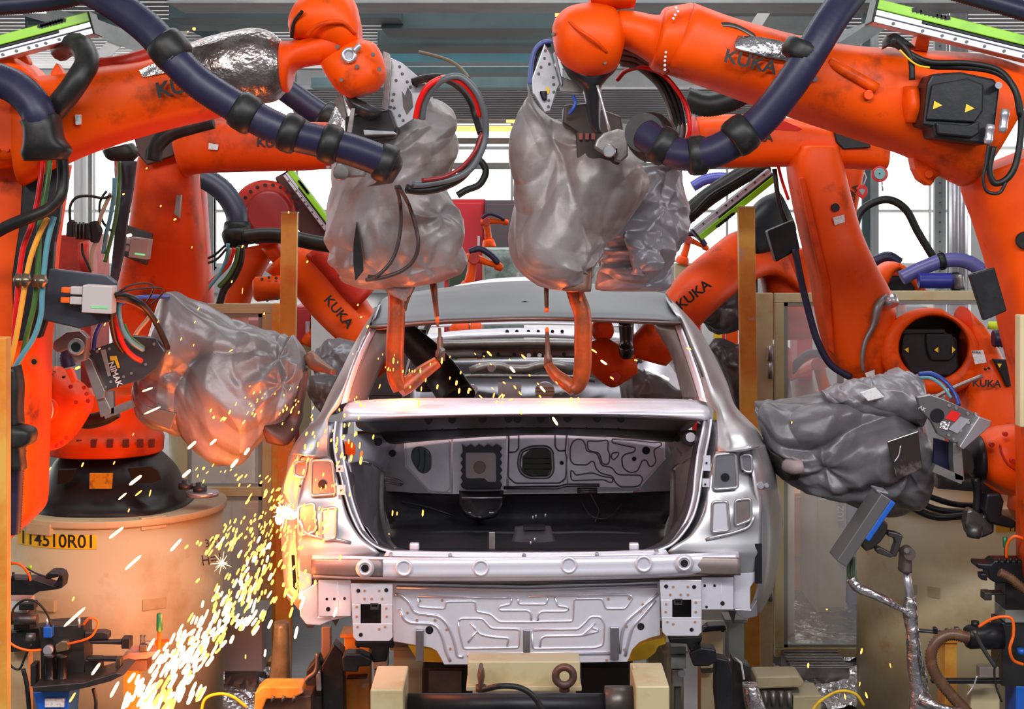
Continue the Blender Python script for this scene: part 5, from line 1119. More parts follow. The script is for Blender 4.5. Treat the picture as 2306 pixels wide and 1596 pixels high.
# open round joint
cen = (2092, 790)
b = MB(); N_ = 48; oo = []; ii = []
for k in range(N_):
    a = 2 * math.pi * k / N_
    ex_ = 112 + 18 * max(0, math.cos(a + .5)); ey = 98
    oo.append((cen[0] + ex_ * math.cos(a) , cen[1] - ey * math.sin(a) + (14 if math.cos(a) > .3 else 0) * math.cos(a)))
    ii.append((2102 + 78 * math.cos(a), 782 - 72 * math.sin(a)))
vs = []; fs = []
for (pts, dd, k_) in ((oo, 7.78, 1), (oo, 7.72, .95), (ii, 7.70, 1.06), (ii, 7.74, 1), (ii, 7.98, .96)):
    for (x, y) in pts: vs.append(P(cen[0] + (x - cen[0]) * k_, cen[1] + (y - cen[1]) * k_, dd))
base_ring = [P(x, y, 8.05) for x, y in oo]; vs = base_ring + vs
for r_ in range(5):
    for k in range(N_): fs.append((r_ * N_ + k, r_ * N_ + (k + 1) % N_, (r_ + 1) * N_ + (k + 1) % N_, (r_ + 1) * N_ + k))
b.add(vs, fs, True); jn = part('joint_housing', b, ORANGE2, R2)
b = MB(); b.prism([(x, y) for x, y in ii], 7.97, .02); part('joint_cavity', b, BLACK, jn)
mo = PR('joint_motor', [(2034, 748), (2124, 744), (2156, 762), (2160, 830), (2140, 848), (2050, 842), (2030, 800)], 7.74, .15, BLACK, R2, .01)
PR('motor_cap', [(2086, 752), (2144, 752), (2152, 768), (2152, 800), (2140, 812), (2098, 812), (2090, 796), (2086, 772)], 7.72, .03, BLACK, mo, .006)
PR('motor_top', [(2028, 742), (2128, 742), (2130, 750), (2028, 752)], 7.73, .08, BLACK, mo, .003)
for q in ([(2046, 782), (2046, 794), (2037, 787)], [(2113, 781), (2113, 794), (2104, 788)], [(2144, 780), (2144, 795), (2152, 787)]): PR('warning_triangle', q, 7.708, .003, SIGNY, mo, 0)
b = MB(); b.tube([P(1998, 668, 7.7), P(1978, 690, 7.68), P(1968, 730, 7.68), P(1948, 770, 7.68), P(1942, 810, 7.68), P(1944, 838, 7.68)], [.020, .022, .016, .012, .010, .006], 10, 6); part('joint_hose', b, GREYM, R2)
b = MB(); b.lathe(P(2004, 668, 7.68), P(2012, 688, 7.66), [(0, .03), (1, .028)], 18); part('hose_fitting', b, ALU, R2)
PR('white_tag', [(1948, 840), (1970, 832), (1970, 846), (1952, 852)], 7.66, .004, WHITEL, R2, .001)
# base of the second right robot
bs = LF('base_casting', [(2170, 690, 2150, 900, 7.95, .2), (2215, 740, 2140, 1000, 7.9, .24), (2260, 820, 2160, 1010, 7.9, .26), (2330, 860, 2200, 1080, 7.9, .28), (2400, 860, 2300, 1150, 7.9, .28)], ORANGE2, R2, 3)
logo(R2, 2222, 864, 7.615, 16, -2)
PR('rating_plate', [(2188, 790), (2214, 788), (2222, 816), (2196, 820)], 7.62, .003, WHITEL, R2, 0)
part('plate_print', text_mesh('KUKA', 2199, 793, 7.615, 5, -4), INK, R2)
b = MB(); b.disc(2218, 831, 7.64, 3, .012, seg=12); b.disc(2226, 829, 7.64, 3, .012, seg=12); part('plug_hole', b, BLACK, R2)
bx = PR('cable_hatch', [(2236, 808), (2292, 812), (2298, 860), (2268, 872), (2258, 850)], 7.63, .03, BLACK, R2, .004)
PR('warning_triangle', [(2246, 819), (2256, 819), (2251, 828)], 7.625, .003, SIGNY, bx, 0)
LF('base_foot', [(2100, 1060, 2100, 1110, 8.0, .1), (2200, 1050, 2200, 1112, 8.0, .2), (2340, 1050, 2340, 1112, 8.0, .2)], BLACK, R2, 4)
linear_unit(1568, 528, 1738, 392, 8.8, 34, 'dirty lime green guide rail rising to the right of the covered guns', flip=-1)
PR('side_box', [(1728, 520), (1788, 495), (1802, 560), (1748, 590)], 7.72, .08, BLACK, R2, .006)
R5 = robot('orange arm with upright black logo peeking out behind the leaning right arm', P(1915, 700, 8.8))
arm = LF('forearm', [(1880, 340, 1950, 350, 8.7, .12), (1880, 400, 1938, 410, 8.7, .12), (1890, 470, 1924, 480, 8.7, .12), (1896, 520, 1916, 524, 8.7, .08)], ORANGE2, R5, 3)
logo(arm, 1922, 440, 8.57, 12, 78)
# ---------------------------------------------------------------- tilted arm robot behind right post
R3 = robot('orange robot arm slanting up behind the right post with end of a logo visible', P(1760, 900, 9.6))
arm = LF('forearm', [(1390, 790, 1500, 822, 8.9, .12), (1440, 742, 1530, 790, 8.9, .14), (1480, 690, 1562, 745, 9.0, .16), (1530, 620, 1618, 690, 9.1, .17), (1600, 560, 1680, 640, 9.3, .18), (1660, 520, 1740, 620, 9.5, .18), (1740, 520, 1800, 660, 9.6, .16)], ORANGE, R3, 3)
logo(arm, 1562, 664, 8.86, 22, 38, 'KUKA')
LF('rocker_arm', [(1690, 560, 1830, 560, 9.7, .16), (1720, 660, 1826, 660, 9.7, .16), (1700, 760, 1830, 760, 9.7, .16)], ORANGE, R3, 3)
pedestal_base(R3, 1742, 800, 9.75, 42)
b = MB(); b.disc(1789, 631, 9.53, 11, .02, seg=24); part('arm_hole', b, BLACK, R3)
LF('dark_elbow', [(1668, 500, 1700, 580, 9.4, .12), (1710, 450, 1750, 560, 9.5, .14), (1750, 430, 1790, 520, 9.6, .14)], BLACK, R3, 3)
LF('wrist', [(1330, 770, 1330, 840, 8.7, .08), (1362, 760, 1375, 872, 8.7, .11), (1400, 780, 1412, 856, 8.7, .10), (1430, 800, 1436, 840, 8.7, .06)], ORANGE, R3, 2.2)
DISC('wrist_ball', 1356, 742, 8.9, 26, .12, ORANGE2, R3, bev=.6)
b = MB(); b.disc(1384, 848, 8.59, 12, .02, seg=24); part('wrist_hole', b, REDOR, R3)
b = MB(); b.loft([(1392, 722, 1428, 724, 8.5, .06), (1396, 770, 1426, 772, 8.5, .05), (1392, 784, 1430, 786, 8.5, .07), (1396, 802, 1424, 804, 8.5, .05), (1402, 808, 1416, 808, 8.5, .03)], 16, 4); part('tool_spindle', b, mat('wet_black', (.015, .012, .012), .15), R3)
# orange machine parts seen left inside the window
FW = robot('small orange robot wrist seen through the left of the rear window', P(1040, 770, 12.5))
LF('wrist', [(1012, 735, 1018, 775, 11.6, .08), (1030, 722, 1036, 780, 11.6, .12), (1056, 722, 1058, 778, 11.6, .12)], ORANGE2, FW, 2.2)
LF('flange', [(1060, 722, 1060, 776, 11.6, .12), (1078, 722, 1080, 772, 11.6, .12), (1086, 732, 1086, 762, 11.6, .09)], ORANGE2, FW, 2.2)
LF('arm', [(1000, 760, 1010, 800, 11.8, .07), (1020, 750, 1026, 780, 11.7, .07)], DARKM, FW, 2.2)

# far robots, out in the hall
def far_robot(x, y, d, s, lab, ang=0, mm=ORANGE2, flip=1):
    r = robot(lab, P(x, y + 60 * s, d))
    def q(a, b): 
        a *= flip * s; b *= s; c, sn = math.cos(ang), math.sin(ang); return (x + a * c - b * sn, y + a * sn + b * c)
    def sec(a, b, c, e, h): return (*q(a, b), *q(c, e), d, h)
    LF('base', [sec(-26, 60, 26, 60, .2 * s), sec(-22, 40, 22, 40, .2 * s), sec(-18, 30, 18, 30, .18 * s)], mm, r, 2.5, 20, 3)
    LF('rocker_arm', [sec(-14, 34, 14, 34, .1 * s), sec(-12, 0, 12, -2, .1 * s), sec(-16, -28, 10, -32, .1 * s)], mm, r, 3, 20, 3)
    LF('forearm', [sec(-22, -44, -22, -20, .1 * s), sec(10, -46, 10, -24, .1 * s), sec(60, -34, 60, -20, .07 * s)], mm, r, 3, 20, 3)
    LF('wrist', [sec(58, -40, 58, -16, .07 * s), sec(74, -36, 74, -14, .07 * s), sec(80, -30, 80, -20, .05 * s)], mm, r, 2.2, 20, 3)
    c_ = q(0, 60); b = MB(); zt = P(c_[0], c_[1], d).z; b.box((P(c_[0], 0, d).x, d, zt / 2), (px(50 * s, d), px(50 * s, d), zt)); part('plinth', b, CREAM, r)
    b = MB(); b.disc(*q(0, -34), d - .12 * s, 15 * s, .03, seg=24); part('joint_cap', b, REDOR, r)
    b = MB(); b.tube([P(*q(-16, -48), d - .05), P(*q(10, -62), d - .05), P(*q(44, -50), d - .05), P(*q(66, -34), d - .05)], .035 * s, 10, 5); part('dress_hose', b, NAVY, r)
    return r
far_robot(1062, 610, 16, .85, 'small orange robot beyond the car roof just right of the left covered gun', .2)
far_robot(1098, 520, 20, .62, 'tiny orange robot in front of the red cabinet', -.1, flip=1)
far_robot(1000, 800, 15, .7, 'orange robot glimpsed between the two car bodies at left', .1)
far_robot(1850, 850, 12.5, .95, 'pale orange robot behind the clear pane of the fence door', -.3, mat('robot_orange_faded', (.85, .16, .06), .5), -1)
far_robot(715, 730, 13, .8, 'orange robot between the left post and the tilted arm', .4)
far_robot(2010, 640, 11, 1.0, 'orange robot arch with black motor above the fence at right', 0, ORANGE2, -1)
far_robot(1545, 560, 13, .6, 'small orange robot between the right covers and the green rail', .3)
LF('arch', [(1960, 660, 1990, 668, 10.6, .12), (1970, 610, 1996, 640, 10.6, .14), (2005, 588, 2012, 608, 10.6, .15), (2045, 606, 2030, 622, 10.6, .14), (2085, 652, 2060, 662, 10.6, .12)], ORANGE2, robot('round orange housing with dark motor above the fence top rail at right', P(2020, 700, 10.6)), 2.6)
b = MB(); b.pbox(1992, 622, 2060, 656, 10.5, .1); single('motor_housing', b, BLACK, 'black motor block sitting in the round orange housing above the fence', 'motor', bevel=.01)

# ================================================================ thick ribbed hoses
def hose(lab, pts, r, mm=NAVY, rib=.0016, collars=(), ends=(), name='cable_hose', pitch=.009, group='thick ribbed robot hoses'):
    Q = [P(*p) for p in pts]; root = T(name, lab, 'hose', Q[0], group)
    b = MB(); b.tube(Q, r, 16, 10, True, rib, pitch); part('sleeve', b, mm, root)
    for i, (x, y, d, dx, dy, k) in enumerate(collars):
        c = P(x, y, d); t = (P(x + dx, y + dy, d) - c).normalized(); L_ = r * k
        b = MB(); b.lathe(c - t * L_, c + t * L_, [(0, r * 1.02), (.08, r * 1.16), (.3, r * 1.24), (.7, r * 1.24), (.92, r * 1.16), (1, r * 1.02)], 24); part('collar', b, RUBBER, root)
    return root
hose('dark blue ribbed hose sagging across the front left forearm', [(120, -60, 6.2), (230, -8, 6.0), (330, 62, 5.9), (395, 135, 5.85), (450, 188, 5.85), (545, 248, 5.85), (640, 296, 5.85), (720, 318, 5.9), (800, 340, 5.95), (872, 368, 6.0)], .056,
     collars=[(382, 112, 5.86, 10, 12, .9), (553, 254, 5.85, 10, 6, .75), (654, 300, 5.85, 10, 4, .6), (744, 324, 5.9, 10, 3, .6), (868, 368, 6.0, 10, 4, .6)])
hose('dark blue ribbed hose curling from the front right forearm to the right covered gun', [(1960, -70, 6.0), (1920, -20, 5.9), (1872, 44, 5.82), (1824, 122, 5.78), (1776, 196, 5.78), (1715, 270, 5.8), (1650, 320, 5.82), (1590, 346, 5.85), (1530, 346, 5.9), (1488, 326, 5.95), (1452, 302, 6.0)], .056, rib=.0009,
     collars=[(1806, 118, 5.79, -8, 14, .6), (1668, 304, 5.8, -12, 9, .75), (1570, 350, 5.87, -14, 1, .6), (1492, 328, 5.93, -12, -8, .6)])
hose('navy ribbed hose bending down at the far left edge', [(-60, 170, 6.0), (-10, 178, 5.95), (40, 200, 5.92), (76, 236, 5.9), (90, 270, 5.9), (94, 300, 5.95)], .058, collars=[])
hose('black ribbed hose crossing the upper left corner', [(-40, 12, 6.3), (60, 6, 6.3), (150, -6, 6.3), (220, -30, 6.3)], .04)
hose('black ribbed hose crossing the upper right corner', [(2130, -26, 6.1), (2200, -6, 6.1), (2270, 14, 6.1), (2340, 36, 6.1)], .036)
hose('dark blue hose behind the left forearm neck', [(600, 170, 8.6), (660, 214, 8.6), (720, 256, 8.6), (760, 272, 8.6)], .062, collars=[(738, 262, 8.6, 10, 7, .6)])
hose('dark ribbed hose in front of the red joint at left', [(400, 380, 9.6), (450, 396, 9.6), (500, 428, 9.6), (530, 474, 9.6), (534, 520, 9.6)], .062, collars=[(534, 518, 9.6, 0, 10, .8)], mm=mat('slate_hose', (.03, .035, .06), .4))
hose('dark ribbed hose behind the right forearm underside', [(1545, 222, 7.4), (1590, 236, 7.4), (1640, 226, 7.4), (1680, 204, 7.4)], .052, mm=RUBBER)
hose('dark ribbed hose rising beside the dirty green rail', [(1540, 490, 9.0), (1600, 440, 9.0), (1680, 390, 9.0), (1730, 370, 9.0)], .05, mm=RUBBER)
hose('bright violet hose arching above the fence at right', [(2030, 626, 9.9), (2080, 602, 9.9), (2130, 586, 9.9), (2180, 590, 9.9), (2230, 624, 9.9)], .042, mm=mat('violet_hose', (.12, .11, .32), .35), collars=[(2120, 588, 9.9, 10, -2, .5)])
hose('bright blue ribbed hose end above the fence at right', [(2068, 632, 9.8), (2110, 632, 9.8), (2150, 632, 9.8)], .044, mm=NAVYB, collars=[(2152, 634, 9.8, 10, 0, .6)])
hose('blue ribbed hose end beside the lime cap at right', [(2236, 762, 7.6), (2280, 762, 7.6), (2320, 764, 7.6)], .038, mm=NAVY, rib=.003, pitch=.014)
hose('black arched cable hose hanging in the glare at right', [(1925, 520, 11), (1936, 480, 11), (1966, 456, 11), (2004, 450, 11), (2040, 472, 11), (2066, 520, 11), (2090, 560, 11), (2104, 582, 11)], .026, mm=RUBBER, rib=.001)
hose('small blue hose under the right cover edge', [(1560, 420, 9.4), (1590, 404, 9.4), (1630, 400, 9.4), (1660, 414, 9.4)], .03, mm=mat('violet_blue_hose', (.08, .09, .4), .35))
hose('short navy ribbed hose under the lower left wrist', [(155, 826, 7.2), (150, 800, 7.2), (160, 770, 7.2)], .03)
hose('dark blue ribbed hose at the far lower left behind the post', [(16, 1200, 5.9), (20, 1140, 5.9), (24, 1060, 5.9), (30, 1010, 5.9)], .045)
# smooth rubber hoses
def rub(lab, pts, r, mm=RUBBER, name='rubber_hose', group=None, sub=8, seg=12):
    b = MB(); b.tube([P(*p) for p in pts], r, seg, sub); return single(name, b, mm, lab, 'hose', group)
rub('thick black hose arching over the front left elbow', [(120, 250, 6.0), (150, 215, 5.98), (178, 175, 5.98), (196, 140, 6.02), (186, 108, 6.1), (158, 100, 6.2), (138, 112, 6.3)], .043)
rub('black hose bowing under the front left forearm', [(345, 362, 7.4), (352, 330, 7.4), (380, 302, 7.4), (430, 285, 7.4), (480, 272, 7.4)], .036)
rub('thick black hose running level behind the left post', [(550, 535, 9.2), (590, 530, 9.2), (640, 532, 9.2), (700, 545, 9.2), (745, 552, 9.2)], .042)
rub('black oval hose loop under the lower left wrist', [(165, 942, 7.1), (200, 948, 7.1), (235, 940, 7.1), (262, 925, 7.1)], .032)
# black holders for hoses
def holder(lab, secs, mm=RUBBER, name='hose_holder', ex=3):
    b = MB(); b.loft(secs, 20, 4, ex); return single(name, b, mm, lab, 'holder')
holder('black clamp housing where the left edge hose ends', [(48, 275, 132, 256, 5.92, .07), (56, 290, 136, 275, 5.92, .08), (56, 320, 142, 310, 5.92, .08), (50, 345, 160, 335, 5.92, .07), (56, 362, 150, 358, 5.92, .05)])
holder('black clamp collar of the ribbed hose before the red joint', [(508, 515, 556, 512, 9.45, .07), (500, 528, 566, 526, 9.45, .08), (510, 560, 556, 560, 9.45, .06)])
holder('black round hose socket on the left covered gun', [(842, 372, 900, 345, 6.05, .09), (848, 410, 906, 372, 6.05, .09), (826, 420, 884, 412, 6.08, .06)])
b = MB(); b.lathe(P(1470, 310, 6.12), P(1450, 298, 6.0), [(0, .09), (.4, .085), (.5, .072), (1, .07)], 32); single('hose_socket', b, RUBBER, 'black round hose socket on the right covered gun', 'socket')
holder('bulging black clamp at the lower far left edge', [(14, 960, 60, 958, 5.8, .05), (14, 975, 80, 968, 5.8, .06), (14, 1000, 78, 995, 5.8, .06), (14, 1010, 55, 1010, 5.8, .05), (14, 1055, 58, 1056, 5.8, .05)])
holder('black corrugated boot at the far left edge', [(14, 830, 44, 822, 5.85, .05), (14, 870, 52, 866, 5.85, .05), (14, 920, 50, 920, 5.85, .05), (14, 958, 52, 956, 5.85, .05)])
holder('black hose holder hanging under the front left forearm', [(232, 340, 300, 322, 7.5, .06), (240, 355, 312, 345, 7.5, .06), (250, 362, 300, 362, 7.5, .05)])
holder('black cable bracket on top of the nearest right forearm', [(1990, 110, 2000, 100, 6.02, .05), (1992, 84, 2040, 110, 6.02, .06), (2010, 75, 2060, 112, 6.02, .05)])
holder('pale violet ribbed hose mouth at the fence top', [(2146, 618, 2166, 616, 9.75, .08), (2150, 650, 2168, 650, 9.75, .08)], GREYM)
# ================================================================ welding guns in fabric covers
def gun(lab, loc): return T('welding_gun', lab, 'welding gun', loc)
def sack(name, secs, mm, par, wr, sc, seed, ex=2.2, seg=190, sub=22, label=None):
    b = MB(); b.loft(secs, seg, sub, ex, wr, sc, seed); return part(name, b, mm, par, 0, label)
# ---- upper left gun
G1 = gun('welding gun in a grey fabric cover hanging above the left of the rear window', P(905, 880, 6.9))
sack('gun_cover', [(800, 330, 975, 218, 6.75, .08), (764, 350, 1004, 256, 6.75, .13), (752, 380, 1016, 310, 6.75, .17), (745, 430, 1022, 370, 6.75, .19), (742, 480, 1032, 440, 6.75, .20), (746, 530, 1038, 505, 6.75, .20), (762, 580, 1038, 560, 6.75, .19), (790, 622, 1028, 605, 6.75, .16), (830, 645, 990, 632, 6.78, .12), (868, 652, 940, 645, 6.8, .06)], FABRIC_W, G1, .036, 4.6, 1)
sack('cover_flap', [(868, 640, 930, 634, 6.74, .03), (872, 655, 930, 652, 6.74, .035), (892, 668, 918, 668, 6.74, .02), (908, 678, 914, 678, 6.74, .008)], FABRIC_W, G1, .01, 8, 5, seg=60, sub=10)
PR('cover_slit', [(803, 498), (810, 540), (816, 580), (818, 610), (800, 632), (795, 590), (796, 545)], 6.535, .02, BLACK, G1, .002)
b = MB(); b.tube([P(890, 640, 6.8), P(893, 700, 6.8), P(890, 760, 6.8), P(889, 810, 6.8), P(892, 850, 6.8), P(902, 878, 6.8)], [.030, .034, .036, .036, .034, .030], 18, 8); part('lower_shank', b, COPPER, G1)
b = MB(); b.tube([P(902, 878, 6.8), P(924, 862, 6.82), P(952, 838, 6.84), P(985, 815, 6.86)], [.030, .033, .030, .024], 16, 8); part('shank_elbow', b, COPPER, G1)
b = MB(); b.tube([P(925, 640, 6.85), P(912, 668, 6.83), P(900, 692, 6.81)], [.022, .022, .03], 14, 6); part('shank_fork', b, COPPER_D, G1)
b = MB(); b.lathe(P(992, 812, 6.86), P(990, 738, 6.86), [(0, .020), (.3, .019), (.35, .013), (.7, .012), (.75, .007), (1, .006)], 14); part('lower_electrode', b, COPPER_D, G1)
b = MB(); b.lathe(P(975, 632, 6.86), P(984, 712, 6.86), [(0, .017), (.5, .012), (1, .009)], 14); b.lathe(P(985, 726, 6.86), P(986, 736, 6.86), [(0, .007), (1, .005)], 10); part('upper_electrode', b, COPPER_D, G1)
HOTC = mat('hot_orange_cap', (.95, .13, .01), .4)
b = MB(); b.lathe(P(984, 712, 6.86), P(985, 726, 6.86), [(0, .008), (1, .008)], 12); part('electrode_cap', b, HOTC, G1)
b = MB(); b.lathe(P(989, 812, 6.86), P(997, 786, 6.83), [(0, .012), (1, .01)], 12); part('electrode_nut', b, DARKM, G1)
pl = PR('mounting_plate', [(880, 130), (906, 142), (968, 195), (952, 240), (930, 270), (898, 290), (870, 262), (876, 200)], 6.55, .035, BRACK, G1, .004)
PR('plate_edge', [(862, 115), (876, 120), (882, 140), (874, 250), (860, 246), (866, 170)], 6.5, .05, GREYM, G1, .003)
bolts(pl, [(900, 150, 6.55), (906, 166, 6.55), (892, 181, 6.55), (917, 184, 6.55), (924, 196, 6.55), (887, 212, 6.55), (884, 226, 6.55), (880, 241, 6.55), (888, 243, 6.55), (900, 260, 6.55), (908, 271, 6.55), (938, 194, 6.55)], DARKM, 3.4)
b = MB(); b.prism([(905, 205), (912, 215), (918, 196), (928, 212), (930, 240), (916, 258), (908, 240)], 6.545, .01); part('plate_window', b, DARKM, pl)
ad = LF('tool_flange', [(770, 205, 862, 250, 6.38, .07), (778, 226, 850, 262, 6.38, .09), (790, 250, 830, 270, 6.4, .08)], mat('dark_adapter', (.035, .035, .038), .4, .3), G1, 2.4)
PR('gun_frame', [(752, 225), (770, 205), (782, 260), (778, 275), (752, 232)], 6.5, .04, GREYM, G1, .003)
PR('gun_body', [(776, 262), (880, 245), (895, 290), (888, 310), (800, 318), (776, 300)], 6.45, .2, mat('gun_black', (.02, .018, .018), .35, .3), G1, .01)
PR('gun_bar', [(790, 243), (800, 243), (792, 300), (780, 302)], 6.3, .03, GREYM, G1, .003)
PR('light_bracket', [(818, 292), (886, 296), (894, 302), (820, 304)], 6.36, .05, BRACK, G1, .002)
b = MB(); b.lathe(P(768, 388, 6.3), P(768, 388, 6.22), [(0, .03), (.9, .03), (1, .026)], 24); b.lathe(P(768, 388, 6.22), P(768, 388, 6.215), [(0, .017), (1, .017)], 20); part('pipe_clamp', b, GREYM, G1)
PR('clamp_arm', [(756, 360), (800, 350), (830, 376), (820, 398), (780, 400), (752, 392)], 6.32, .06, GREYM, G1, .008)
# ---- upper right gun (front cover)
G2 = gun('welding gun in a creased grey-brown fabric cover hanging above the right of the rear window', P(1290, 880, 6.7))
sack('gun_cover', [(1186, 184, 1204, 232, 6.6, .03), (1152, 235, 1240, 262, 6.6, .09), (1146, 300, 1330, 300, 6.6, .14), (1152, 380, 1440, 372, 6.6, .17), (1156, 430, 1452, 430, 6.6, .18), (1162, 490, 1420, 500, 6.6, .18), (1168, 540, 1375, 556, 6.6, .17), (1184, 590, 1352, 602, 6.6, .15), (1208, 625, 1320, 640, 6.6, .11), (1240, 650, 1300, 655, 6.62, .05)], FABRIC_W, G2, .040, 4.0, 6)
sack('side_cover', [(1350, 378, 1530, 372, 6.95, .12), (1350, 430, 1534, 430, 6.95, .16), (1345, 500, 1536, 490, 6.95, .17), (1340, 560, 1524, 555, 6.95, .16), (1345, 610, 1508, 612, 6.95, .13), (1350, 640, 1500, 640, 6.95, .08), (1362, 655, 1484, 656, 6.95, .03)], FABRIC, G2, .038, 6.0, 11, label='loose blue-grey second cover')
sack('cover_tail', [(1408, 520, 1490, 520, 6.76, .03), (1424, 560, 1490, 566, 6.74, .04), (1428, 600, 1480, 604, 6.74, .04), (1424, 618, 1450, 622, 6.76, .02)], FABRIC, G2, .02, 9, 3, seg=90, sub=14)
b = MB(); b.loft([(1262, 628, 1334, 600, 6.55, .05), (1262, 650, 1332, 648, 6.55, .06), (1275, 656, 1330, 656, 6.55, .05)], 20, 4, 3); part('shank_holder', b, COPPER_D, G2)
b = MB(); b.tube([P(1288, 640, 6.62), P(1300, 672, 6.62), P(1312, 710, 6.62), P(1313, 770, 6.62), P(1312, 830, 6.62), P(1303, 866, 6.62), P(1288, 878, 6.62)], [.030, .034, .034, .035, .034, .030, .026], 18, 8); part('lower_shank', b, COPPER, G2)
b = MB(); b.tube([P(1294, 878, 6.62), P(1272, 860, 6.64), P(1250, 842, 6.66), P(1234, 820, 6.68)], [.027, .028, .024, .018], 16, 8); part('shank_elbow', b, COPPER, G2)
b = MB(); b.lathe(P(1235, 824, 6.68), P(1232, 748, 6.68), [(0, .017), (.3, .016), (.35, .011), (1, .008)], 14); part('lower_electrode', b, COPPER_D, G2)
b = MB(); b.lathe(P(1232, 748, 6.68), P(1232, 736, 6.68), [(0, .008), (.6, .008), (1, .003)], 12); b.lathe(P(1231, 692, 6.66), P(1231, 703, 6.66), [(0, .009), (1, .009)], 12); part('electrode_cap', b, HOTC, G2)
b = MB(); b.lathe(P(1230, 640, 6.66), P(1231, 692, 6.66), [(0, .010), (.9, .009), (1, .007)], 12); part('upper_electrode', b, COPPER_D, G2)
b = MB(); b.pbox(1305, 648, 1311, 678, 6.57, .01); part('shank_stripe', b, HOTC, G2)
pl = PR('mounting_plate', [(1226, 98), (1240, 118), (1262, 190), (1256, 200), (1240, 250), (1226, 254), (1200, 210), (1198, 176)], 6.38, .03, BRACK, G2, .004)
b = MB(); b.loft([(1216, 205, 1231, 205, 6.37, .01), (1216, 212, 1232, 212, 6.37, .01), (1222, 226, 1231, 226, 6.37, .01)], 16, 3); part('plate_bore', b, BLACK, pl)
PR('yellow_dot', [(1230, 196), (1237, 198), (1237, 210), (1230, 213)], 6.375, .003, SIGNY, pl, 0)
bolts(pl, [(1228, 114), (1226, 131), (1218, 151), (1213, 166), (1237, 144), (1246, 174), (1247, 190), (1247, 207), (1236, 226), (1235, 240)], DARKM, 3.2, 6.38)
PR('plate_edge', [(1246, 118), (1252, 116), (1268, 188), (1264, 196)], 6.34, .06, BRACK, G2, .003)
LF('tool_flange', [(1262, 140, 1400, 130, 6.3, .06), (1278, 170, 1386, 160, 6.3, .09), (1300, 190, 1362, 186, 6.3, .09), (1314, 210, 1354, 206, 6.3, .07), (1328, 280, 1352, 280, 6.3, .04), (1340, 300, 1356, 300, 6.3, .03)], mat('dark_adapter2', (.02, .02, .024), .35, .3), G2, 2.4)
b = MB(); b.tube([P(1345, 192, 6.2), P(1358, 240, 6.2), P(1373, 296, 6.2)], .005, 8, 3); part('bright_rod', b, ALU, G2)
PR('gun_body', [(1270, 236), (1318, 232), (1400, 262), (1410, 330), (1395, 372), (1300, 372), (1298, 300), (1268, 280)], 6.42, .2, mat('gun_brown', (.05, .035, .03), .4, .5), G2, .01)
PR('gun_frame', [(1262, 170), (1312, 190), (1312, 210), (1262, 206)], 6.35, .05, GREYM, G2, .003)
cl = PR('pipe_clamp', [(1344, 314), (1358, 300), (1392, 290), (1416, 296), (1416, 350), (1398, 366), (1384, 362), (1388, 350), (1370, 352), (1350, 340), (1338, 332)], 6.25, .07, GREYM, G2, .008)
b = MB(); b.lathe(P(1372, 340, 6.25), P(1372, 340, 6.2), [(0, .022), (.8, .024), (1, .02)], 20); part('clamp_screw', b, BRACK, cl)
b = MB(); b.loft([(1362, 338, 1390, 334, 6.235, .005), (1362, 348, 1390, 344, 6.235, .005)], 14, 2); part('clamp_bore', b, BLACK, cl)
b = MB()
for x in (1304, 1318, 1332): b.pbox(x, 300, x + 8, 314, 6.40, .02)
part('cooling_fin', b, mat('rust_red', (.25, .05, .035), .5), G2)
# ---- lower left gun
G3 = gun('welding gun with a NIMAK bracket and crumpled grey cover lit orange by sparks at left', P(480, 1000, 6.9))
sack('gun_cover', [(300, 870, 304, 900, 6.95, .04), (322, 812, 318, 940, 6.95, .11), (352, 735, 348, 962, 6.95, .16), (385, 672, 385, 978, 6.95, .19), (430, 678, 420, 992, 6.95, .20), (490, 702, 480, 1002, 6.95, .21), (550, 728, 540, 990, 6.95, .20), (605, 748, 600, 968, 6.95, .18), (650, 768, 645, 945, 6.95, .14), (680, 790, 672, 900, 6.95, .08), (694, 812, 690, 850, 6.95, .03)], mat('gun_cover_fabric_grey', (.165, .155, .16), .38, .15, (.12, .10, .098), 5, .45, .72, bump=.25, bsc=22), G3, .044, 4.6, 22)
b = MB(); b.loft([(676, 838, 694, 828, 6.9, .03), (672, 870, 690, 872, 6.9, .04), (660, 915, 682, 920, 6.9, .045), (640, 945, 680, 948, 6.9, .05), (600, 950, 650, 1000, 6.85, .06), (594, 960, 604, 996, 6.85, .05)], 20, 5, 3); part('lower_arm', b, mat('burnt_arm', (.06, .028, .022), .5, .3), G3)
b = MB(); b.tube([P(694, 800, 6.92), P(710, 818, 6.9), P(730, 828, 6.85), P(752, 838, 6.8)], [.028, .03, .02, .012], 14, 6); part('upper_electrode', b, COPPER_D, G3)
pl = PR('mounting_plate', [(193, 792), (262, 768), (300, 756), (350, 760), (372, 792), (352, 830), (322, 854), (236, 880), (216, 838)], 6.62, .035, mat('nimak_plate', (.10, .09, .095), .35, .7), G3, .004)
bolts(pl, [(201, 797), (219, 791), (247, 785), (264, 778), (213, 822), (225, 847), (238, 871), (250, 859), (279, 847), (296, 840), (347, 774), (328, 820)], BRACK, 3.4, 6.62)
part('maker_lettering', text_mesh('NIMAK', 259, 842, 6.612, 13, -69, 1.0, .02, .003), WHITEL, pl)
PR('yellow_logo', [(247, 802), (262, 801), (270, 827), (265, 829), (258, 811), (249, 812)], 6.612, .003, SIGNY, pl, 0)
PR('white_logo', [(226, 788), (238, 786), (250, 845), (243, 848)], 6.612, .003, mat('label_grey', (.3, .28, .28), .5), pl, 0)
PR('gun_frame', [(192, 800), (206, 812), (236, 880), (234, 896), (216, 900), (186, 812)], 6.58, .06, GREYM, G3, .003)
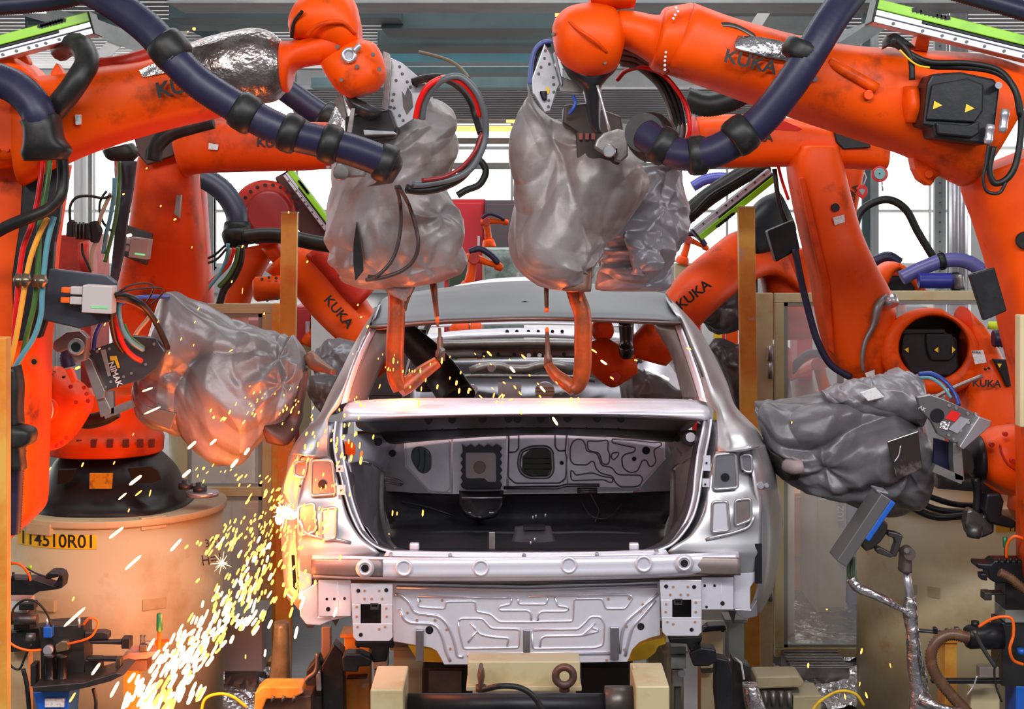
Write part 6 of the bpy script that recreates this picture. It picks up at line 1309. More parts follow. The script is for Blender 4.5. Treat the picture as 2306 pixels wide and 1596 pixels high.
PR('gun_bracket', [(216, 898), (236, 892), (250, 920), (250, 930), (226, 940)], 6.6, .08, GREYM, G3, .004)
b = MB(); b.bar(P(236, 934, 6.62), P(300, 908, 6.62), .03, .03); b.bar(P(248, 880, 6.62), P(250, 930, 6.62), .03, .03); part('frame_bar', b, GREYM, G3)
PR('cover_opening', [(330, 915), (398, 930), (384, 968), (352, 955), (320, 940)], 6.75, .02, mat('opening_brown', (.10, .07, .055), .5), G3, .004)
cl = PR('pipe_clamp', [(120, 770), (150, 748), (180, 745), (196, 760), (192, 812), (170, 818), (160, 800), (155, 785), (130, 795), (118, 785)], 6.5, .06, mat('clamp_brown', (.28, .2, .18), .45, .6), G3, .006)
b = MB(); b.lathe(P(171, 781, 6.5), P(171, 781, 6.46), [(0, .033), (.9, .033), (1, .028)], 28); part('clamp_ring', b, GREYM, cl)
b = MB(); b.disc(171, 781, 6.458, 11, .003, seg=24); part('clamp_bore', b, BLACK, cl)
# its robot wrist
W3 = robot('orange robot wrist at the lower left carrying the gun with the NIMAK bracket', P(120, 1010, 7.0))
LF('wrist', [(98, 835, 104, 1010, 7.0, .10), (130, 824, 120, 1014, 7.0, .13), (160, 846, 150, 1000, 7.0, .13), (186, 866, 178, 968, 7.0, .12), (202, 890, 196, 936, 7.0, .09)], ORANGE2, W3, 2.2)
LF('forearm', [(-420, 760, -420, 980, 7.35, .14), (-150, 810, -150, 1010, 7.25, .14), (40, 850, 40, 1000, 7.1, .13), (104, 852, 104, 996, 7.02, .11)], ORANGE2, W3, 2.6)
DISC('wrist_cap', 108, 922, 6.88, 28, .03, ORANGE, W3, bev=.4); b = MB(); b.tube([P(x, y, 6.85) for x, y in circle(106, 922, 12, 24, 10, 80, -90)], .006, 8, 3); part('chain_pattern', b, ALU, W3)
bolts(W3, [(190, 872, 6.85), (196, 886, 6.85), (199, 902, 6.85), (150, 985, 6.87), (140, 996, 6.87), (128, 1003, 6.88), (160, 870, 6.84), (172, 905, 6.84)], REDOR, 5, h=.01)
b = MB(); b.disc(111, 871, 6.875, 7, .012, seg=16); b.disc(145, 848, 6.87, 3, .02, seg=10); part('plug_hole', b, BLACK, W3)
part('axis_mark', text_mesh('A6', 121, 840, 6.872, 8, 60), INK, W3)
PR('wrist_lug', [(146, 832), (160, 828), (172, 860), (162, 864)], 6.84, .04, mat('pink_orange', (.8, .16, .07), .4), W3, .004)
# ---- lower right gun
G4 = gun('welding gun in a dark grey fabric cover with a window, held at the lower right', P(1900, 1140, 7.0))
sack('gun_cover', [(1700, 925, 1708, 945, 6.85, .03), (1722, 902, 1722, 985, 6.85, .09), (1760, 905, 1745, 1060, 6.85, .15), (1800, 900, 1780, 1092, 6.85, .18), (1850, 892, 1835, 1104, 6.85, .20), (1910, 884, 1890, 1118, 6.85, .21), (1970, 884, 1945, 1132, 6.85, .21), (2030, 888, 2005, 1140, 6.85, .20), (2072, 920, 2050, 1132, 6.85, .17), (2096, 975, 2082, 1100, 6.85, .12), (2100, 1010, 2096, 1050, 6.85, .05)], FABRIC_D, G4, .042, 4.4, 31)
sack('upper_cover', [(1850, 878, 1862, 905, 6.8, .05), (1890, 862, 1900, 925, 6.8, .10), (1940, 850, 1950, 940, 6.8, .13), (1990, 842, 2000, 950, 6.8, .14), (2040, 836, 2052, 960, 6.8, .14), (2068, 840, 2074, 955, 6.8, .12)], FABRIC, G4, .022, 6, 33, label='shiny light grey upper cover')
b = MB(); b.prism([(1937, 884), (1972, 872), (1992, 894), (1955, 903)], 6.63, .006); part('white_patch', b, WHITEL, G4, .002)
wn_ = PR('cover_window', [(1998, 994), (2068, 970), (2078, 1056), (2020, 1080)], 6.565, .008, mat('window_film', (.03, .022, .02), .08, 0, (.12, .1, .09), 14, .55, .7), G4, .003)
b = MB(); b.tube([P(2028, 1003, 6.56), P(2024, 1025, 6.56), P(2014, 1040, 6.56)], .003, 6, 4); part('window_wire', b, ALU, wn_)
b = MB(); b.loft([(1728, 1010, 1740, 1040, 6.8, .05), (1760, 1025, 1760, 1078, 6.75, .07), (1800, 1060, 1790, 1080, 6.75, .05)], 16, 4, 3); part('lower_arm', b, mat('black_arm', (.02, .016, .014), .45, .3), G4)
b = MB(); b.tube([P(1772, 1048, 6.7), P(1790, 1052, 6.66), P(1806, 1050, 6.66)], .028, 12, 5); part('arm_pad', b, mat('dusty_pink', (.3, .22, .22), .5), G4)
b = MB(); b.loft([(1700, 905, 1745, 905, 6.9, .05), (1706, 935, 1748, 950, 6.9, .06), (1722, 975, 1742, 1000, 6.9, .04)], 16, 4, 3); part('front_boot', b, FABRIC_D, G4)
pl = PR('mounting_plate', [(2064, 893), (2096, 888), (2130, 900), (2205, 934), (2178, 988), (2150, 998), (2112, 978), (2098, 950), (2074, 925)], 6.55, .035, mat('plate_grey', (.2, .19, .19), .35, .75), G4, .004)
b = MB(); b.disc(2110, 935, 6.55, 16, .004, seg=28); part('plate_bore', b, BLACK, pl)
bolts(pl, [(2137, 913), (2153, 919), (2179, 931), (2197, 932), (2180, 951), (2163, 969), (2136, 979), (2147, 988)], BRACK, 3.6, 6.55)
PR('red_label', [(2143, 923), (2164, 931), (2152, 950), (2128, 942)], 6.545, .003, REDP, pl, 0)
PR('data_plate', [(2163, 938), (2184, 944), (2156, 976), (2136, 966)], 6.545, .003, ALU, pl, 0)
PR('sticker_pattern', [(2118, 948), (2140, 950), (2134, 968), (2116, 964)], 6.545, .003, mat('speckle_sticker', (.05, .05, .05), .5, 0, (.9, .9, .9), 110, .49, .52), pl, 0)
part('maker_lettering', text_mesh('AK', 2077, 920, 6.545, 9, -30), WHITEL, pl)
PR('gun_frame', [(2205, 938), (2234, 948), (2230, 960), (2170, 1012), (2160, 1006)], 6.5, .06, BRACK, G4, .003)
PR('gun_bracket', [(2146, 988), (2166, 1000), (2172, 1084), (2150, 1080), (2146, 1040)], 6.56, .07, GREYM, G4, .003)
b = MB(); b.bar(P(2100, 1052, 6.58), P(2165, 1080, 6.58), .03, .04); part('frame_bar', b, GREYM, G4)
PR('frame_opening', [(2104, 986), (2140, 996), (2146, 1064), (2102, 1048)], 6.66, .02, mat('navy_dark', (.008, .01, .04), .4), G4, .002)
W4 = robot('orange robot wrist at the lower right carrying the dark covered gun', P(2280, 1150, 6.9))
LF('wrist', [(2186, 1020, 2192, 1054, 6.8, .07), (2200, 985, 2204, 1078, 6.8, .11), (2230, 966, 2236, 1096, 6.8, .14), (2262, 958, 2270, 1116, 6.8, .15), (2300, 956, 2310, 1150, 6.8, .15), (2350, 970, 2350, 1150, 6.8, .14)], ORANGE2, W4, 2.3)
b = MB(); b.tube([P(2252, 1000, 6.66), P(2256, 1020, 6.655), P(2270, 1045, 6.65), P(2300, 1066, 6.65)], .004, 8, 5); part('casting_seam', b, REDOR, W4)
bolts(W4, [(2232, 1000, 6.66), (2278, 1036, 6.64), (2262, 976, 6.66), (2302, 998, 6.65)], REDOR, 6, h=.02)
LF('forearm', [(2340, 980, 2340, 1140, 6.8, .13), (2480, 960, 2480, 1150, 6.9, .15), (2700, 900, 2700, 1120, 7.1, .16)], ORANGE2, W4, 2.6)
LF('flange', [(2176, 1010, 2180, 1064, 6.78, .10), (2190, 985, 2196, 1080, 6.78, .13), (2202, 976, 2206, 1086, 6.78, .13)], BLACK, W4, 2.2)
PR('lower_casting', [(2306, 1080), (2340, 1080), (2340, 1220), (2300, 1180), (2284, 1150), (2288, 1110)], 6.7, .12, ORANGE2, W4, .02)
# dark probe hanging below the right wrist
b = MB(); b.tube([P(2196, 1075, 6.7), P(2202, 1110, 6.7), P(2200, 1160, 6.7)], .018, 14, 4); PB = T('position_probe', 'black probe rod with clamp hanging under the lower right wrist', 'probe', P(2196, 1210, 6.7)); part('rod', b, BLACK, PB)
PR('clamp', [(2178, 1150), (2190, 1146), (2214, 1160), (2240, 1150), (2240, 1200), (2214, 1212), (2180, 1204), (2174, 1180)], 6.66, .07, DARKM, PB, .01)
b = MB(); b.lathe(P(2196, 1182, 6.62), P(2192, 1210, 6.62), [(0, .028), (.7, .032), (1, .024)], 18); part('clamp_nut', b, DARKM, PB)
PR('housing', [(2222, 1112), (2254, 1110), (2262, 1130), (2256, 1160), (2292, 1176), (2284, 1192), (2230, 1180), (2216, 1150)], 6.62, .07, BLACK, PB, .01)
# overhead third gun machinery visible between left gun and the right one
# ================================================================ cables
def cab(lab, pts, r, mm, group=None, name='cable', cat='cable'):
    b = MB(); b.tube([P(*p) for p in pts], r, 8, 7); return single(name, b, mm, lab, cat, group)
DG = [
 ('red tube in the bundle on the far left cable tray', [(95, 362, 6.2), (92, 400, 6.18), (84, 455, 6.18), (70, 510, 6.18), (52, 560, 6.18), (42, 630, 6.18), (36, 700, 6.18), (30, 780, 6.2), (18, 840, 6.2)], .0105, RED, 'tube'),
 ('green tube next to the red one on the far left cable tray', [(112, 362, 6.2), (108, 400, 6.18), (98, 460, 6.17), (88, 520, 6.17), (86, 600, 6.17), (78, 680, 6.17), (64, 740, 6.18), (50, 800, 6.2)], .0105, GRN, 'tube'),
 ('amber yellow tube in the far left bundle', [(108, 490, 6.14), (92, 520, 6.14), (72, 570, 6.14), (60, 620, 6.14), (50, 680, 6.14), (36, 760, 6.14), (20, 830, 6.16)], .0105, YEL, 'tube'),
 ('pale blue tube curving at the right of the far left bundle', [(122, 488, 6.13), (108, 540, 6.13), (100, 600, 6.13), (95, 660, 6.13), (92, 710, 6.13), (76, 760, 6.13), (50, 800, 6.13), (30, 834, 6.15)], .0105, CYAN, 'tube'),
 ('thick black cable looping off the far left bundle', [(-20, 530, 6.1), (20, 508, 6.08), (70, 488, 6.06), (110, 470, 6.06), (136, 440, 6.06), (142, 400, 6.08), (140, 360, 6.1)], .022, RUBBER, 'cable'),
 ('red hose arching over the left covered gun', [(936, 266, 6.3), (944, 230, 6.28), (962, 196, 6.26), (990, 178, 6.26), (1018, 176, 6.26), (1048, 192, 6.27), (1070, 222, 6.28), (1082, 262, 6.3)], .011, RED, 'hose'),
 ('grey hose beside the red arch over the left covered gun', [(950, 268, 6.32), (956, 232, 6.3), (974, 200, 6.28), (1005, 176, 6.25), (1040, 174, 6.25), (1072, 206, 6.25), (1090, 250, 6.27), (1094, 300, 6.3), (1084, 340, 6.3), (1060, 380, 6.3), (1020, 402, 6.3), (960, 414, 6.28), (930, 416, 6.26)], .013, mat('slate_grey_hose', (.10, .11, .12), .4), 'hose'),
 ('thick black hose arching behind the red one', [(930, 185, 6.5), (960, 176, 6.48), (1000, 176, 6.45), (1036, 196, 6.45), (1060, 226, 6.45), (1072, 262, 6.45), (1084, 300, 6.4)], .016, RUBBER, 'hose'),
 ('thick dark hose sweeping round the right of the left gun', [(1088, 306, 6.34), (1072, 352, 6.34), (1040, 396, 6.34), (995, 420, 6.32), (950, 428, 6.3), (915, 425, 6.28)], .018, RUBBER, 'hose'),
 ('thin dark red hose along the dark sweep of the left gun', [(1086, 300, 6.3), (1070, 340, 6.29), (1040, 376, 6.29), (1000, 398, 6.28), (950, 406, 6.26)], .008, mat('dark_red_hose', (.25, .01, .01), .4), 'hose'),
 ('stiff olive cable end sticking up above the red arch', [(944, 117, 6.5), (980, 126, 6.45), (1015, 138, 6.4), (1040, 156, 6.35), (1056, 176, 6.3)], .0065, mat('olive_cable', (.12, .10, .06), .5), 'cable'),
 ('long dark cable loop hanging on the face of the left cover', [(892, 420, 6.3), (900, 450, 6.42), (903, 500, 6.44), (896, 550, 6.44), (880, 590, 6.44), (850, 620, 6.44), (830, 622, 6.46)], .007, mat('brown_black_cable', (.04, .028, .028), .4), 'cable'),
 ('second dark cable loop hanging on the face of the left cover', [(898, 420, 6.28), (920, 460, 6.4), (936, 510, 6.42), (942, 550, 6.42), (932, 585, 6.43), (904, 610, 6.44), (860, 625, 6.45), (824, 630, 6.46)], .008, MATS['brown_black_cable'], 'cable'),
 ('black hose loop sticking out right of the left cover', [(1030, 408, 6.7), (1050, 370, 6.7), (1078, 360, 6.7), (1094, 385, 6.7), (1080, 415, 6.7), (1050, 428, 6.7), (1030, 440, 6.7)], .014, RUBBER, 'hose'),
 ('red hose in the bundle left of the right forearm flange', [(1390, 180, 6.5), (1410, 160, 6.46), (1450, 152, 6.4), (1490, 166, 6.38), (1520, 196, 6.36), (1546, 240, 6.36), (1554, 290, 6.36), (1545, 320, 6.4)], .009, RED, 'hose'),
 ('blue cable loop left of the right wrist', [(1246, 92, 6.5), (1222, 96, 6.5), (1204, 115, 6.5), (1196, 150, 6.5), (1194, 190, 6.5)], .009, mat('pale_blue_cable', (.08, .12, .35), .4), 'cable'),
 ('black cable loop inside the blue loop left of the right wrist', [(1240, 100, 6.52), (1218, 108, 6.52), (1204, 140, 6.52), (1200, 180, 6.52)], .009, RUBBER, 'cable'),
 ('blue cable hanging between the right gun plate and flange', [(1290, 215, 6.36), (1296, 230, 6.36), (1290, 246, 6.36), (1282, 256, 6.38)], .006, mat('royal_blue_cable', (.02, .09, .5), .35), 'cable'),
]
for lab, pts, r, mm, cat in DG: cab(lab, pts, r, mm, None, {'tube': 'air_tube', 'hose': 'gun_hose', 'cable': 'power_cable'}[cat], cat)
for k in range(9):
    s = k / 8
    pts = [(1392 + 6 * s, 110 + 34 * s, 6.45), (1430 + 4 * s, 118 + 34 * s, 6.42), (1470 - 6 * s, 140 + 34 * s, 6.4), (1502 - 14 * s, 175 + 26 * s, 6.4 + .03 * (k % 3)), (1528 - 22 * s, 225 + 18 * s, 6.4 + .03 * (k % 3)), (1540 - 22 * s, 280 + 8 * s, 6.42), (1536 - 20 * s, 318 + 6 * s, 6.44)]
    cab(['outermost', 'second', 'third', 'fourth', 'middle', 'sixth', 'seventh', 'eighth', 'innermost'][k] + ' hose of the dark bundle arching below the right forearm flange', pts, .009, [RUBBER, mat('bundle_brown', (.12, .06, .04), .45) if k == 1 else MATS.get('bundle_brown', RUBBER), mat('bundle_grey', (.12, .13, .13), .4) if k == 2 else MATS.get('bundle_grey', RUBBER)][k % 3], 'dark bundle below the right forearm flange', 'gun_hose', 'hose')
LG = [
 ('blue cable arch above the NIMAK bracket', [(210, 788, 6.62), (216, 750, 6.62), (236, 716, 6.62), (262, 690, 6.64), (300, 672, 6.66), (350, 668, 6.7), (378, 668, 6.8)], .009, BLUE),
 ('red hose dropping to the NIMAK bracket', [(258, 660, 6.3), (256, 700, 6.34), (264, 740, 6.38), (280, 780, 6.42), (300, 802, 6.46), (318, 812, 6.5)], .010, RED),
 ('pale blue hose beside the red one at the NIMAK bracket', [(270, 660, 6.3), (268, 700, 6.32), (276, 740, 6.36), (296, 770, 6.4), (322, 788, 6.46)], .009, CYAN),
 ('green hose at the NIMAK bracket', [(280, 730, 6.4), (292, 756, 6.42), (310, 772, 6.46), (324, 782, 6.5)], .006, GRN),
 ('thick black cable bending into the lower left cover', [(258, 664, 6.25), (290, 668, 6.28), (320, 686, 6.3), (345, 716, 6.4), (366, 756, 6.6), (380, 790, 6.8)], .012, RUBBER),
 ('brown-orange cable beside the thick black one at the lower left cover', [(258, 674, 6.27), (292, 680, 6.3), (320, 694, 6.34), (336, 706, 6.4)], .008, mat('burnt_orange_cable', (.35, .07, .02), .4)),
 ('thin black wire arch above the valve block', [(258, 664, 6.2), (290, 644, 6.2), (325, 638, 6.22), (346, 645, 6.25), (340, 665, 6.3), (330, 680, 6.35)], .0035, RUBBER),
 ('second thin black wire arch above the valve block', [(258, 662, 6.2), (300, 652, 6.2), (350, 648, 6.22), (368, 655, 6.25), (356, 672, 6.3), (342, 684, 6.35)], .0035, RUBBER),
 ('beige cable between bracket and cover at left', [(340, 706, 6.7), (330, 722, 6.72), (314, 740, 6.74), (304, 756, 6.76)], .008, BEIGE),
 ('dark cable dropping from the valve block', [(256, 670, 6.28), (250, 710, 6.3), (258, 760, 6.4), (276, 792, 6.46)], .010, RUBBER),
]
for lab, pts, r, mm in LG: cab(lab, pts, r, mm, None, 'gun_cable', 'cable')
# second left robot's dressing
L2G = [
 ('red tube on the second left robot cable tray', [(262, 362, 7.7), (266, 400, 7.7), (262, 440, 7.7), (250, 470, 7.75)], .010, RED),
 ('green tube on the second left robot cable tray', [(268, 362, 7.66), (268, 420, 7.66), (262, 480, 7.66), (252, 530, 7.66), (236, 590, 7.66)], .010, GRN),
 ('pale blue tube on the second left robot cable tray', [(258, 400, 7.64), (256, 440, 7.64), (248, 490, 7.64), (238, 530, 7.64), (232, 570, 7.66)], .010, CYAN),
 ('beige tube on the second left robot cable tray', [(250, 435, 7.62), (238, 460, 7.62), (226, 490, 7.62), (216, 540, 7.62), (206, 570, 7.62), (206, 610, 7.64)], .010, BEIGE),
 ('black wire looping left of the second robot cable tray', [(158, 500, 7.6), (158, 465, 7.6), (172, 445, 7.6), (200, 441, 7.6), (232, 446, 7.6), (250, 440, 7.6)], .0065, RUBBER),
 ('thin black wire below the sensor unit at left', [(184, 548, 7.6), (186, 570, 7.6), (196, 592, 7.6), (204, 612, 7.6)], .006, RUBBER),
 ('black wire loops beside the beige tube', [(240, 430, 7.65), (228, 448, 7.65), (224, 470, 7.65), (232, 500, 7.65), (250, 520, 7.65)], .006, RUBBER),
]
for lab, pts, r, mm in L2G: cab(lab, pts, r, mm, None, 'tray_tube', 'tube')
PR('carrier', [(256, 362), (306, 362), (300, 420), (286, 500), (280, 560), (262, 640), (256, 680), (246, 640), (262, 480)], 7.74, .03, mat('slate_carrier', (.05, .055, .075), .45, .3), T('cable_tray', 'narrow slate cable tray between the two left robots', 'cable tray', P(270, 680, 7.74)), .004)
L3G = [
 ('beige tube fanning from the clamp left of the post', [(520, 558, 9.3), (510, 590, 9.3), (492, 618, 9.3), (462, 640, 9.3), (440, 665, 9.3)], .010, BEIGE),
 ('red tube fanning from the clamp left of the post', [(528, 558, 9.28), (518, 590, 9.28), (500, 612, 9.28), (470, 640, 9.28), (446, 672, 9.28)], .011, RED),
 ('pale blue tube fanning from the clamp left of the post', [(514, 548, 9.26), (510, 580, 9.26), (496, 614, 9.26), (476, 640, 9.26), (456, 668, 9.26)], .010, CYAN),
 ('green tube fanning from the clamp left of the post', [(536, 556, 9.3), (530, 590, 9.3), (514, 622, 9.3), (492, 646, 9.3)], .012, GRN),
 ('thick black cable fanning from the clamp left of the post', [(544, 552, 9.34), (540, 590, 9.34), (524, 626, 9.34), (504, 652, 9.34), (492, 690, 9.34)], .022, RUBBER),
 ('upper thin black wire fanning left from the clamp', [(508, 552, 9.2), (480, 576, 9.2), (440, 590, 9.2), (400, 604, 9.2), (380, 622, 9.2)], .007, RUBBER),
 ('lower thin black wire fanning left from the clamp', [(510, 560, 9.2), (486, 585, 9.2), (450, 598, 9.2), (424, 620, 9.2)], .007, RUBBER),
]
for lab, pts, r, mm in L3G: cab(lab, pts, r, mm, None, 'fan_tube', 'tube')
# right side cables
RG = [
 ('black cable running over the drive motor of the nearest right robot', [(2010, 96, 5.95), (2036, 112, 5.92), (2060, 132, 5.9), (2098, 148, 5.9), (2160, 150, 5.88), (2230, 158, 5.85), (2270, 180, 5.82), (2292, 220, 5.82), (2300, 280, 5.82), (2290, 360, 5.82), (2270, 400, 5.82), (2240, 412, 5.82), (2228, 380, 5.82), (2238, 330, 5.82)], .012, RUBBER),
 ('second black cable parallel over the drive motor at right', [(2030, 104, 5.93), (2056, 124, 5.9), (2100, 140, 5.88), (2180, 142, 5.86), (2250, 158, 5.83), (2284, 200, 5.8), (2296, 260, 5.8)], .010, RUBBER),
 ('black cable dropping from the lime rail to the silver fitting', [(2020, 90, 5.92), (2040, 110, 5.9), (2052, 140, 5.9), (2054, 180, 5.9)], .011, RUBBER),
 ('thin black cable loop under the silver connectors at right', [(2226, 326, 5.8), (2220, 370, 5.8), (2214, 400, 5.8), (2222, 430, 5.8), (2250, 434, 5.8), (2266, 410, 5.8)], .006, RUBBER),
 ('thin yellow wire above the drive motor', [(2026, 112, 5.88), (2050, 136, 5.88), (2070, 148, 5.88), (2094, 152, 5.87)], .0035, SIGNY),
 ('blue cable arching beside the lower right cover', [(2070, 842, 6.7), (2100, 842, 6.66), (2130, 860, 6.62), (2152, 890, 6.6), (2160, 912, 6.58)], .009, BLUE),
 ('pale blue cable arching beside the lower right cover', [(2074, 850, 6.68), (2098, 852, 6.64), (2124, 870, 6.6), (2142, 896, 6.58)], .007, CYAN),
 ('grey rod crossing behind the lower right bracket', [(2104, 896, 7.0), (2150, 872, 7.0), (2212, 846, 7.0)], .009, GREYM),
 ('upper black cable sagging under the lower right gun', [(2064, 1104, 6.95), (2100, 1120, 6.95), (2150, 1135, 6.95), (2210, 1138, 6.95), (2250, 1136, 6.95)], .012, RUBBER),
 ('middle black cable sagging under the lower right gun', [(2056, 1116, 6.93), (2090, 1140, 6.93), (2140, 1152, 6.93), (2200, 1150, 6.93)], .013, RUBBER),
 ('lower black cable sagging under the lower right gun', [(2042, 1128, 6.9), (2070, 1150, 6.9), (2110, 1164, 6.9), (2160, 1162, 6.9), (2190, 1158, 6.9)], .015, RUBBER),
 ('dark cable beside the leaning arm of the second right robot', [(1744, 380, 8.0), (1750, 430, 8.0), (1758, 470, 8.0), (1774, 510, 8.0)], .012, RUBBER),
 ('red cable beside the leaning arm of the second right robot', [(1752, 372, 8.1), (1762, 410, 8.1), (1776, 450, 8.1)], .008, RED),
 ('black band along the near edge of the leaning right arm', [(1790, 560, 7.7), (1806, 640, 7.7), (1826, 720, 7.7), (1842, 770, 7.7), (1870, 820, 7.7), (1916, 850, 7.7)], .016, NAVY),
 ('thin black cable at the top of the dirty green rail', [(1560, 480, 8.7), (1600, 440, 8.7), (1650, 410, 8.7), (1700, 380, 8.7)], .008, RUBBER),
]
for lab, pts, r, mm in RG: cab(lab, pts, r, mm, None, 'machine_cable', 'cable')
# small valve blocks and electronics
def block(lab, x0, y0, x1, y1, d, t, rot=0, mm=None, name='valve_block'):
    mm = mm or mat('block_pink_grey', (.5, .44, .42), .45, .1) if 'block_pink_grey' not in MATS else (mm or MATS['block_pink_grey'])
    r = T(name, lab, 'valve block', P((x0 + x1) / 2, y1, d)); cx, cy = (x0 + x1) / 2, (y0 + y1) / 2
    def rp(pts): 
        c, s = math.cos(math.radians(rot)), math.sin(math.radians(rot)); return [(cx + (x - cx) * c - (y - cy) * s, cy + (x - cx) * s + (y - cy) * c) for x, y in pts]
    w = x1 - x0; h = y1 - y0
    b = MB(); b.prism(rp([(x0 + w * .42, y0), (x1, y0), (x1, y1), (x0 + w * .42, y1)]), d, t); part('housing', b, mm, r, .003)
    for i in range(2):
        b = MB(); b.prism(rp([(x0 + w * .18, y0 + h * (.08 + .36 * i)), (x0 + w * .42, y0 + h * (.08 + .36 * i)), (x0 + w * .42, y0 + h * (.36 + .36 * i)), (x0 + w * .18, y0 + h * (.36 + .36 * i))]), d + .01, t * .6); part('solenoid', b, mm, r, .003)
        b = MB(); b.prism(rp([(x0, y0 + h * (.12 + .36 * i)), (x0 + w * .18, y0 + h * (.12 + .36 * i)), (x0 + w * .18, y0 + h * (.32 + .36 * i)), (x0, y0 + h * (.32 + .36 * i))]), d + .015, t * .4); part('plug', b, ORC, r, .003)
    b = MB(); b.prism(rp([(x0 + w * .6, y0 + h * .74), (x1 - w * .08, y0 + h * .74), (x1 - w * .08, y0 + h * .82), (x0 + w * .6, y0 + h * .82)]), d - .003, .004); part('indicator_light', b, emis('indicator_glow_' + lab[:5], (.35, .9, .4), .8), r)
    return r
block('pinkish grey valve block with orange plugs on the left tray', 136, 642, 252, 704, 6.2, .08, 3)
block('small grey valve block mounted on the second left robot', 262, 534, 334, 580, 7.9, .08, 8)
r = T('sensor_unit', 'black sensor cluster hanging in the glare left of the second robot', 'sensor', P(190, 548, 7.6))
b = MB(); b.prism([(150, 502), (160, 494), (164, 500), (164, 534), (148, 532)], 7.58, .05); part('head', b, BLACK, r, .004)
b = MB(); b.prism([(166, 504), (200, 502), (204, 540), (168, 538)], 7.56, .07); part('body', b, BLACK, r, .006)
b = MB(); b.prism([(200, 500), (216, 496), (226, 520), (216, 548), (202, 544)], 7.58, .06); part('mount', b, RUBBER, r, .006)
b = MB(); [b.tube([P(x, 500, 7.55), P(x, 540, 7.55)], .004, 8, 1) for x in (172, 180, 188)]; part('fin', b, DARKM, r)
r = T('sensor_unit', 'black connector pair below the fanned tubes left of the post', 'sensor', P(410, 660, 9.2))
b = MB(); b.prism([(376, 615), (410, 626), (404, 668), (374, 660)], 9.15, .08); part('body', b, BLACK, r, .006)
b = MB(); b.prism([(412, 628), (440, 644), (430, 672), (402, 668)], 9.13, .08); part('plug', b, RUBBER, r, .006)
b = MB()
for x, y, d in ((44, 630, 6.16), (60, 630, 6.12), (86, 632, 6.15), (96, 632, 6.11)):
    r = T('tube_coupling', {44: 'brass coupling on the red tube at far left', 60: 'brass coupling on the amber tube at far left', 86: 'coupling on the green tube at far left', 96: 'coupling on the pale blue tube at far left'}[x], 'coupling', P(x, y + 20, d), 'tube couplings at far left')
    b = MB(); b.lathe(P(x, y - 14, d), P(x - 3, y + 14, d), [(0, .014), (.3, .017), (.35, .021), (.65, .021), (.7, .017), (1, .014)], 14); part('nut', b, mat('brass_dull', (.25, .2, .14), .35, .8) if 'brass_dull' not in MATS else MATS['brass_dull'], r)
# hanging red tags
r = T('hanging_tag', 'round red-rimmed teal tag hanging on a chain at right', 'tag', P(1981, 410, 7.6)); b = MB(); b.disc(1981, 392, 7.6, 18, .01); part('rim', b, REDP, r); b = MB(); b.disc(1981, 391, 7.588, 13, .004); part('face', b, mat('teal_face', (.2, .45, .45), .5), r)
b = MB(); b.disc(1981, 391, 7.583, 1.5, .003, seg=8); part('pin', b, BLACK, r)
r = T('hanging_tag', 'heart-shaped red tag hanging left of the round one', 'tag', P(1942, 450, 7.6)); b = MB(); b.prism([(1930, 424), (1938, 416), (1948, 416), (1954, 424), (1954, 436), (1944, 450), (1932, 440)], 7.6, .012); part('rim', b, REDP, r, .003); b = MB(); b.prism([(1934, 428), (1942, 424), (1949, 428), (1942, 440)], 7.596, .004); part('face', b, GREYP, r)
b = MB(); b.tube([P(1986, 410, 7.6), P(1988, 430, 7.6)], .004, 8, 2); b.tube([P(1944, 418, 7.6), P(1950, 400, 7.6), P(1946, 388, 7.6)], .003, 8, 3); single('tag_chain', b, ALU, 'thin chain holding the red tags', 'chain')
# ================================================================ fixtures, stands and clutter near the floor
def BX(name, x0, y0, x1, y1, d, t, mm, par, bevel=.003, label=None):
    b = MB(); b.pbox(x0, y0, x1, y1, d, t); return part(name, b, mm, par, bevel, label)
def CY(name, x0, y0, x1, y1, d, r, mm, par, d2=None, prof=None, seg=20):
    b = MB(); R = px(r, d); b.lathe(P(x0, y0, d), P(x1, y1, d2 or d), prof and [(t, q * R) for t, q in prof] or [(0, R), (1, R)], seg); return part(name, b, mm, par)
DK = mat('fixture_dark', (.03, .028, .028), .4, .4, (.06, .05, .045), 10, .5, .7)
# ---- bottom left clamp unit
t = T('clamp_unit', 'dark pneumatic clamp unit with blue valve on a blue base at lower left', 'clamp unit', (P(120, 0, 6.5).x, 6.5, 0))
body = PR('body', [(90, 1410), (190, 1405), (192, 1490), (186, 1536), (92, 1538)], 6.5, .12, DK, t)
BX('valve', 97, 1412, 116, 1436, 6.46, .04, BLUEP, body); DISC('gauge', 112, 1460, 6.48, 11, .03, ALU, body); PR('gauge_block', [(124, 1452), (138, 1443), (152, 1444), (154, 1464), (126, 1470)], 6.47, .04, mat('brass_block', (.2, .15, .09), .4, .6), body)
for x in (112, 140): CY('cylinder', x, 1474, x, 1532, 6.44, 13, mat('cylinder_black', (.02, .016, .016), .25, .5) if x == 112 else MATS['cylinder_black'], body, prof=[(0, 1), (.08, 1.06), (.12, .9), (.88, .9), (.92, 1.06), (1, 1)])
for x in (106, 178): CY('guide_pin', x, 1390, x, 1412, 6.5, 3.2, ALU, body)
PR('table_plate', [(72, 1546), (190, 1536), (262, 1514), (282, 1518), (250, 1534), (196, 1548), (150, 1558), (74, 1558)], 6.35, .2, DK, t)
PR('base', [(74, 1558), (158, 1554), (150, 1640), (94, 1640)], 6.42, .16, BLUEP, t); BX('rating_plate', 101, 1573, 144, 1592, 6.41, .006, WHITEL, t, 0)
b = MB(); a = P(122, 0, 6.5); b.box((a.x, 6.5, P(0, 1640, 6.45).z / 2), (.12, .12, P(0, 1640, 6.45).z)); part('pedestal_leg', b, BLUEP, t)
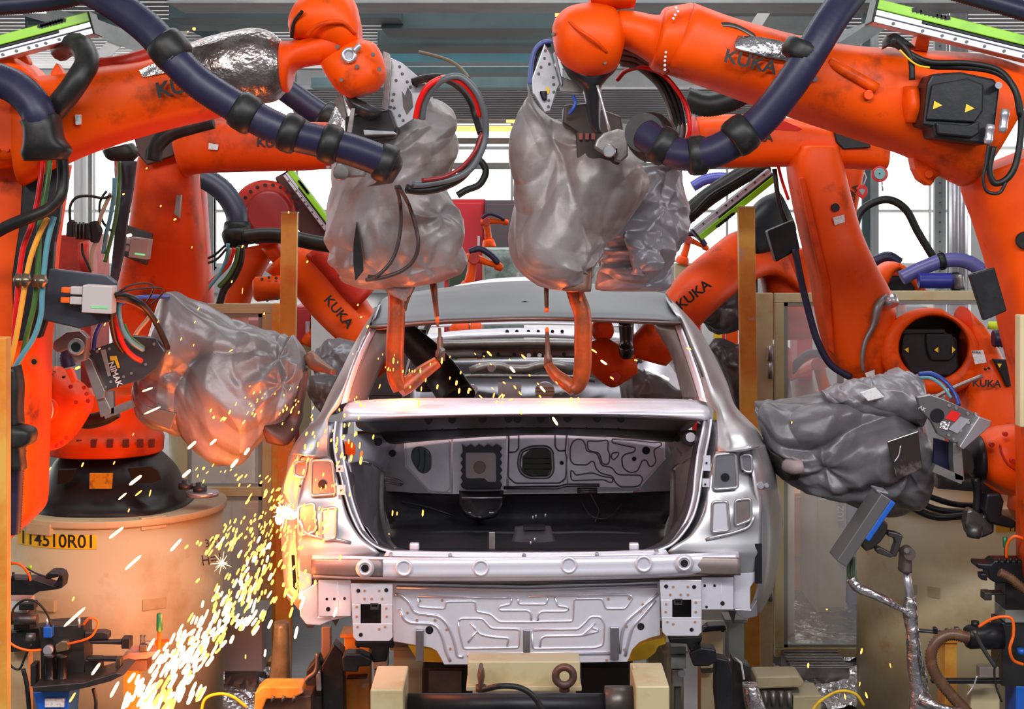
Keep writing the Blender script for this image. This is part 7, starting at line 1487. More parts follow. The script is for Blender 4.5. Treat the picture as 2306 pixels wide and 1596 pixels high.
BX('side_bracket', 68, 1496, 80, 1546, 6.45, .06, DK, t)
PR('clamp_bar', [(190, 1424), (232, 1422), (244, 1426), (244, 1440), (190, 1442)], 6.48, .05, DK, t)
PR('clamp_arm', [(196, 1444), (275, 1442), (275, 1452), (206, 1450)], 6.46, .03, BLACK, t); BX('clamp_head', 273, 1437, 293, 1461, 6.45, .05, BLACK, t)
PR('lower_arm', [(192, 1480), (262, 1480), (262, 1490), (200, 1490)], 6.46, .03, BLACK, t); BX('lower_head', 260, 1482, 272, 1506, 6.44, .04, DK, t)
PR('lower_bracket', [(190, 1486), (222, 1486), (224, 1520), (190, 1524)], 6.5, .08, DK, t)
t = T('clamp_unit', 'black toggle gripper on a white bracket above the blue-based clamp at left', 'clamp unit', (P(60, 0, 6.6).x, 6.7, 0))
PR('jaw', [(16, 1302), (76, 1304), (120, 1318), (138, 1290), (143, 1304), (140, 1324), (122, 1328), (88, 1332), (74, 1340), (16, 1340)], 6.55, .08, BLACK, t)
PR('knob', [(98, 1298), (110, 1287), (132, 1287), (142, 1298), (128, 1300), (104, 1306)], 6.52, .08, BLACK, t, .008)
BX('slide', 16, 1353, 62, 1378, 6.6, .1, mat('bracket_white', (.5, .5, .48), .4), t); BX('slide_cover', 42, 1358, 76, 1374, 6.58, .06, BLACK, t)
BX('cylinder_body', 30, 1378, 66, 1420, 6.6, .1, DK, t); CY('cylinder', 20, 1394, 84, 1394, 6.55, 12, DARKM, t)
for x in (30, 66): CY('pin', x, 1288, x, 1306, 6.55, 3, BLACK, t)
CY('indicator', 68, 1280, 68, 1272, 6.52, 4, GREEN, t)
PR('valve_block', [(16, 1424), (88, 1414), (92, 1460), (16, 1470)], 6.62, .1, DK, t); CY('hose_connector', 60, 1434, 78, 1434, 6.55, 9, GREYM, t)
b = MB(); a = P(45, 0, 6.7); b.box((a.x, 6.72, P(0, 1470, 6.6).z / 2), (.07, .07, P(0, 1470, 6.6).z)); part('stand', b, CREAM, t)
t = T('locator_tool', 'small tool plate with two pins beside the green handle at lower left', 'tool', (P(310, 0, 6.6).x, 6.6, 0))
PR('plate', [(270, 1482), (288, 1470), (356, 1466), (352, 1474), (330, 1484), (276, 1488)], 6.6, .12, mat('pinkish_plate', (.35, .22, .2), .4, .3), t); BX('block', 272, 1486, 330, 1510, 6.62, .1, mat('brown_block', (.12, .06, .04), .5), t)
for x in (318, 326): CY('pin', x, 1430, x, 1462, 6.6, 2.6, DARKM, t)
PR('pin_holder', [(312, 1452), (332, 1452), (330, 1468), (312, 1468)], 6.58, .04, DARKM, t)
BX('pin_bar', 326, 1446, 352, 1454, 6.6, .03, GREYM, t)
b = MB(); a = P(302, 0, 6.7); b.box((a.x, 6.68, P(0, 1510, 6.6).z / 2), (.06, .06, P(0, 1510, 6.6).z)); part('stand', b, YELLOW, t)
t = T('toggle_handle', 'green grip handle on an orange stem at lower left', 'handle', P(359, 1470, 6.5)); CY('grip', 359, 1380, 359, 1422, 6.5, 7, GREENP, t, prof=[(0, .5), (.06, .9), (.9, 1), (1, .7)]); CY('stem', 359, 1422, 358, 1470, 6.5, 5, ORANGE2, t); BX('hinge', 348, 1444, 378, 1456, 6.5, .04, ORANGE, t)
FX = [
 ('orange air hose arching at the left toggle gripper', [(10, 1276, 6.5), (30, 1268, 6.48), (50, 1274, 6.46), (64, 1292, 6.48), (68, 1306, 6.5)], .005, ORC),
 ('orange air hose loop right of the blue valve', [(188, 1406, 6.46), (200, 1392, 6.44), (216, 1394, 6.44), (220, 1406, 6.44), (208, 1430, 6.44), (190, 1440, 6.44), (168, 1446, 6.45), (152, 1450, 6.46)], .0045, ORC),
 ('orange air hose running in from the left edge to the gauge', [(10, 1438, 6.42), (36, 1456, 6.42), (64, 1464, 6.42), (92, 1463, 6.46)], .005, ORC),
 ('black cable arch over the blue-based clamp', [(28, 1400, 6.45), (30, 1372, 6.45), (52, 1352, 6.45), (80, 1354, 6.45), (104, 1378, 6.45), (116, 1410, 6.46)], .0045, RUBBER),
 ('black cable loop at the lower far left', [(16, 1480, 6.45), (26, 1500, 6.45), (44, 1506, 6.45), (56, 1480, 6.45), (70, 1450, 6.45)], .0045, RUBBER),
 ('thick black cable falling at the far lower left', [(52, 1506, 6.45), (60, 1540, 6.45), (66, 1600, 6.45)], .009, RUBBER),
 ('thin black cable right of the blue base', [(210, 1550, 6.4), (216, 1580, 6.4), (214, 1610, 6.4)], .007, RUBBER),
 ('thin black cable above the toggle gripper', [(14, 1266, 6.52), (40, 1270, 6.52), (80, 1290, 6.52), (104, 1298, 6.52)], .0035, RUBBER),
 ('yellow wire bowing over the foil at lower left', [(452, 1610, 6.6), (462, 1574, 6.6), (492, 1562, 6.6), (524, 1568, 6.6), (556, 1592, 6.6)], .006, SIGNY),
 ('yellow wire bowing over the foil at lower right', [(1828, 1600, 7.0), (1850, 1576, 7.0), (1890, 1556, 7.0), (1926, 1562, 7.0), (1946, 1588, 7.0)], .006, SIGNY),
 ('orange cable loop beside the right green handle', [(2266, 1256, 6.5), (2268, 1226, 6.48), (2284, 1208, 6.46), (2306, 1214, 6.46), (2330, 1230, 6.5)], .006, ORC),
 ('orange cable hanging over the right black fixture', [(2204, 1411, 6.4), (2232, 1394, 6.38), (2262, 1388, 6.36), (2280, 1396, 6.36), (2282, 1430, 6.36), (2274, 1460, 6.36), (2282, 1486, 6.38), (2304, 1496, 6.4)], .006, ORC),
 ('thin black cable below the right black fixture', [(2250, 1468, 6.4), (2240, 1500, 6.4), (2242, 1540, 6.4), (2256, 1580, 6.4)], .004, RUBBER),
 ('grey wire looping under the black bar at lower right', [(2200, 1522, 6.4), (2192, 1545, 6.4), (2178, 1564, 6.4)], .003, ALU),
 ('black rod slanting below the round motor at right', [(2194, 1420, 6.35), (2214, 1460, 6.35), (2242, 1502, 6.35)], .008, DARKM),
 ('dark hose curving over the conveyor crossbeam', [(1090, 1552, 5.85), (1130, 1544, 5.8), (1170, 1548, 5.8), (1200, 1566, 5.8), (1224, 1600, 5.8)], .010, RUBBER),
 ('green cable running down from the tilted screen', [(1918, 1252, 6.5), (1912, 1276, 6.5), (1914, 1300, 6.5), (1926, 1318, 6.5)], .008, mat('dull_green_cable', (.06, .09, .05), .5)),
 ('second green cable from the tilted screen', [(1922, 1254, 6.48), (1922, 1290, 6.48), (1932, 1312, 6.48)], .007, MATS['dull_green_cable'] if 'dull_green_cable' in MATS else RUBBER),
]
for lab, pts, r, mm in FX: cab(lab, pts, r, mm, None, 'fixture_cable', 'cable')
# ---- lower left middle: metal boxes, plastic column, orange block
t = T('metal_box', 'silver metal box on the floor behind the spark shower', 'box', (P(545, 0, 8.6).x, 8.7, 0)); BX('body', 502, 1390, 592, 1512, 8.6, .3, mat('dusty_silver', (.33, .32, .34), .4, .5), t, .006)
b = MB(); a = P(547, 0, 8.7); b.box((a.x, 8.75, P(0, 1512, 8.6).z / 2), (.16, .25, P(0, 1512, 8.6).z)); part('foot', b, DARKM, t); BX('lid', 500, 1386, 594, 1396, 8.58, .34, GREYP, t)
LF('wrapped_sleeve', [(618, 1400, 650, 1400, 7.4, .04), (614, 1460, 652, 1460, 7.4, .05), (606, 1540, 654, 1540, 7.4, .06), (600, 1640, 660, 1640, 7.4, .06)], mat('murky_plastic', (.25, .22, .12), .25, 0, (.12, .1, .05), 9, .4, .7), T('wrapped_pipe', 'pipe wrapped in murky clear plastic left of the car', 'pipe', P(630, 1640, 7.4)))
t = T('pneumatic_block', 'orange-lit pneumatic block with dark slots at the bottom left of the car', 'block', (P(630, 0, 6.7).x, 6.7, 0))
PR('frame', [(574, 1560), (590, 1546), (680, 1546), (684, 1560), (660, 1572), (600, 1574), (590, 1600), (572, 1600)], 6.6, .12, YELLOW, t, .006); BX('cover', 592, 1566, 700, 1640, 6.66, .14, mat('rusty_iron', (.16, .08, .05), .5, .5, (.06, .04, .03), 12, .45, .65), t)
for i in range(3): CY('adjuster', 612 + i * 24, 1580, 616 + i * 24, 1566, 6.6, 4, DARKM, t)
b = MB(); a = P(640, 0, 6.7); b.box((a.x, 6.74, P(0, 1640, 6.7).z / 2), (.12, .1, P(0, 1640, 6.7).z)); part('stand', b, CREAM, t)
t = T('dark_fixture', 'sooty upright fixture left of the conveyor supports', 'fixture', (P(700, 0, 6.8).x, 6.9, 0))
PR('column', [(690, 1510), (716, 1480), (724, 1500), (726, 1640), (686, 1640)], 6.8, .1, DK, t); PR('cover', [(724, 1500), (752, 1450), (772, 1470), (776, 1640), (730, 1640)], 6.78, .1, BLACK, t); PR('bracket', [(712, 1512), (722, 1512), (724, 1556), (712, 1556)], 6.76, .03, BRACK, t); BX('rod', 724, 1412, 744, 1500, 6.95, .05, mat('dusty_brown_rod', (.3, .22, .18), .4, .5), t)
b = MB(); b.tube([P(676, 1560, 6.7), P(690, 1530, 6.7), P(712, 1510, 6.7), P(716, 1470, 6.7)], .01, 10, 5); part('link', b, DARKM, t)
# ---- conveyor skid and supports under the car
sk = T('conveyor_skid', 'cream conveyor skid box with two lifting rings under the car tail', 'skid', (P(1180, 0, 6.4).x, 6.5, 0))
BX('box', 1053, 1488, 1307, 1556, 6.2, .12, CREAM, sk, .006); BX('lip', 1050, 1545, 1310, 1556, 6.17, .15, CREAM, sk)
for x in (1083, 1271):
    b = MB(); b.ring(x, 1522, 6.1, 20, .014) if x > 1200 else b.loft([(1078, 1500, 1088, 1500, 6.12, .05), (1075, 1520, 1092, 1520, 6.12, .055), (1078, 1542, 1088, 1542, 6.12, .05)], 16, 4); o = part('lifting_ring', b, mat('rusty_brown', (.10, .05, .04), .5, .4, (.2, .06, .02), 15, .5, .7) if x < 1200 else MATS['rusty_brown'], sk)
    CY('ring_foot', x, 1542, x, 1556, 6.12, 12, MATS['rusty_brown'], o)
b = MB(); a = P(1180, 0, 6.4); b.box((a.x, 6.27, P(0, 1556, 6.3).z / 2), (.38, .1, P(0, 1556, 6.3).z)); part('pedestal', b, CREAM, sk)
t = T('conveyor_crossbeam', 'long black round crossbeam with cream end blocks at the bottom centre', 'beam', (P(1160, 0, 5.95).x, 5.95, 0))
CY('shaft', 918, 1588, 1440, 1588, 5.95, 27, BLACK, t); CY('collar', 1362, 1580, 1424, 1580, 5.95, 36, DARKM, t)
BX('end_block', 834, 1552, 908, 1660, 5.8, .3, CREAM, t, .006); BX('end_block', 1432, 1545, 1508, 1660, 5.8, .3, CREAM, t, .006)
CY('roller', 862, 1538, 912, 1538, 6.1, 20, DARKM, t); CY('roller', 1436, 1530, 1484, 1530, 6.1, 20, GREYM, t)
PR('cheek', [(850, 1552), (856, 1530), (866, 1520), (866, 1552)], 6.0, .05, mat('pink_primer', (.4, .2, .14), .5), t); PR('cheek', [(1428, 1545), (1424, 1500), (1432, 1500), (1440, 1545)], 6.0, .05, CREAM, t)
for x in (871, 1470):
    b = MB(); a = P(x, 0, 5.95); b.box((a.x, 5.97, P(0, 1660, 5.8).z / 2), (.09, .2, P(0, 1660, 5.8).z)); part('leg', b, CREAM, t)
def support(x0, x1, y0, d, mm, lab, extra=()):
    t = T('support_post', lab, 'support', (P((x0 + x1) / 2, 0, d).x, d + .06, 0)); a = P(x0, y0, d); e = P(x1, y0, d)
    b = MB(); b.box(((a.x + e.x) / 2, d + .06, a.z / 2), (e.x - a.x, .12, a.z)); part('column', b, mm, t, .004)
    for (nm, q, m2) in extra: PR(nm, q, d - .05, .06, m2, t, .004)
    b = MB(); b.box(((a.x + e.x) / 2, d + .06, a.z + .006), (e.x - a.x + .03, .14, .012)); part('cap', b, mm, t)
    return t
support(775, 832, 1434, 6.95, YELLOW, 'orange-yellow support post left of the conveyor', [('slot', [(780, 1526), (826, 1524), (826, 1528), (780, 1530)], BLACK)])
support(886, 958, 1462, 7.3, CREAM, 'cream support post left of the cream skid box')
support(1500, 1540, 1470, 7.3, CREAM, 'cream support post right of the cream skid box')
support(1578, 1628, 1420, 6.95, CREAM, 'cream support post with notch right of the conveyor', [('notch', [(1580, 1512), (1612, 1510), (1612, 1514), (1580, 1516)], BLACK)])
support(1640, 1676, 1400, 7.6, GREYP, 'pale grey support post at the right under the car')
support(1460, 1500, 1450, 7.8, CREAM, 'narrow cream post behind the right roller')
def clampr(pts, d, lab, mm=BLACK):
    t = T('body_clamp', lab, 'clamp', P(pts[0][0], pts[0][1] + 30, d)); PR('jaw', pts, d, .08, mm, t, .006)
    xs = [p[0] for p in pts]; ys = [p[1] for p in pts]
    for x in (min(xs) + 8, max(xs) - 8): CY('bolt', x, min(ys) + 14, x, min(ys) + 2, d + .03, 4, DARKM, t)
    return t
clampr([(798, 1444), (886, 1444), (890, 1454), (876, 1458), (870, 1490), (838, 1492), (836, 1460), (800, 1456)], 6.6, 'black body clamp under the left bumper plate')
clampr([(770, 1480), (778, 1472), (812, 1472), (836, 1484), (834, 1500), (806, 1502), (806, 1514), (772, 1512)], 6.55, 'black toothed clamp left of the grey actuator')
clampr([(1506, 1436), (1582, 1432), (1580, 1446), (1566, 1450), (1572, 1474), (1556, 1480), (1548, 1450), (1508, 1448)], 6.6, 'black body clamp under the right bumper plate')
clampr([(1552, 1470), (1578, 1458), (1612, 1462), (1616, 1490), (1596, 1500), (1562, 1500)], 6.55, 'black toothed clamp right of the grey actuator')
clampr([(1596, 1410), (1634, 1408), (1636, 1420), (1580, 1424)], 6.8, 'small black clamp on the right cream support')
clampr([(1612, 1480), (1640, 1486), (1650, 1520), (1646, 1640), (1618, 1640), (1610, 1560)], 6.6, 'tall black sleeve right of the right supports')
for x, lab in ((856, 'grey actuator with steel rod under the left bumper plate'), (1528, 'grey actuator with steel rod under the right bumper plate')):
    t = T('lift_actuator', lab, 'actuator', P(x, 1620, 6.7)); BX('body', x - 17, 1456, x + 17, 1506, 6.7, .08, GREYP, t); BX('rod_end', x - 14, 1508, x + 10, 1546, 6.7, .06, GREYM, t); DISC('eye', x + 6, 1514, 6.7, 8, .02, BRACK, t); BX('shaft', x - 8, 1546, x + 6, 1640, 6.72, .04, DARKM, t); BX('band', x - 17, 1474, x + 17, 1478, 6.69, .02, DARKM, t, 0)
t = T('dark_fixture', 'blackened fixture arm with white edge at the right under the car', 'fixture', (P(1680, 0, 6.9).x, 6.9, 0)); PR('column', [(1650, 1482), (1690, 1500), (1700, 1640), (1650, 1640)], 6.9, .1, DK, t); PR('cover_edge', [(1654, 1480), (1672, 1492), (1678, 1530), (1674, 1532), (1668, 1496)], 6.86, .02, WHITEP, t)
LF('foil_wrap', [(1672, 1540, 1706, 1540, 6.8, .04), (1676, 1580, 1716, 1570, 6.8, .05), (1690, 1640, 1740, 1640, 6.8, .05)], FOIL, t)
for pts, lab in (([(918, 1452), (1000, 1466), (1010, 1486), (1004, 1492), (940, 1490), (934, 1478)], 'yellow skid lug behind the valance at left'), ([(1412, 1490), (1424, 1462), (1448, 1446), (1500, 1434), (1500, 1450), (1482, 1456), (1476, 1470), (1458, 1484)], 'yellow skid lug behind the valance at right')):
    b = MB(); b.prism(pts, 6.62, .15); single('skid_lug', b, SIGNY, lab, 'lug', bevel=.004)
BKM = mat('grimy_black', (.012, .01, .01), .6)
t = T('gear_case', 'grimy black drive case hanging under the car tail', 'gear case', (P(1180, 0, 7.0).x, 7.0, 0)); BX('case', 950, 1502, 1430, 1600, 7.0, .4, BKM, t, .01); BX('case_foot', 1000, 1590, 1380, 1760, 7.1, .3, BKM, t)
BX('fin_block', 965, 1510, 1040, 1560, 6.97, .03, DARKM, t)
# ---- bottom right fixture
t = T('clamp_unit', 'tall black clamp unit with blue foot cut off by the right edge', 'clamp unit', (P(2290, 0, 6.6).x, 6.6, 0))
PR('head', [(2200, 1268), (2232, 1270), (2240, 1262), (2330, 1262), (2330, 1312), (2246, 1314), (2230, 1306), (2226, 1284), (2202, 1280)], 6.5, .1, BLACK, t, .006)
PR('head_pad', [(2208, 1292), (2222, 1292), (2224, 1308), (2210, 1306)], 6.48, .05, BLACK, t)
BX('arm', 2218, 1334, 2262, 1340, 6.48, .05, BLACK, t); BX('arm_head', 2217, 1334, 2234, 1352, 6.46, .06, DK, t)
BX('column', 2264, 1312, 2330, 1374, 6.55, .15, DK, t); BX('mid_block', 2264, 1374, 2330, 1402, 6.54, .15, mat('grey_green_block', (.2, .2, .18), .5), t); BX('lower_column', 2256, 1402, 2330, 1545, 6.55, .15, DK, t); BX('foot', 2288, 1545, 2330, 1700, 6.55, .15, BLUEP, t)
b = MB(); a = P(2320, 0, 6.6); b.box((a.x - .01, 6.62, P(0, 1700, 6.55).z / 2), (.1, .12, P(0, 1700, 6.55).z)); part('leg', b, BLUEP, t)
for i in range(5): CY('pin', 2250 + i * 13, 1256, 2250 + i * 13, 1266, 6.5, 3, BLACK, t)
b = MB(); b.lathe(P(2174, 1434, 6.5), P(2256, 1430, 6.5), [(0, px(22, 6.5)), (.1, px(27, 6.5)), (.5, px(27, 6.5)), (.55, px(30, 6.5)), (1, px(30, 6.5))], 28); part('motor', b, BLACK, t); CY('motor_stub', 2196, 1412, 2196, 1398, 6.5, 9, BLACK, t)
CY('valve', 2300, 1472, 2300, 1460, 6.5, 9, BLUEP, t)
PR('locating_bar', [(2068, 1418), (2180, 1428), (2180, 1434), (2068, 1424)], 6.5, .03, DK, t); BX('bar_stud', 2104, 1414, 2112, 1426, 6.49, .03, BLACK, t); BX('bar_stud', 2132, 1418, 2140, 1428, 6.49, .03, BLACK, t); BX('bar_stud', 2152, 1414, 2162, 1428, 6.49, .03, DARKM, t)
PR('lower_bar', [(2098, 1532), (2104, 1530), (2256, 1530), (2256, 1540), (2104, 1540), (2098, 1538)], 6.5, .03, BLACK, t); BX('sensor_box', 2206, 1502, 2250, 1526, 6.48, .05, mat('sensor_taupe', (.2, .16, .13), .5), t)
BX('bracket', 2186, 1545, 2252, 1640, 6.6, .1, CREAM, t, .006)
t = T('toggle_handle', 'dark green grip handle at the right edge beside the orange loop', 'handle', P(2264, 1256, 6.5)); CY('grip', 2263, 1208, 2264, 1236, 6.5, 6, GREENP, t, prof=[(0, .5), (.06, .9), (.8, .8), (1, .4)]); CY('stem', 2264, 1236, 2264, 1264, 6.5, 3, BLACK, t)
hose('thick brown ribbed hose bending below the round black motor', [(2182, 1436, 6.42), (2140, 1428, 6.42), (2108, 1446, 6.42), (2096, 1480, 6.42), (2108, 1520, 6.42), (2140, 1562, 6.42), (2184, 1610, 6.42)], .021, mm=SIDEBR, rib=.0025, pitch=.010)
hose('short brown ribbed hose at the right edge', [(2250, 1288, 6.42), (2276, 1302, 6.42), (2300, 1322, 6.42), (2330, 1346, 6.42)], .016, mm=SIDEBR, rib=.0025, pitch=.009)
support(2128, 2156, 1446, 6.9, YELLOW, 'slim yellow-cream post behind the brown ribbed hose')
# ---- screen on a foil wrapped stand
t = T('screen_stand', 'tilted grey screen with blue side on a foil-wrapped stand at lower right', 'screen', (P(2060, 0, 6.7).x, 6.7, 0))
def slab(p0, p1, w, th, d, mm, nm, dep=.16):
    a = P(*p0, d); e = P(*p1, d); b = MB(); b.bar(a, e, px(w, d), dep, Vector((0, 1, 0))); return part(nm, b, mm, t, .004)
slab((1886, 1260), (1986, 1110), 26, 0, 6.45, mat('screen_grey', (.14, .13, .13), .35, .4), 'panel')
slab((1945, 1209), (2004, 1123), 13, 0, 6.43, BLUEP, 'side_stripe', .12)
PR('tray', [(1974, 1102), (2000, 1108), (2000, 1112), (1974, 1106)], 6.42, .1, ALU, t, 0)
br = PR('bracket', [(1952, 1196), (1976, 1180), (1990, 1170), (2000, 1180), (1998, 1200), (1984, 1220), (1966, 1236), (1950, 1242), (1940, 1226)], 6.5, .1, mat('bracket_brown', (.06, .05, .048), .45, .5), t, .006)
PR('knob', [(1972, 1236), (1982, 1232), (2004, 1244), (2014, 1252), (2006, 1256), (1976, 1246)], 6.46, .05, MATS['bracket_brown'], t); PR('link', [(2000, 1196), (2020, 1200), (2034, 1206), (2026, 1236), (2018, 1254), (2008, 1252), (2018, 1222), (2014, 1212), (2000, 1208)], 6.48, .05, MATS['bracket_brown'], t)
jt = LF('joint', [(2026, 1238, 2050, 1238, 6.5, .05), (2026, 1258, 2052, 1258, 6.5, .05), (2024, 1284, 2052, 1284, 6.5, .05)], mat('joint_taupe', (.14, .11, .10), .45, .5), t, 2.6); DISC('joint_pin', 2040, 1240, 6.5, 14, .07, MATS['joint_taupe'], t); DISC('pin_head', 2040, 1238, 6.43, 6, .015, GREYM, t)
CY('pole', 2040, 1284, 2050, 1350, 6.5, 9, ALU, t)
def foilsleeve(nm, pts, rs, seed):
    b = MB(); b.tube([P(*p) for p in pts], rs, 40, 26); out = []
    for v in b.v: out.append(v)
    c = [P(*p) for p in pts]
    for i, v in enumerate(b.v):
        b.v[i] = v + (NV(v * 9) * .004) + Vector((1, -1, .3)).normalized() * (crumple(v, 16, seed) * .006)
    return part(nm, b, FOIL, t)
foilsleeve('foil_wrap', [(2049, 1342, 6.5), (2048, 1370, 6.5), (2056, 1430, 6.5), (2062, 1500, 6.5), (2068, 1560, 6.5), (2072, 1650, 6.5)], [.020, .026, .027, .032, .036, .042], 3)
foilsleeve('foil_cable', [(1914, 1304, 6.48), (1930, 1322, 6.48), (1962, 1336, 6.47), (2000, 1354, 6.47), (2034, 1372, 6.48), (2046, 1390, 6.49)], [.014, .020, .016, .015, .010, .012], 5)
foilsleeve('foil_tail', [(2076, 1572, 6.45), (2110, 1590, 6.4), (2160, 1600, 6.4), (2200, 1606, 6.4)], [.03, .018, .014, .012], 8)
b = MB(); b.lathe(P(2072, 1640, 6.5), Vector((P(2072, 0, 6.5).x, 6.5, 0)), [(0, .03), (.95, .03), (.96, .12), (1, .12)], 24); part('base', b, DARKM, t)
# ---- foil sheets on the floor
def floor_foil(x0, x1, d0, d1, lab, seed, amp=.03, z=.04):
    A = Vector((P(x0, 0, d0).x, d0, z)); B = Vector((P(x1, 0, d0).x, d0, z)); C = Vector((P(x1, 0, d1).x, d1, z)); D = Vector((P(x0, 0, d1).x, d1, z))
    b = sheet((A, B, C, D), 70, 60, amp, 7, seed, ragged=.06); single('foil_sheet', b, FOIL, lab, 'foil')
floor_foil(1790, 1960, 8.25, 9.0, 'crumpled foil sheet on the floor in front of the fence door', 4)
floor_foil(480, 625, 8.1, 8.9, 'crumpled foil sheet on the floor behind the spark shower', 6)
floor_foil(1770, 1950, 9.25, 11.5, 'wide wrinkled foil sheet on the floor behind the fence door', 9, .015)
floor_foil(480, 600, 9.2, 10.5, 'wrinkled foil sheet on the floor behind the left fence panel', 12, .02)
# ---- yellow machine part with foil at the lower right
t = T('pneumatic_block', 'cream and yellow pneumatic block half wrapped in foil right of the conveyor', 'block', (P(1760, 0, 7.4).x, 7.4, 0))
PR('frame', [(1700, 1522), (1800, 1520), (1812, 1536), (1806, 1548), (1704, 1552)], 7.3, .15, CREAM, t, .01); BX('body', 1706, 1552, 1800, 1640, 7.34, .2, mat('grimy_grey', (.14, .13, .12), .45, .5), t); BX('yellow_foot', 1786, 1566, 1850, 1640, 7.3, .2, FENCE, t)
for i in range(4): CY('cylinder', 1722 + i * 18, 1556, 1724 + i * 18, 1590, 7.28, 6, GREYM, t)
b = MB(); a = P(1760, 0, 7.4); b.box((a.x, 7.45, P(0, 1640, 7.34).z / 2), (.2, .15, P(0, 1640, 7.34).z)); part('stand', b, CREAM, t)
# floor grating
t = T('floor_grating', 'slotted steel step grating at the foot of the cream post', 'grating', P(1735, 1500, 8.3)); b = MB()
z = .12; xa = P(1690, 0, 8.3).x; xb = P(1768, 0, 8.3).x
for i in range(16): b.box(((xa + xb) / 2, 8.2 + i * .03, z), (xb - xa, .012, .03))
for x in (xa, xb): b.box((x, 8.42, z), (.012, .5, .05))
b.box(((xa + xb) / 2, 8.42, .05), (xb - xa - .02, .44, .1)); part('bars', b, GREYM, t)
t = T('floor_grating', 'second steel grating below the fence door', 'grating', P(1830, 1500, 8.9)); b = MB(); xa = P(1772, 0, 8.9).x; xb = P(1900, 0, 8.9).x
for i in range(12): b.box(((xa + xb) / 2, 8.75 + i * .03, .09), (xb - xa, .012, .03))
b.box(((xa + xb) / 2, 8.92, .04), (xb - xa, .34, .08)); part('bars', b, GREYM, t)
# ---- covered guns and machines in the background
def bgun(lab, secs, mm, seed, wr=.03):
    g = gun(lab, P((secs[0][0] + secs[-1][0]) / 2, max(q[3] for q in secs), secs[0][4])); sack('gun_cover', secs, mm, g, wr, 5, seed, seg=100, sub=12); return g
bgun('grey covered gun hanging behind the right post under the tilted arm', [(1560, 700, 1580, 726, 9.6, .05), (1600, 660, 1600, 738, 9.6, .12), (1650, 620, 1650, 740, 9.6, .15), (1700, 600, 1700, 735, 9.6, .12)], FABRIC_D, 41)
bgun('dark covered gun behind the right pillar of the car', [(1596, 780, 1610, 800, 9.4, .05), (1622, 768, 1640, 870, 9.4, .13), (1660, 772, 1662, 940, 9.4, .15), (1700, 790, 1700, 930, 9.4, .12)], FABRIC_D, 42)
bgun('pale covered gun behind the left pillar of the car', [(700, 800, 712, 850, 9.6, .06), (740, 765, 740, 905, 9.6, .14), (780, 768, 780, 910, 9.6, .15), (830, 790, 830, 890, 9.6, .1)], FABRIC, 43)
bgun('grey covered gun seen through the right of the rear window', [(1395, 860, 1400, 895, 9.4, .06), (1430, 835, 1430, 905, 9.4, .12), (1480, 845, 1480, 905, 9.4, .12), (1535, 875, 1535, 905, 9.4, .06)], FABRIC, 44)
bgun('dark covered gun below the left pillar near the sparks', [(690, 860, 700, 900, 8.8, .06), (720, 856, 722, 925, 8.8, .1), (760, 850, 760, 930, 8.8, .1)], FABRIC_D, 45)
b = MB(); b.tube([P(902, 742, 8.6), P(930, 770, 8.6), P(960, 800, 8.6), P(1000, 850, 8.6), P(1034, 900, 8.5)], [.06, .07, .08, .09, .09], 16, 6); single('rubber_hose', b, RUBBER, 'thick black hose inside the car seen through the rear window', 'hose')
b = MB(); b.loft([(926, 742, 960, 742, 8.9, .05), (930, 800, 966, 800, 8.9, .06), (936, 880, 980, 880, 8.9, .06)], 16, 4); single('machine_column', b, DARKM, 'dark machine column behind the left welding shank', 'column')
b = MB(); b.prism([(790, 985), (800, 1000), (872, 1006), (876, 940), (800, 938)], 7.9, .1); 
# cream machines, panels and clutter behind the fence and far away
CL = [
 (1840, 1110, 1905, 1380, 10.2, CREAM, 'cream machine cabinet behind the fence door'),
 (1776, 1110, 1838, 1260, 10.8, YELLOW, 'orange-yellow machine cabinet behind the fence door'),
 (1905, 1090, 1960, 1400, 10.4, mat('blue_grey_column', (.12, .15, .24), .5), 'blue-grey cabinet behind the fence door'),
 (2010, 690, 2090, 1100, 11.5, GREYP, 'grey cabinet behind the right fence panel'),
 (2110, 720, 2200, 1100, 12.5, DARKM, 'dark cabinet behind the right fence panel'),
 (424, 1010, 520, 1094, 10.3, CREAM, 'cream cabinet behind the left fence pane'),
 (500, 950, 584, 1094, 10.9, GREYP, 'grey cabinet behind the left fence pane'),
 (430, 1130, 600, 1480, 10.4, YELLOW, 'tall orange-yellow cabinet behind the spark shower'),
 (446, 720, 510, 960, 12.6, WHITEP, 'white cabinet behind the upper left fence pane'),
 (530, 720, 580, 960, 12.8, REDC, 'red cabinet behind the upper left fence pane'),
 (1700, 705, 1740, 1100, 12.2, GREYP, 'grey cabinet behind the cream post'),
 (1090, 560, 1180, 700, 17, mat('hazy_green_wrap', (.35, .45, .42), .4, .3, (.12, .16, .14), 4, .4, .6), 'hazy green wrapped machine beyond the car roof'),
 (1010, 590, 1060, 700, 18, mat('dark_green_machine', (.05, .08, .04), .5), 'dark green machine beyond the car roof'),
 (700, 690, 780, 900, 12.4, WHITEP, 'white machine behind the tilted left arm'),
 (600, 1090, 660, 1400, 10.6, mat('dull_steel_cab', (.3, .3, .33), .4, .4), 'dull steel cabinet behind the tall left post'),
 (1650, 1020, 1720, 1420, 10.6, DARKM, 'dark cabinet low behind the cream post'),
 (20, 700, 130, 1000, 11.0, GREYP, 'grey cabinet in the glare at far left'),
 (2230, 420, 2290, 640, 14.0, GREYP, 'grey cabinet in the glare behind the right rocker arm'),
 (1420, 690, 1530, 900, 14.5, WHITEP, 'white cabinet far beyond the right of the rear window'),
 (830, 700, 950, 900, 14.6, DARKM, 'dark cabinet far beyond the left of the rear window'),
]
for x0, y0, x1, y1, d, mm, lab in CL: cabinet(x0, y0, x1, y1, d, mm, lab, 'machine_cabinet')
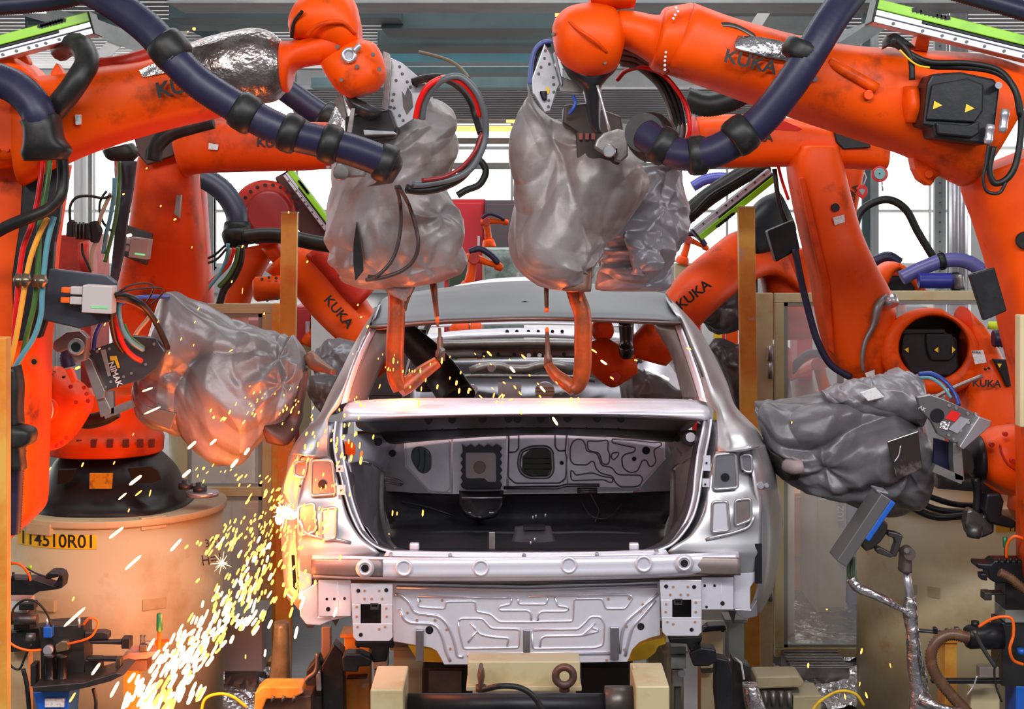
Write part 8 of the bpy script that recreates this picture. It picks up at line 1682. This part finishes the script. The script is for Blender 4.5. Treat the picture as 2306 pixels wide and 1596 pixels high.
part('lettering', text_mesh('LUZ', 1894, 1156, 10.15, 13, 90, 1, .01), WHITEL, T('maker_sign', 'small LUZ lettering on the cream cabinet behind the door', 'sign', P(1894, 1180, 10.15)))
b = MB(); b.prism([(1888, 1110), (1902, 1110), (1902, 1188), (1888, 1188)], 10.16, .005); single('sign_plate', b, GREYM, 'narrow grey plate behind the LUZ lettering', 'plate')
b = MB(); b.loft([(2226, 724, 2250, 724, 8.6, .03), (2224, 740, 2252, 740, 8.6, .035)], 20, 2); b2 = b; t = T('plastic_jar', 'clear jar with a lime cap behind the right elbow joint', 'jar', P(2238, 768, 8.6)); part('cap', b, mat('lime_cap', (.55, .75, .02), .4), t); b = MB(); b.lathe(P(2238, 768, 8.6), P(2238, 740, 8.6), [(0, .028), (1, .03)], 20); part('body', b, GLASS, t)
# ================================================================ sparks
SPW = emis('spark_white_hot', (1, .40, .16), 9); SPY = emis('spark_yellow', (1, .27, .045), 6); SPR = emis('spark_orange_red', (1, .07, .012), 4)
def spark_proto(mm, nm):
    b = MB(); b.lathe((-.5, 0, 0), (.5, 0, 0), [(0, .0), (.06, .6), (.18, 1), (.75, 1), (.92, .7), (1, .0)], 8)
    me = bpy.data.meshes.new(nm); me.from_pydata([Vector(v) for v in b.v], [], b.f); me.materials.append(mm); me.polygons.foreach_set('use_smooth', [True] * len(me.polygons)); return me
PROTO = {'w': spark_proto(SPW, 'spark_white'), 'y': spark_proto(SPY, 'spark_yellow'), 'r': spark_proto(SPR, 'spark_red')}
rs = random.Random(11); SPK = []
def addspark(x, y, d, L_, w, ang, k): SPK.append((x, y, d, L_, w, ang, k))
for (x, y, L_, w, a, k) in [  # the large single ones, as they stand in the photograph
 (305, 1081, 36, 9, 38, 'w'), (262, 1199, 42, 8, 38, 'w'), (396, 1227, 38, 8, 48, 'w'), (300, 1266, 50, 8, 42, 'w'), (168, 1389, 66, 8, 42, 'w'), (332, 877, 26, 5, 20, 'w'), (343, 924, 42, 5, 24, 'w'),
 (175, 828, 14, 7, 25, 'w'), (432, 1002, 26, 8, 42, 'w'), (480, 995, 20, 7, 42, 'w'), (528, 1043, 26, 9, 50, 'w'), (556, 1016, 20, 8, 52, 'w'), (420, 1066, 26, 9, 42, 'w'), (276, 1117, 24, 5, 40, 'w'), (312, 1110, 20, 5, 40, 'w'),
 (216, 1506, 34, 8, 55, 'w'), (420, 1231, 12, 6, 45, 'w'), (445, 1307, 13, 7, 50, 'w'), (165, 1348, 12, 5, 65, 'w'), (163, 1570, 26, 6, 58, 'y'), (258, 1552, 42, 9, 62, 'w'), (448, 1555, 32, 9, 66, 'w'), (667, 1424, 30, 8, 78, 'w'),
 (597, 1470, 18, 6, 82, 'w'), (553, 1478, 10, 4, 85, 'r'), (434, 1552, 40, 9, 65, 'w'), (550, 1404, 34, 10, 70, 'w'), (113, 1055, 9, 4, 60, 'w'), (186, 1046, 12, 5, 65, 'w'), (257, 1042, 9, 4, 65, 'w'), (300, 978, 7, 3, 70, 'w'), (290, 1149, 9, 4, 70, 'w'), (338, 1110, 16, 4, 75, 'w'),
 (680, 1360, 28, 7, 68, 'w'), (655, 1345, 26, 5, -45, 'w'), (755, 1378, 24, 7, 72, 'w'), (766, 1255, 14, 6, 78, 'w'), (876, 1202, 3, 3, 0, 'y'), (884, 1155, 14, 4, 86, 'w'), (952, 1155, 16, 5, 86, 'w'), (894, 1156, 9, 3, 86, 'r'),
 (886, 812, 14, 5, 86, 'w'), (943, 908, 16, 6, 84, 'w'), (995, 812, 16, 5, 86, 'w'), (1034, 880, 13, 6, 82, 'w'), (1028, 862, 12, 6, 82, 'w'), (1102, 796, 16, 6, -48, 'w'), (1154, 832, 18, 7, -50, 'w'), (1179, 803, 14, 6, -45, 'w'), (1222, 876, 18, 6, -48, 'w'), (1360, 816, 18, 6, -35, 'w'), (1250, 948, 22, 7, -58, 'w'), (1338, 790, 15, 5, -35, 'w'),
 (1498, 850, 22, 7, -28, 'w'), (1378, 851, 10, 5, -35, 'w'), (1172, 928, 12, 5, -55, 'w'), (1287, 897, 7, 5, -20, 'w'), (1432, 811, 8, 4, -20, 'y'), (1551, 785, 12, 4, -15, 'r'), (805, 904, 12, 5, 10, 'w'), (1126, 893, 12, 4, 55, 'w'), (1133, 893, 12, 4, 55, 'w'), (1150, 900, 12, 4, 25, 'w'), (1112, 890, 12, 4, 75, 'w'), (1118, 905, 8, 5, 80, 'y'), (1130, 906, 8, 5, 70, 'y'),
 (1820, 1498, 12, 5, 86, 'y'), (1940, 1466, 14, 5, 76, 'y'), (2005, 1498, 11, 3, -76, 'r'), (1951, 1565, 15, 5, -72, 'w'), (1903, 1568, 13, 4, -76, 'r'), (1936, 1540, 10, 3, 80, 'r'), (1862, 1372, 4, 4, 0, 'r'), (1783, 951, 6, 3, 80, 'r'),
 (437, 65, 8, 8, 0, 'w'), (423, 71, 4, 3, 60, 'r'), (368, 115, 7, 6, 40, 'r'), (278, 437, 6, 5, 40, 'w'), (291, 530, 13, 9, 10, 'w'), (362, 464, 5, 4, 70, 'w'), (394, 494, 7, 5, 20, 'w'), (432, 557, 5, 3, 75, 'r'), (546, 555, 8, 4, 60, 'w'), (330, 379, 5, 4, 40, 'w'), (692, 589, 6, 5, 60, 'w'), (806, 686, 5, 4, 70, 'w'), (813, 714, 5, 4, 20, 'w'), (828, 735, 7, 6, 60, 'w'), (650, 478, 5, 4, 80, 'r'), (595, 706, 6, 4, 80, 'w'),
 (522, 634, 6, 4, 70, 'w'), (546, 655, 14, 2, 84, 'r'), (447, 695, 8, 3, 60, 'r'), (356, 724, 6, 3, 60, 'r'), (439, 725, 6, 3, 60, 'w'), (408, 763, 8, 3, 70, 'r'), (436, 777, 6, 3, 70, 'w'), (381, 795, 7, 4, 50, 'w'), (520, 789, 10, 3, 30, 'r'), (224, 785, 6, 3, 30, 'w'), (163, 733, 8, 3, 55, 'r'), (236, 730, 8, 3, 60, 'r'),
]: addspark(x, y, 6.35 if x < 760 else 6.3, L_, w * .8, a, k)
def fan(n, x0, y0, x1, y1, wx, dens, Lr, wr_, ang, kinds, d0, d1):
    for _ in range(n):
        t = rs.random() ** dens; w = wx[0] + (wx[1] - wx[0]) * t
        x = x0 + (x1 - x0) * t + rs.gauss(0, w); y = y0 + (y1 - y0) * t + rs.uniform(-14, 14)
        addspark(x, y, rs.uniform(d0, d1), rs.uniform(*Lr) * (.55 + t * .75), rs.uniform(*wr_) * (.6 + t * .6), ang + rs.gauss(0, 7), rs.choice(kinds))
fan(150, 610, 1160, 540, 1420, (18, 40), .8, (12, 24), (4, 7), 66, 'wwyyw', 6.2, 6.6)
fan(95, 560, 1300, 420, 1500, (30, 34), .9, (18, 34), (5, 8), 62, 'wwwy', 6.15, 6.5)
fan(110, 440, 1420, 330, 1600, (36, 44), .8, (24, 42), (6, 10), 60, 'wwwwy', 6.1, 6.45)
fan(80, 640, 1100, 668, 1360, (10, 26), .9, (8, 18), (3, 6), 70, 'wyyrw', 6.2, 6.4)
fan(60, 650, 1120, 470, 1240, (20, 30), .8, (8, 16), (3, 5), 62, 'wyw', 6.3, 6.6)
fan(38, 650, 880, 745, 1060, (24, 34), 1, (6, 13), (3, 5), 72, 'rywr', 6.2, 6.5)
fan(34, 740, 1080, 690, 1240, (30, 30), 1, (8, 15), (3, 5), 76, 'ryw', 6.15, 6.3)
fan(22, 780, 870, 800, 1040, (16, 20), 1, (7, 15), (3, 5), 82, 'rwy', 6.3, 6.5)
fan(24, 620, 880, 500, 960, (34, 50), 1, (6, 13), (2, 5), 62, 'wry', 6.5, 6.6)
fan(26, 850, 800, 1000, 880, (50, 60), 1, (5, 10), (2, 4), 80, 'rwy', 6.4, 6.6)
fan(18, 1080, 800, 1220, 900, (40, 60), 1, (5, 10), (2, 4), -50, 'rwy', 6.4, 6.6)
fan(40, 480, 1050, 640, 1130, (30, 40), 1, (8, 16), (3, 5), 55, 'wyw', 6.2, 6.6)
SPK.sort(key=lambda s: -s[3] * s[4])
big, small = SPK[:300], SPK[300:]
for i, (x, y, d, L_, w, a, k) in enumerate(big):
    o = bpy.data.objects.new('spark', PROTO[k]); col.objects.link(o); o.location = P(x, y, d); o.scale = (px(L_, d), px(w, d) / 2, px(w, d) / 2); o.rotation_euler = (0, -math.radians(a), 0)
    zone = 'in the shower falling left of the car' if x < 700 else ('in front of the car tail and rear window' if x < 1700 else 'drifting at the lower right')
    zone = zone if y > 760 or x > 1700 else 'floating high among the robots'
    o['label'] = {'w': 'white-hot', 'y': 'yellow-orange', 'r': 'red-orange'}[k] + ' glowing weld spark ' + zone; o['category'] = 'spark'
    o['group'] = {'w': 'white-hot', 'y': 'yellow-orange', 'r': 'red-orange'}[k] + ' sparks ' + zone
b = MB()
for (x, y, d, L_, w, a, k) in small:
    c = P(x, y, d); u = Vector((math.cos(math.radians(a)), 0, math.sin(math.radians(a)))) * px(L_, d) / 2; b.lathe(c - u, c + u, [(0, .0003), (.2, px(w, d) / 2), (.8, px(w, d) / 2), (1, .0003)], 6)
o = single('fine_sparks', b, SPY, 'fine spray of small yellow sparks around the weld at left of the car', 'sparks', kind='stuff')
b = MB(); b.ball(P(640, 1150, 6.35), .022, (1.4, 1, .8), 8); b.ball(P(655, 1160, 6.34), .016, (1.5, 1, 1), 8); b.ball(P(628, 1168, 6.36), .014, (1, 1, 1.6), 8)
for a in range(0, 360, 22):
    c = P(642, 1153, 6.34); r_ = math.radians(a + rs.uniform(-8, 8)); L_ = rs.uniform(.02, .06); b.lathe(c, c + Vector((math.cos(r_), -.2, math.sin(r_))) * L_, [(0, .004), (1, .0004)], 5)
single('weld_flash', b, emis('weld_flash_glow', (1, .8, .6), 14), 'blinding white weld flash at the left rear corner of the car', 'weld flash')
b = MB()
for a in range(0, 360, 26):
    c = P(500, 1268, 6.6); r_ = math.radians(a + rs.uniform(-9, 9)); L_ = rs.uniform(.02, .05); b.lathe(c, c + Vector((math.cos(r_), -.2, math.sin(r_))) * L_, [(0, .002), (1, .0003)], 5)
b.ball(P(500, 1268, 6.6), .009, (1, 1, 1), 6)
single('spark_burst', b, SPW, 'star-shaped spark burst beside the H mark on the left pedestal', 'spark burst')
# ================================================================ light and camera
def area(name, loc, rot, sx, sy, e, c):
    l = bpy.data.lights.new(name, 'AREA'); l.shape = 'RECTANGLE'; l.size = sx; l.size_y = sy; l.energy = e; l.color = c
    o = bpy.data.objects.new(name, l); o.location = loc; o.rotation_euler = rot; col.objects.link(o); return o
R_ = math.radians
area('front_key_light', (0, 1.5, 5.2), (R_(25), 0, 0), 3.2, .5, 240, (1, .99, 1))  # unseen light added over the camera for highlights on the steel
area('front_fill_right', (3.2, 2.0, 4.2), (R_(50), 0, R_(35)), 2.2, .35, 120, (.93, .96, 1))  # added fill light out of view at the right
area('front_fill_left', (-3.2, 2.0, 4.2), (R_(50), 0, R_(-35)), 2.2, .35, 100, (1, .97, .95))  # added fill light out of view at the left
area('hall_lamp_middle', (0, 8.5, 5.6), (0, 0, 0), 6, .7, 150, (.95, .98, 1))
area('hall_lamp_rear', (0, 13, 5.6), (0, 0, 0), 8, .8, 170, (1, 1, 1))
area('hall_lamp_far', (0, 20, 5.8), (0, 0, 0), 10, 2.0, 600, (1, 1, 1))
def point(name, loc, e, c, r=.05):
    l = bpy.data.lights.new(name, 'POINT'); l.energy = e; l.color = c; l.shadow_soft_size = r
    o = bpy.data.objects.new(name, l); o.location = loc; col.objects.link(o)
point('weld_glow', P(650, 1180, 6.22), 9, (1, .17, .02), .06)
point('spark_shower_glow', P(520, 1330, 6.6), 22, (1, .22, .03), .15)
point('spark_pool_glow', P(380, 1520, 6.4), 18, (1, .22, .03), .15)
point('spray_glow', P(560, 1075, 6.5), 8, (1, .15, .015), .1)
point('spray_glow_low', P(430, 1060, 6.6), 4, (1, .15, .015), .1)
point('tip_glow', P(905, 850, 7.0), 5, (1, .17, .02), .05)
point('tip_glow_right', P(1265, 840, 6.9), 4, (1, .17, .02), .05)
w = bpy.data.worlds.new('world'); bpy.context.scene.world = w; w.use_nodes = True
nt = w.node_tree; bg = nt.nodes['Background']; bg.inputs[1].default_value = .26
tc = nt.nodes.new('ShaderNodeTexCoord'); mp = nt.nodes.new('ShaderNodeMapping'); mp.inputs['Scale'].default_value = (1.5, 1.5, 7)
nz = nt.nodes.new('ShaderNodeTexNoise'); nz.inputs['Scale'].default_value = 2.2; nz.inputs['Detail'].default_value = 3
cr = nt.nodes.new('ShaderNodeValToRGB'); cr.color_ramp.elements[0].position = .45; cr.color_ramp.elements[0].color = (.10, .10, .115, 1)
cr.color_ramp.elements[1].position = .62; cr.color_ramp.elements[1].color = (3.2, 3.2, 3.4, 1)
nt.links.new(tc.outputs['Generated'], mp.inputs[0]); nt.links.new(mp.outputs[0], nz.inputs['Vector']); nt.links.new(nz.outputs['Fac'], cr.inputs[0]); nt.links.new(cr.outputs[0], bg.inputs[0])
sc = bpy.context.scene
cam = bpy.data.cameras.new('camera'); cam.lens = F / 2306 * 36; cam.sensor_width = 36; cam.shift_y = -(798 - HY) / 2306; cam.clip_end = 200
co = bpy.data.objects.new('camera', cam); co.location = (0, 0, CH); co.rotation_euler = (R_(90), 0, 0); col.objects.link(co); sc.camera = co
sc.view_settings.view_transform = 'Standard'; sc.view_settings.look = 'None'; sc.view_settings.exposure = 0; sc.view_settings.gamma = 1; sc.view_settings.use_curve_mapping = False
sc.cycles.use_denoising = True
sc.cycles.max_bounces = 6; sc.cycles.transparent_max_bounces = 12
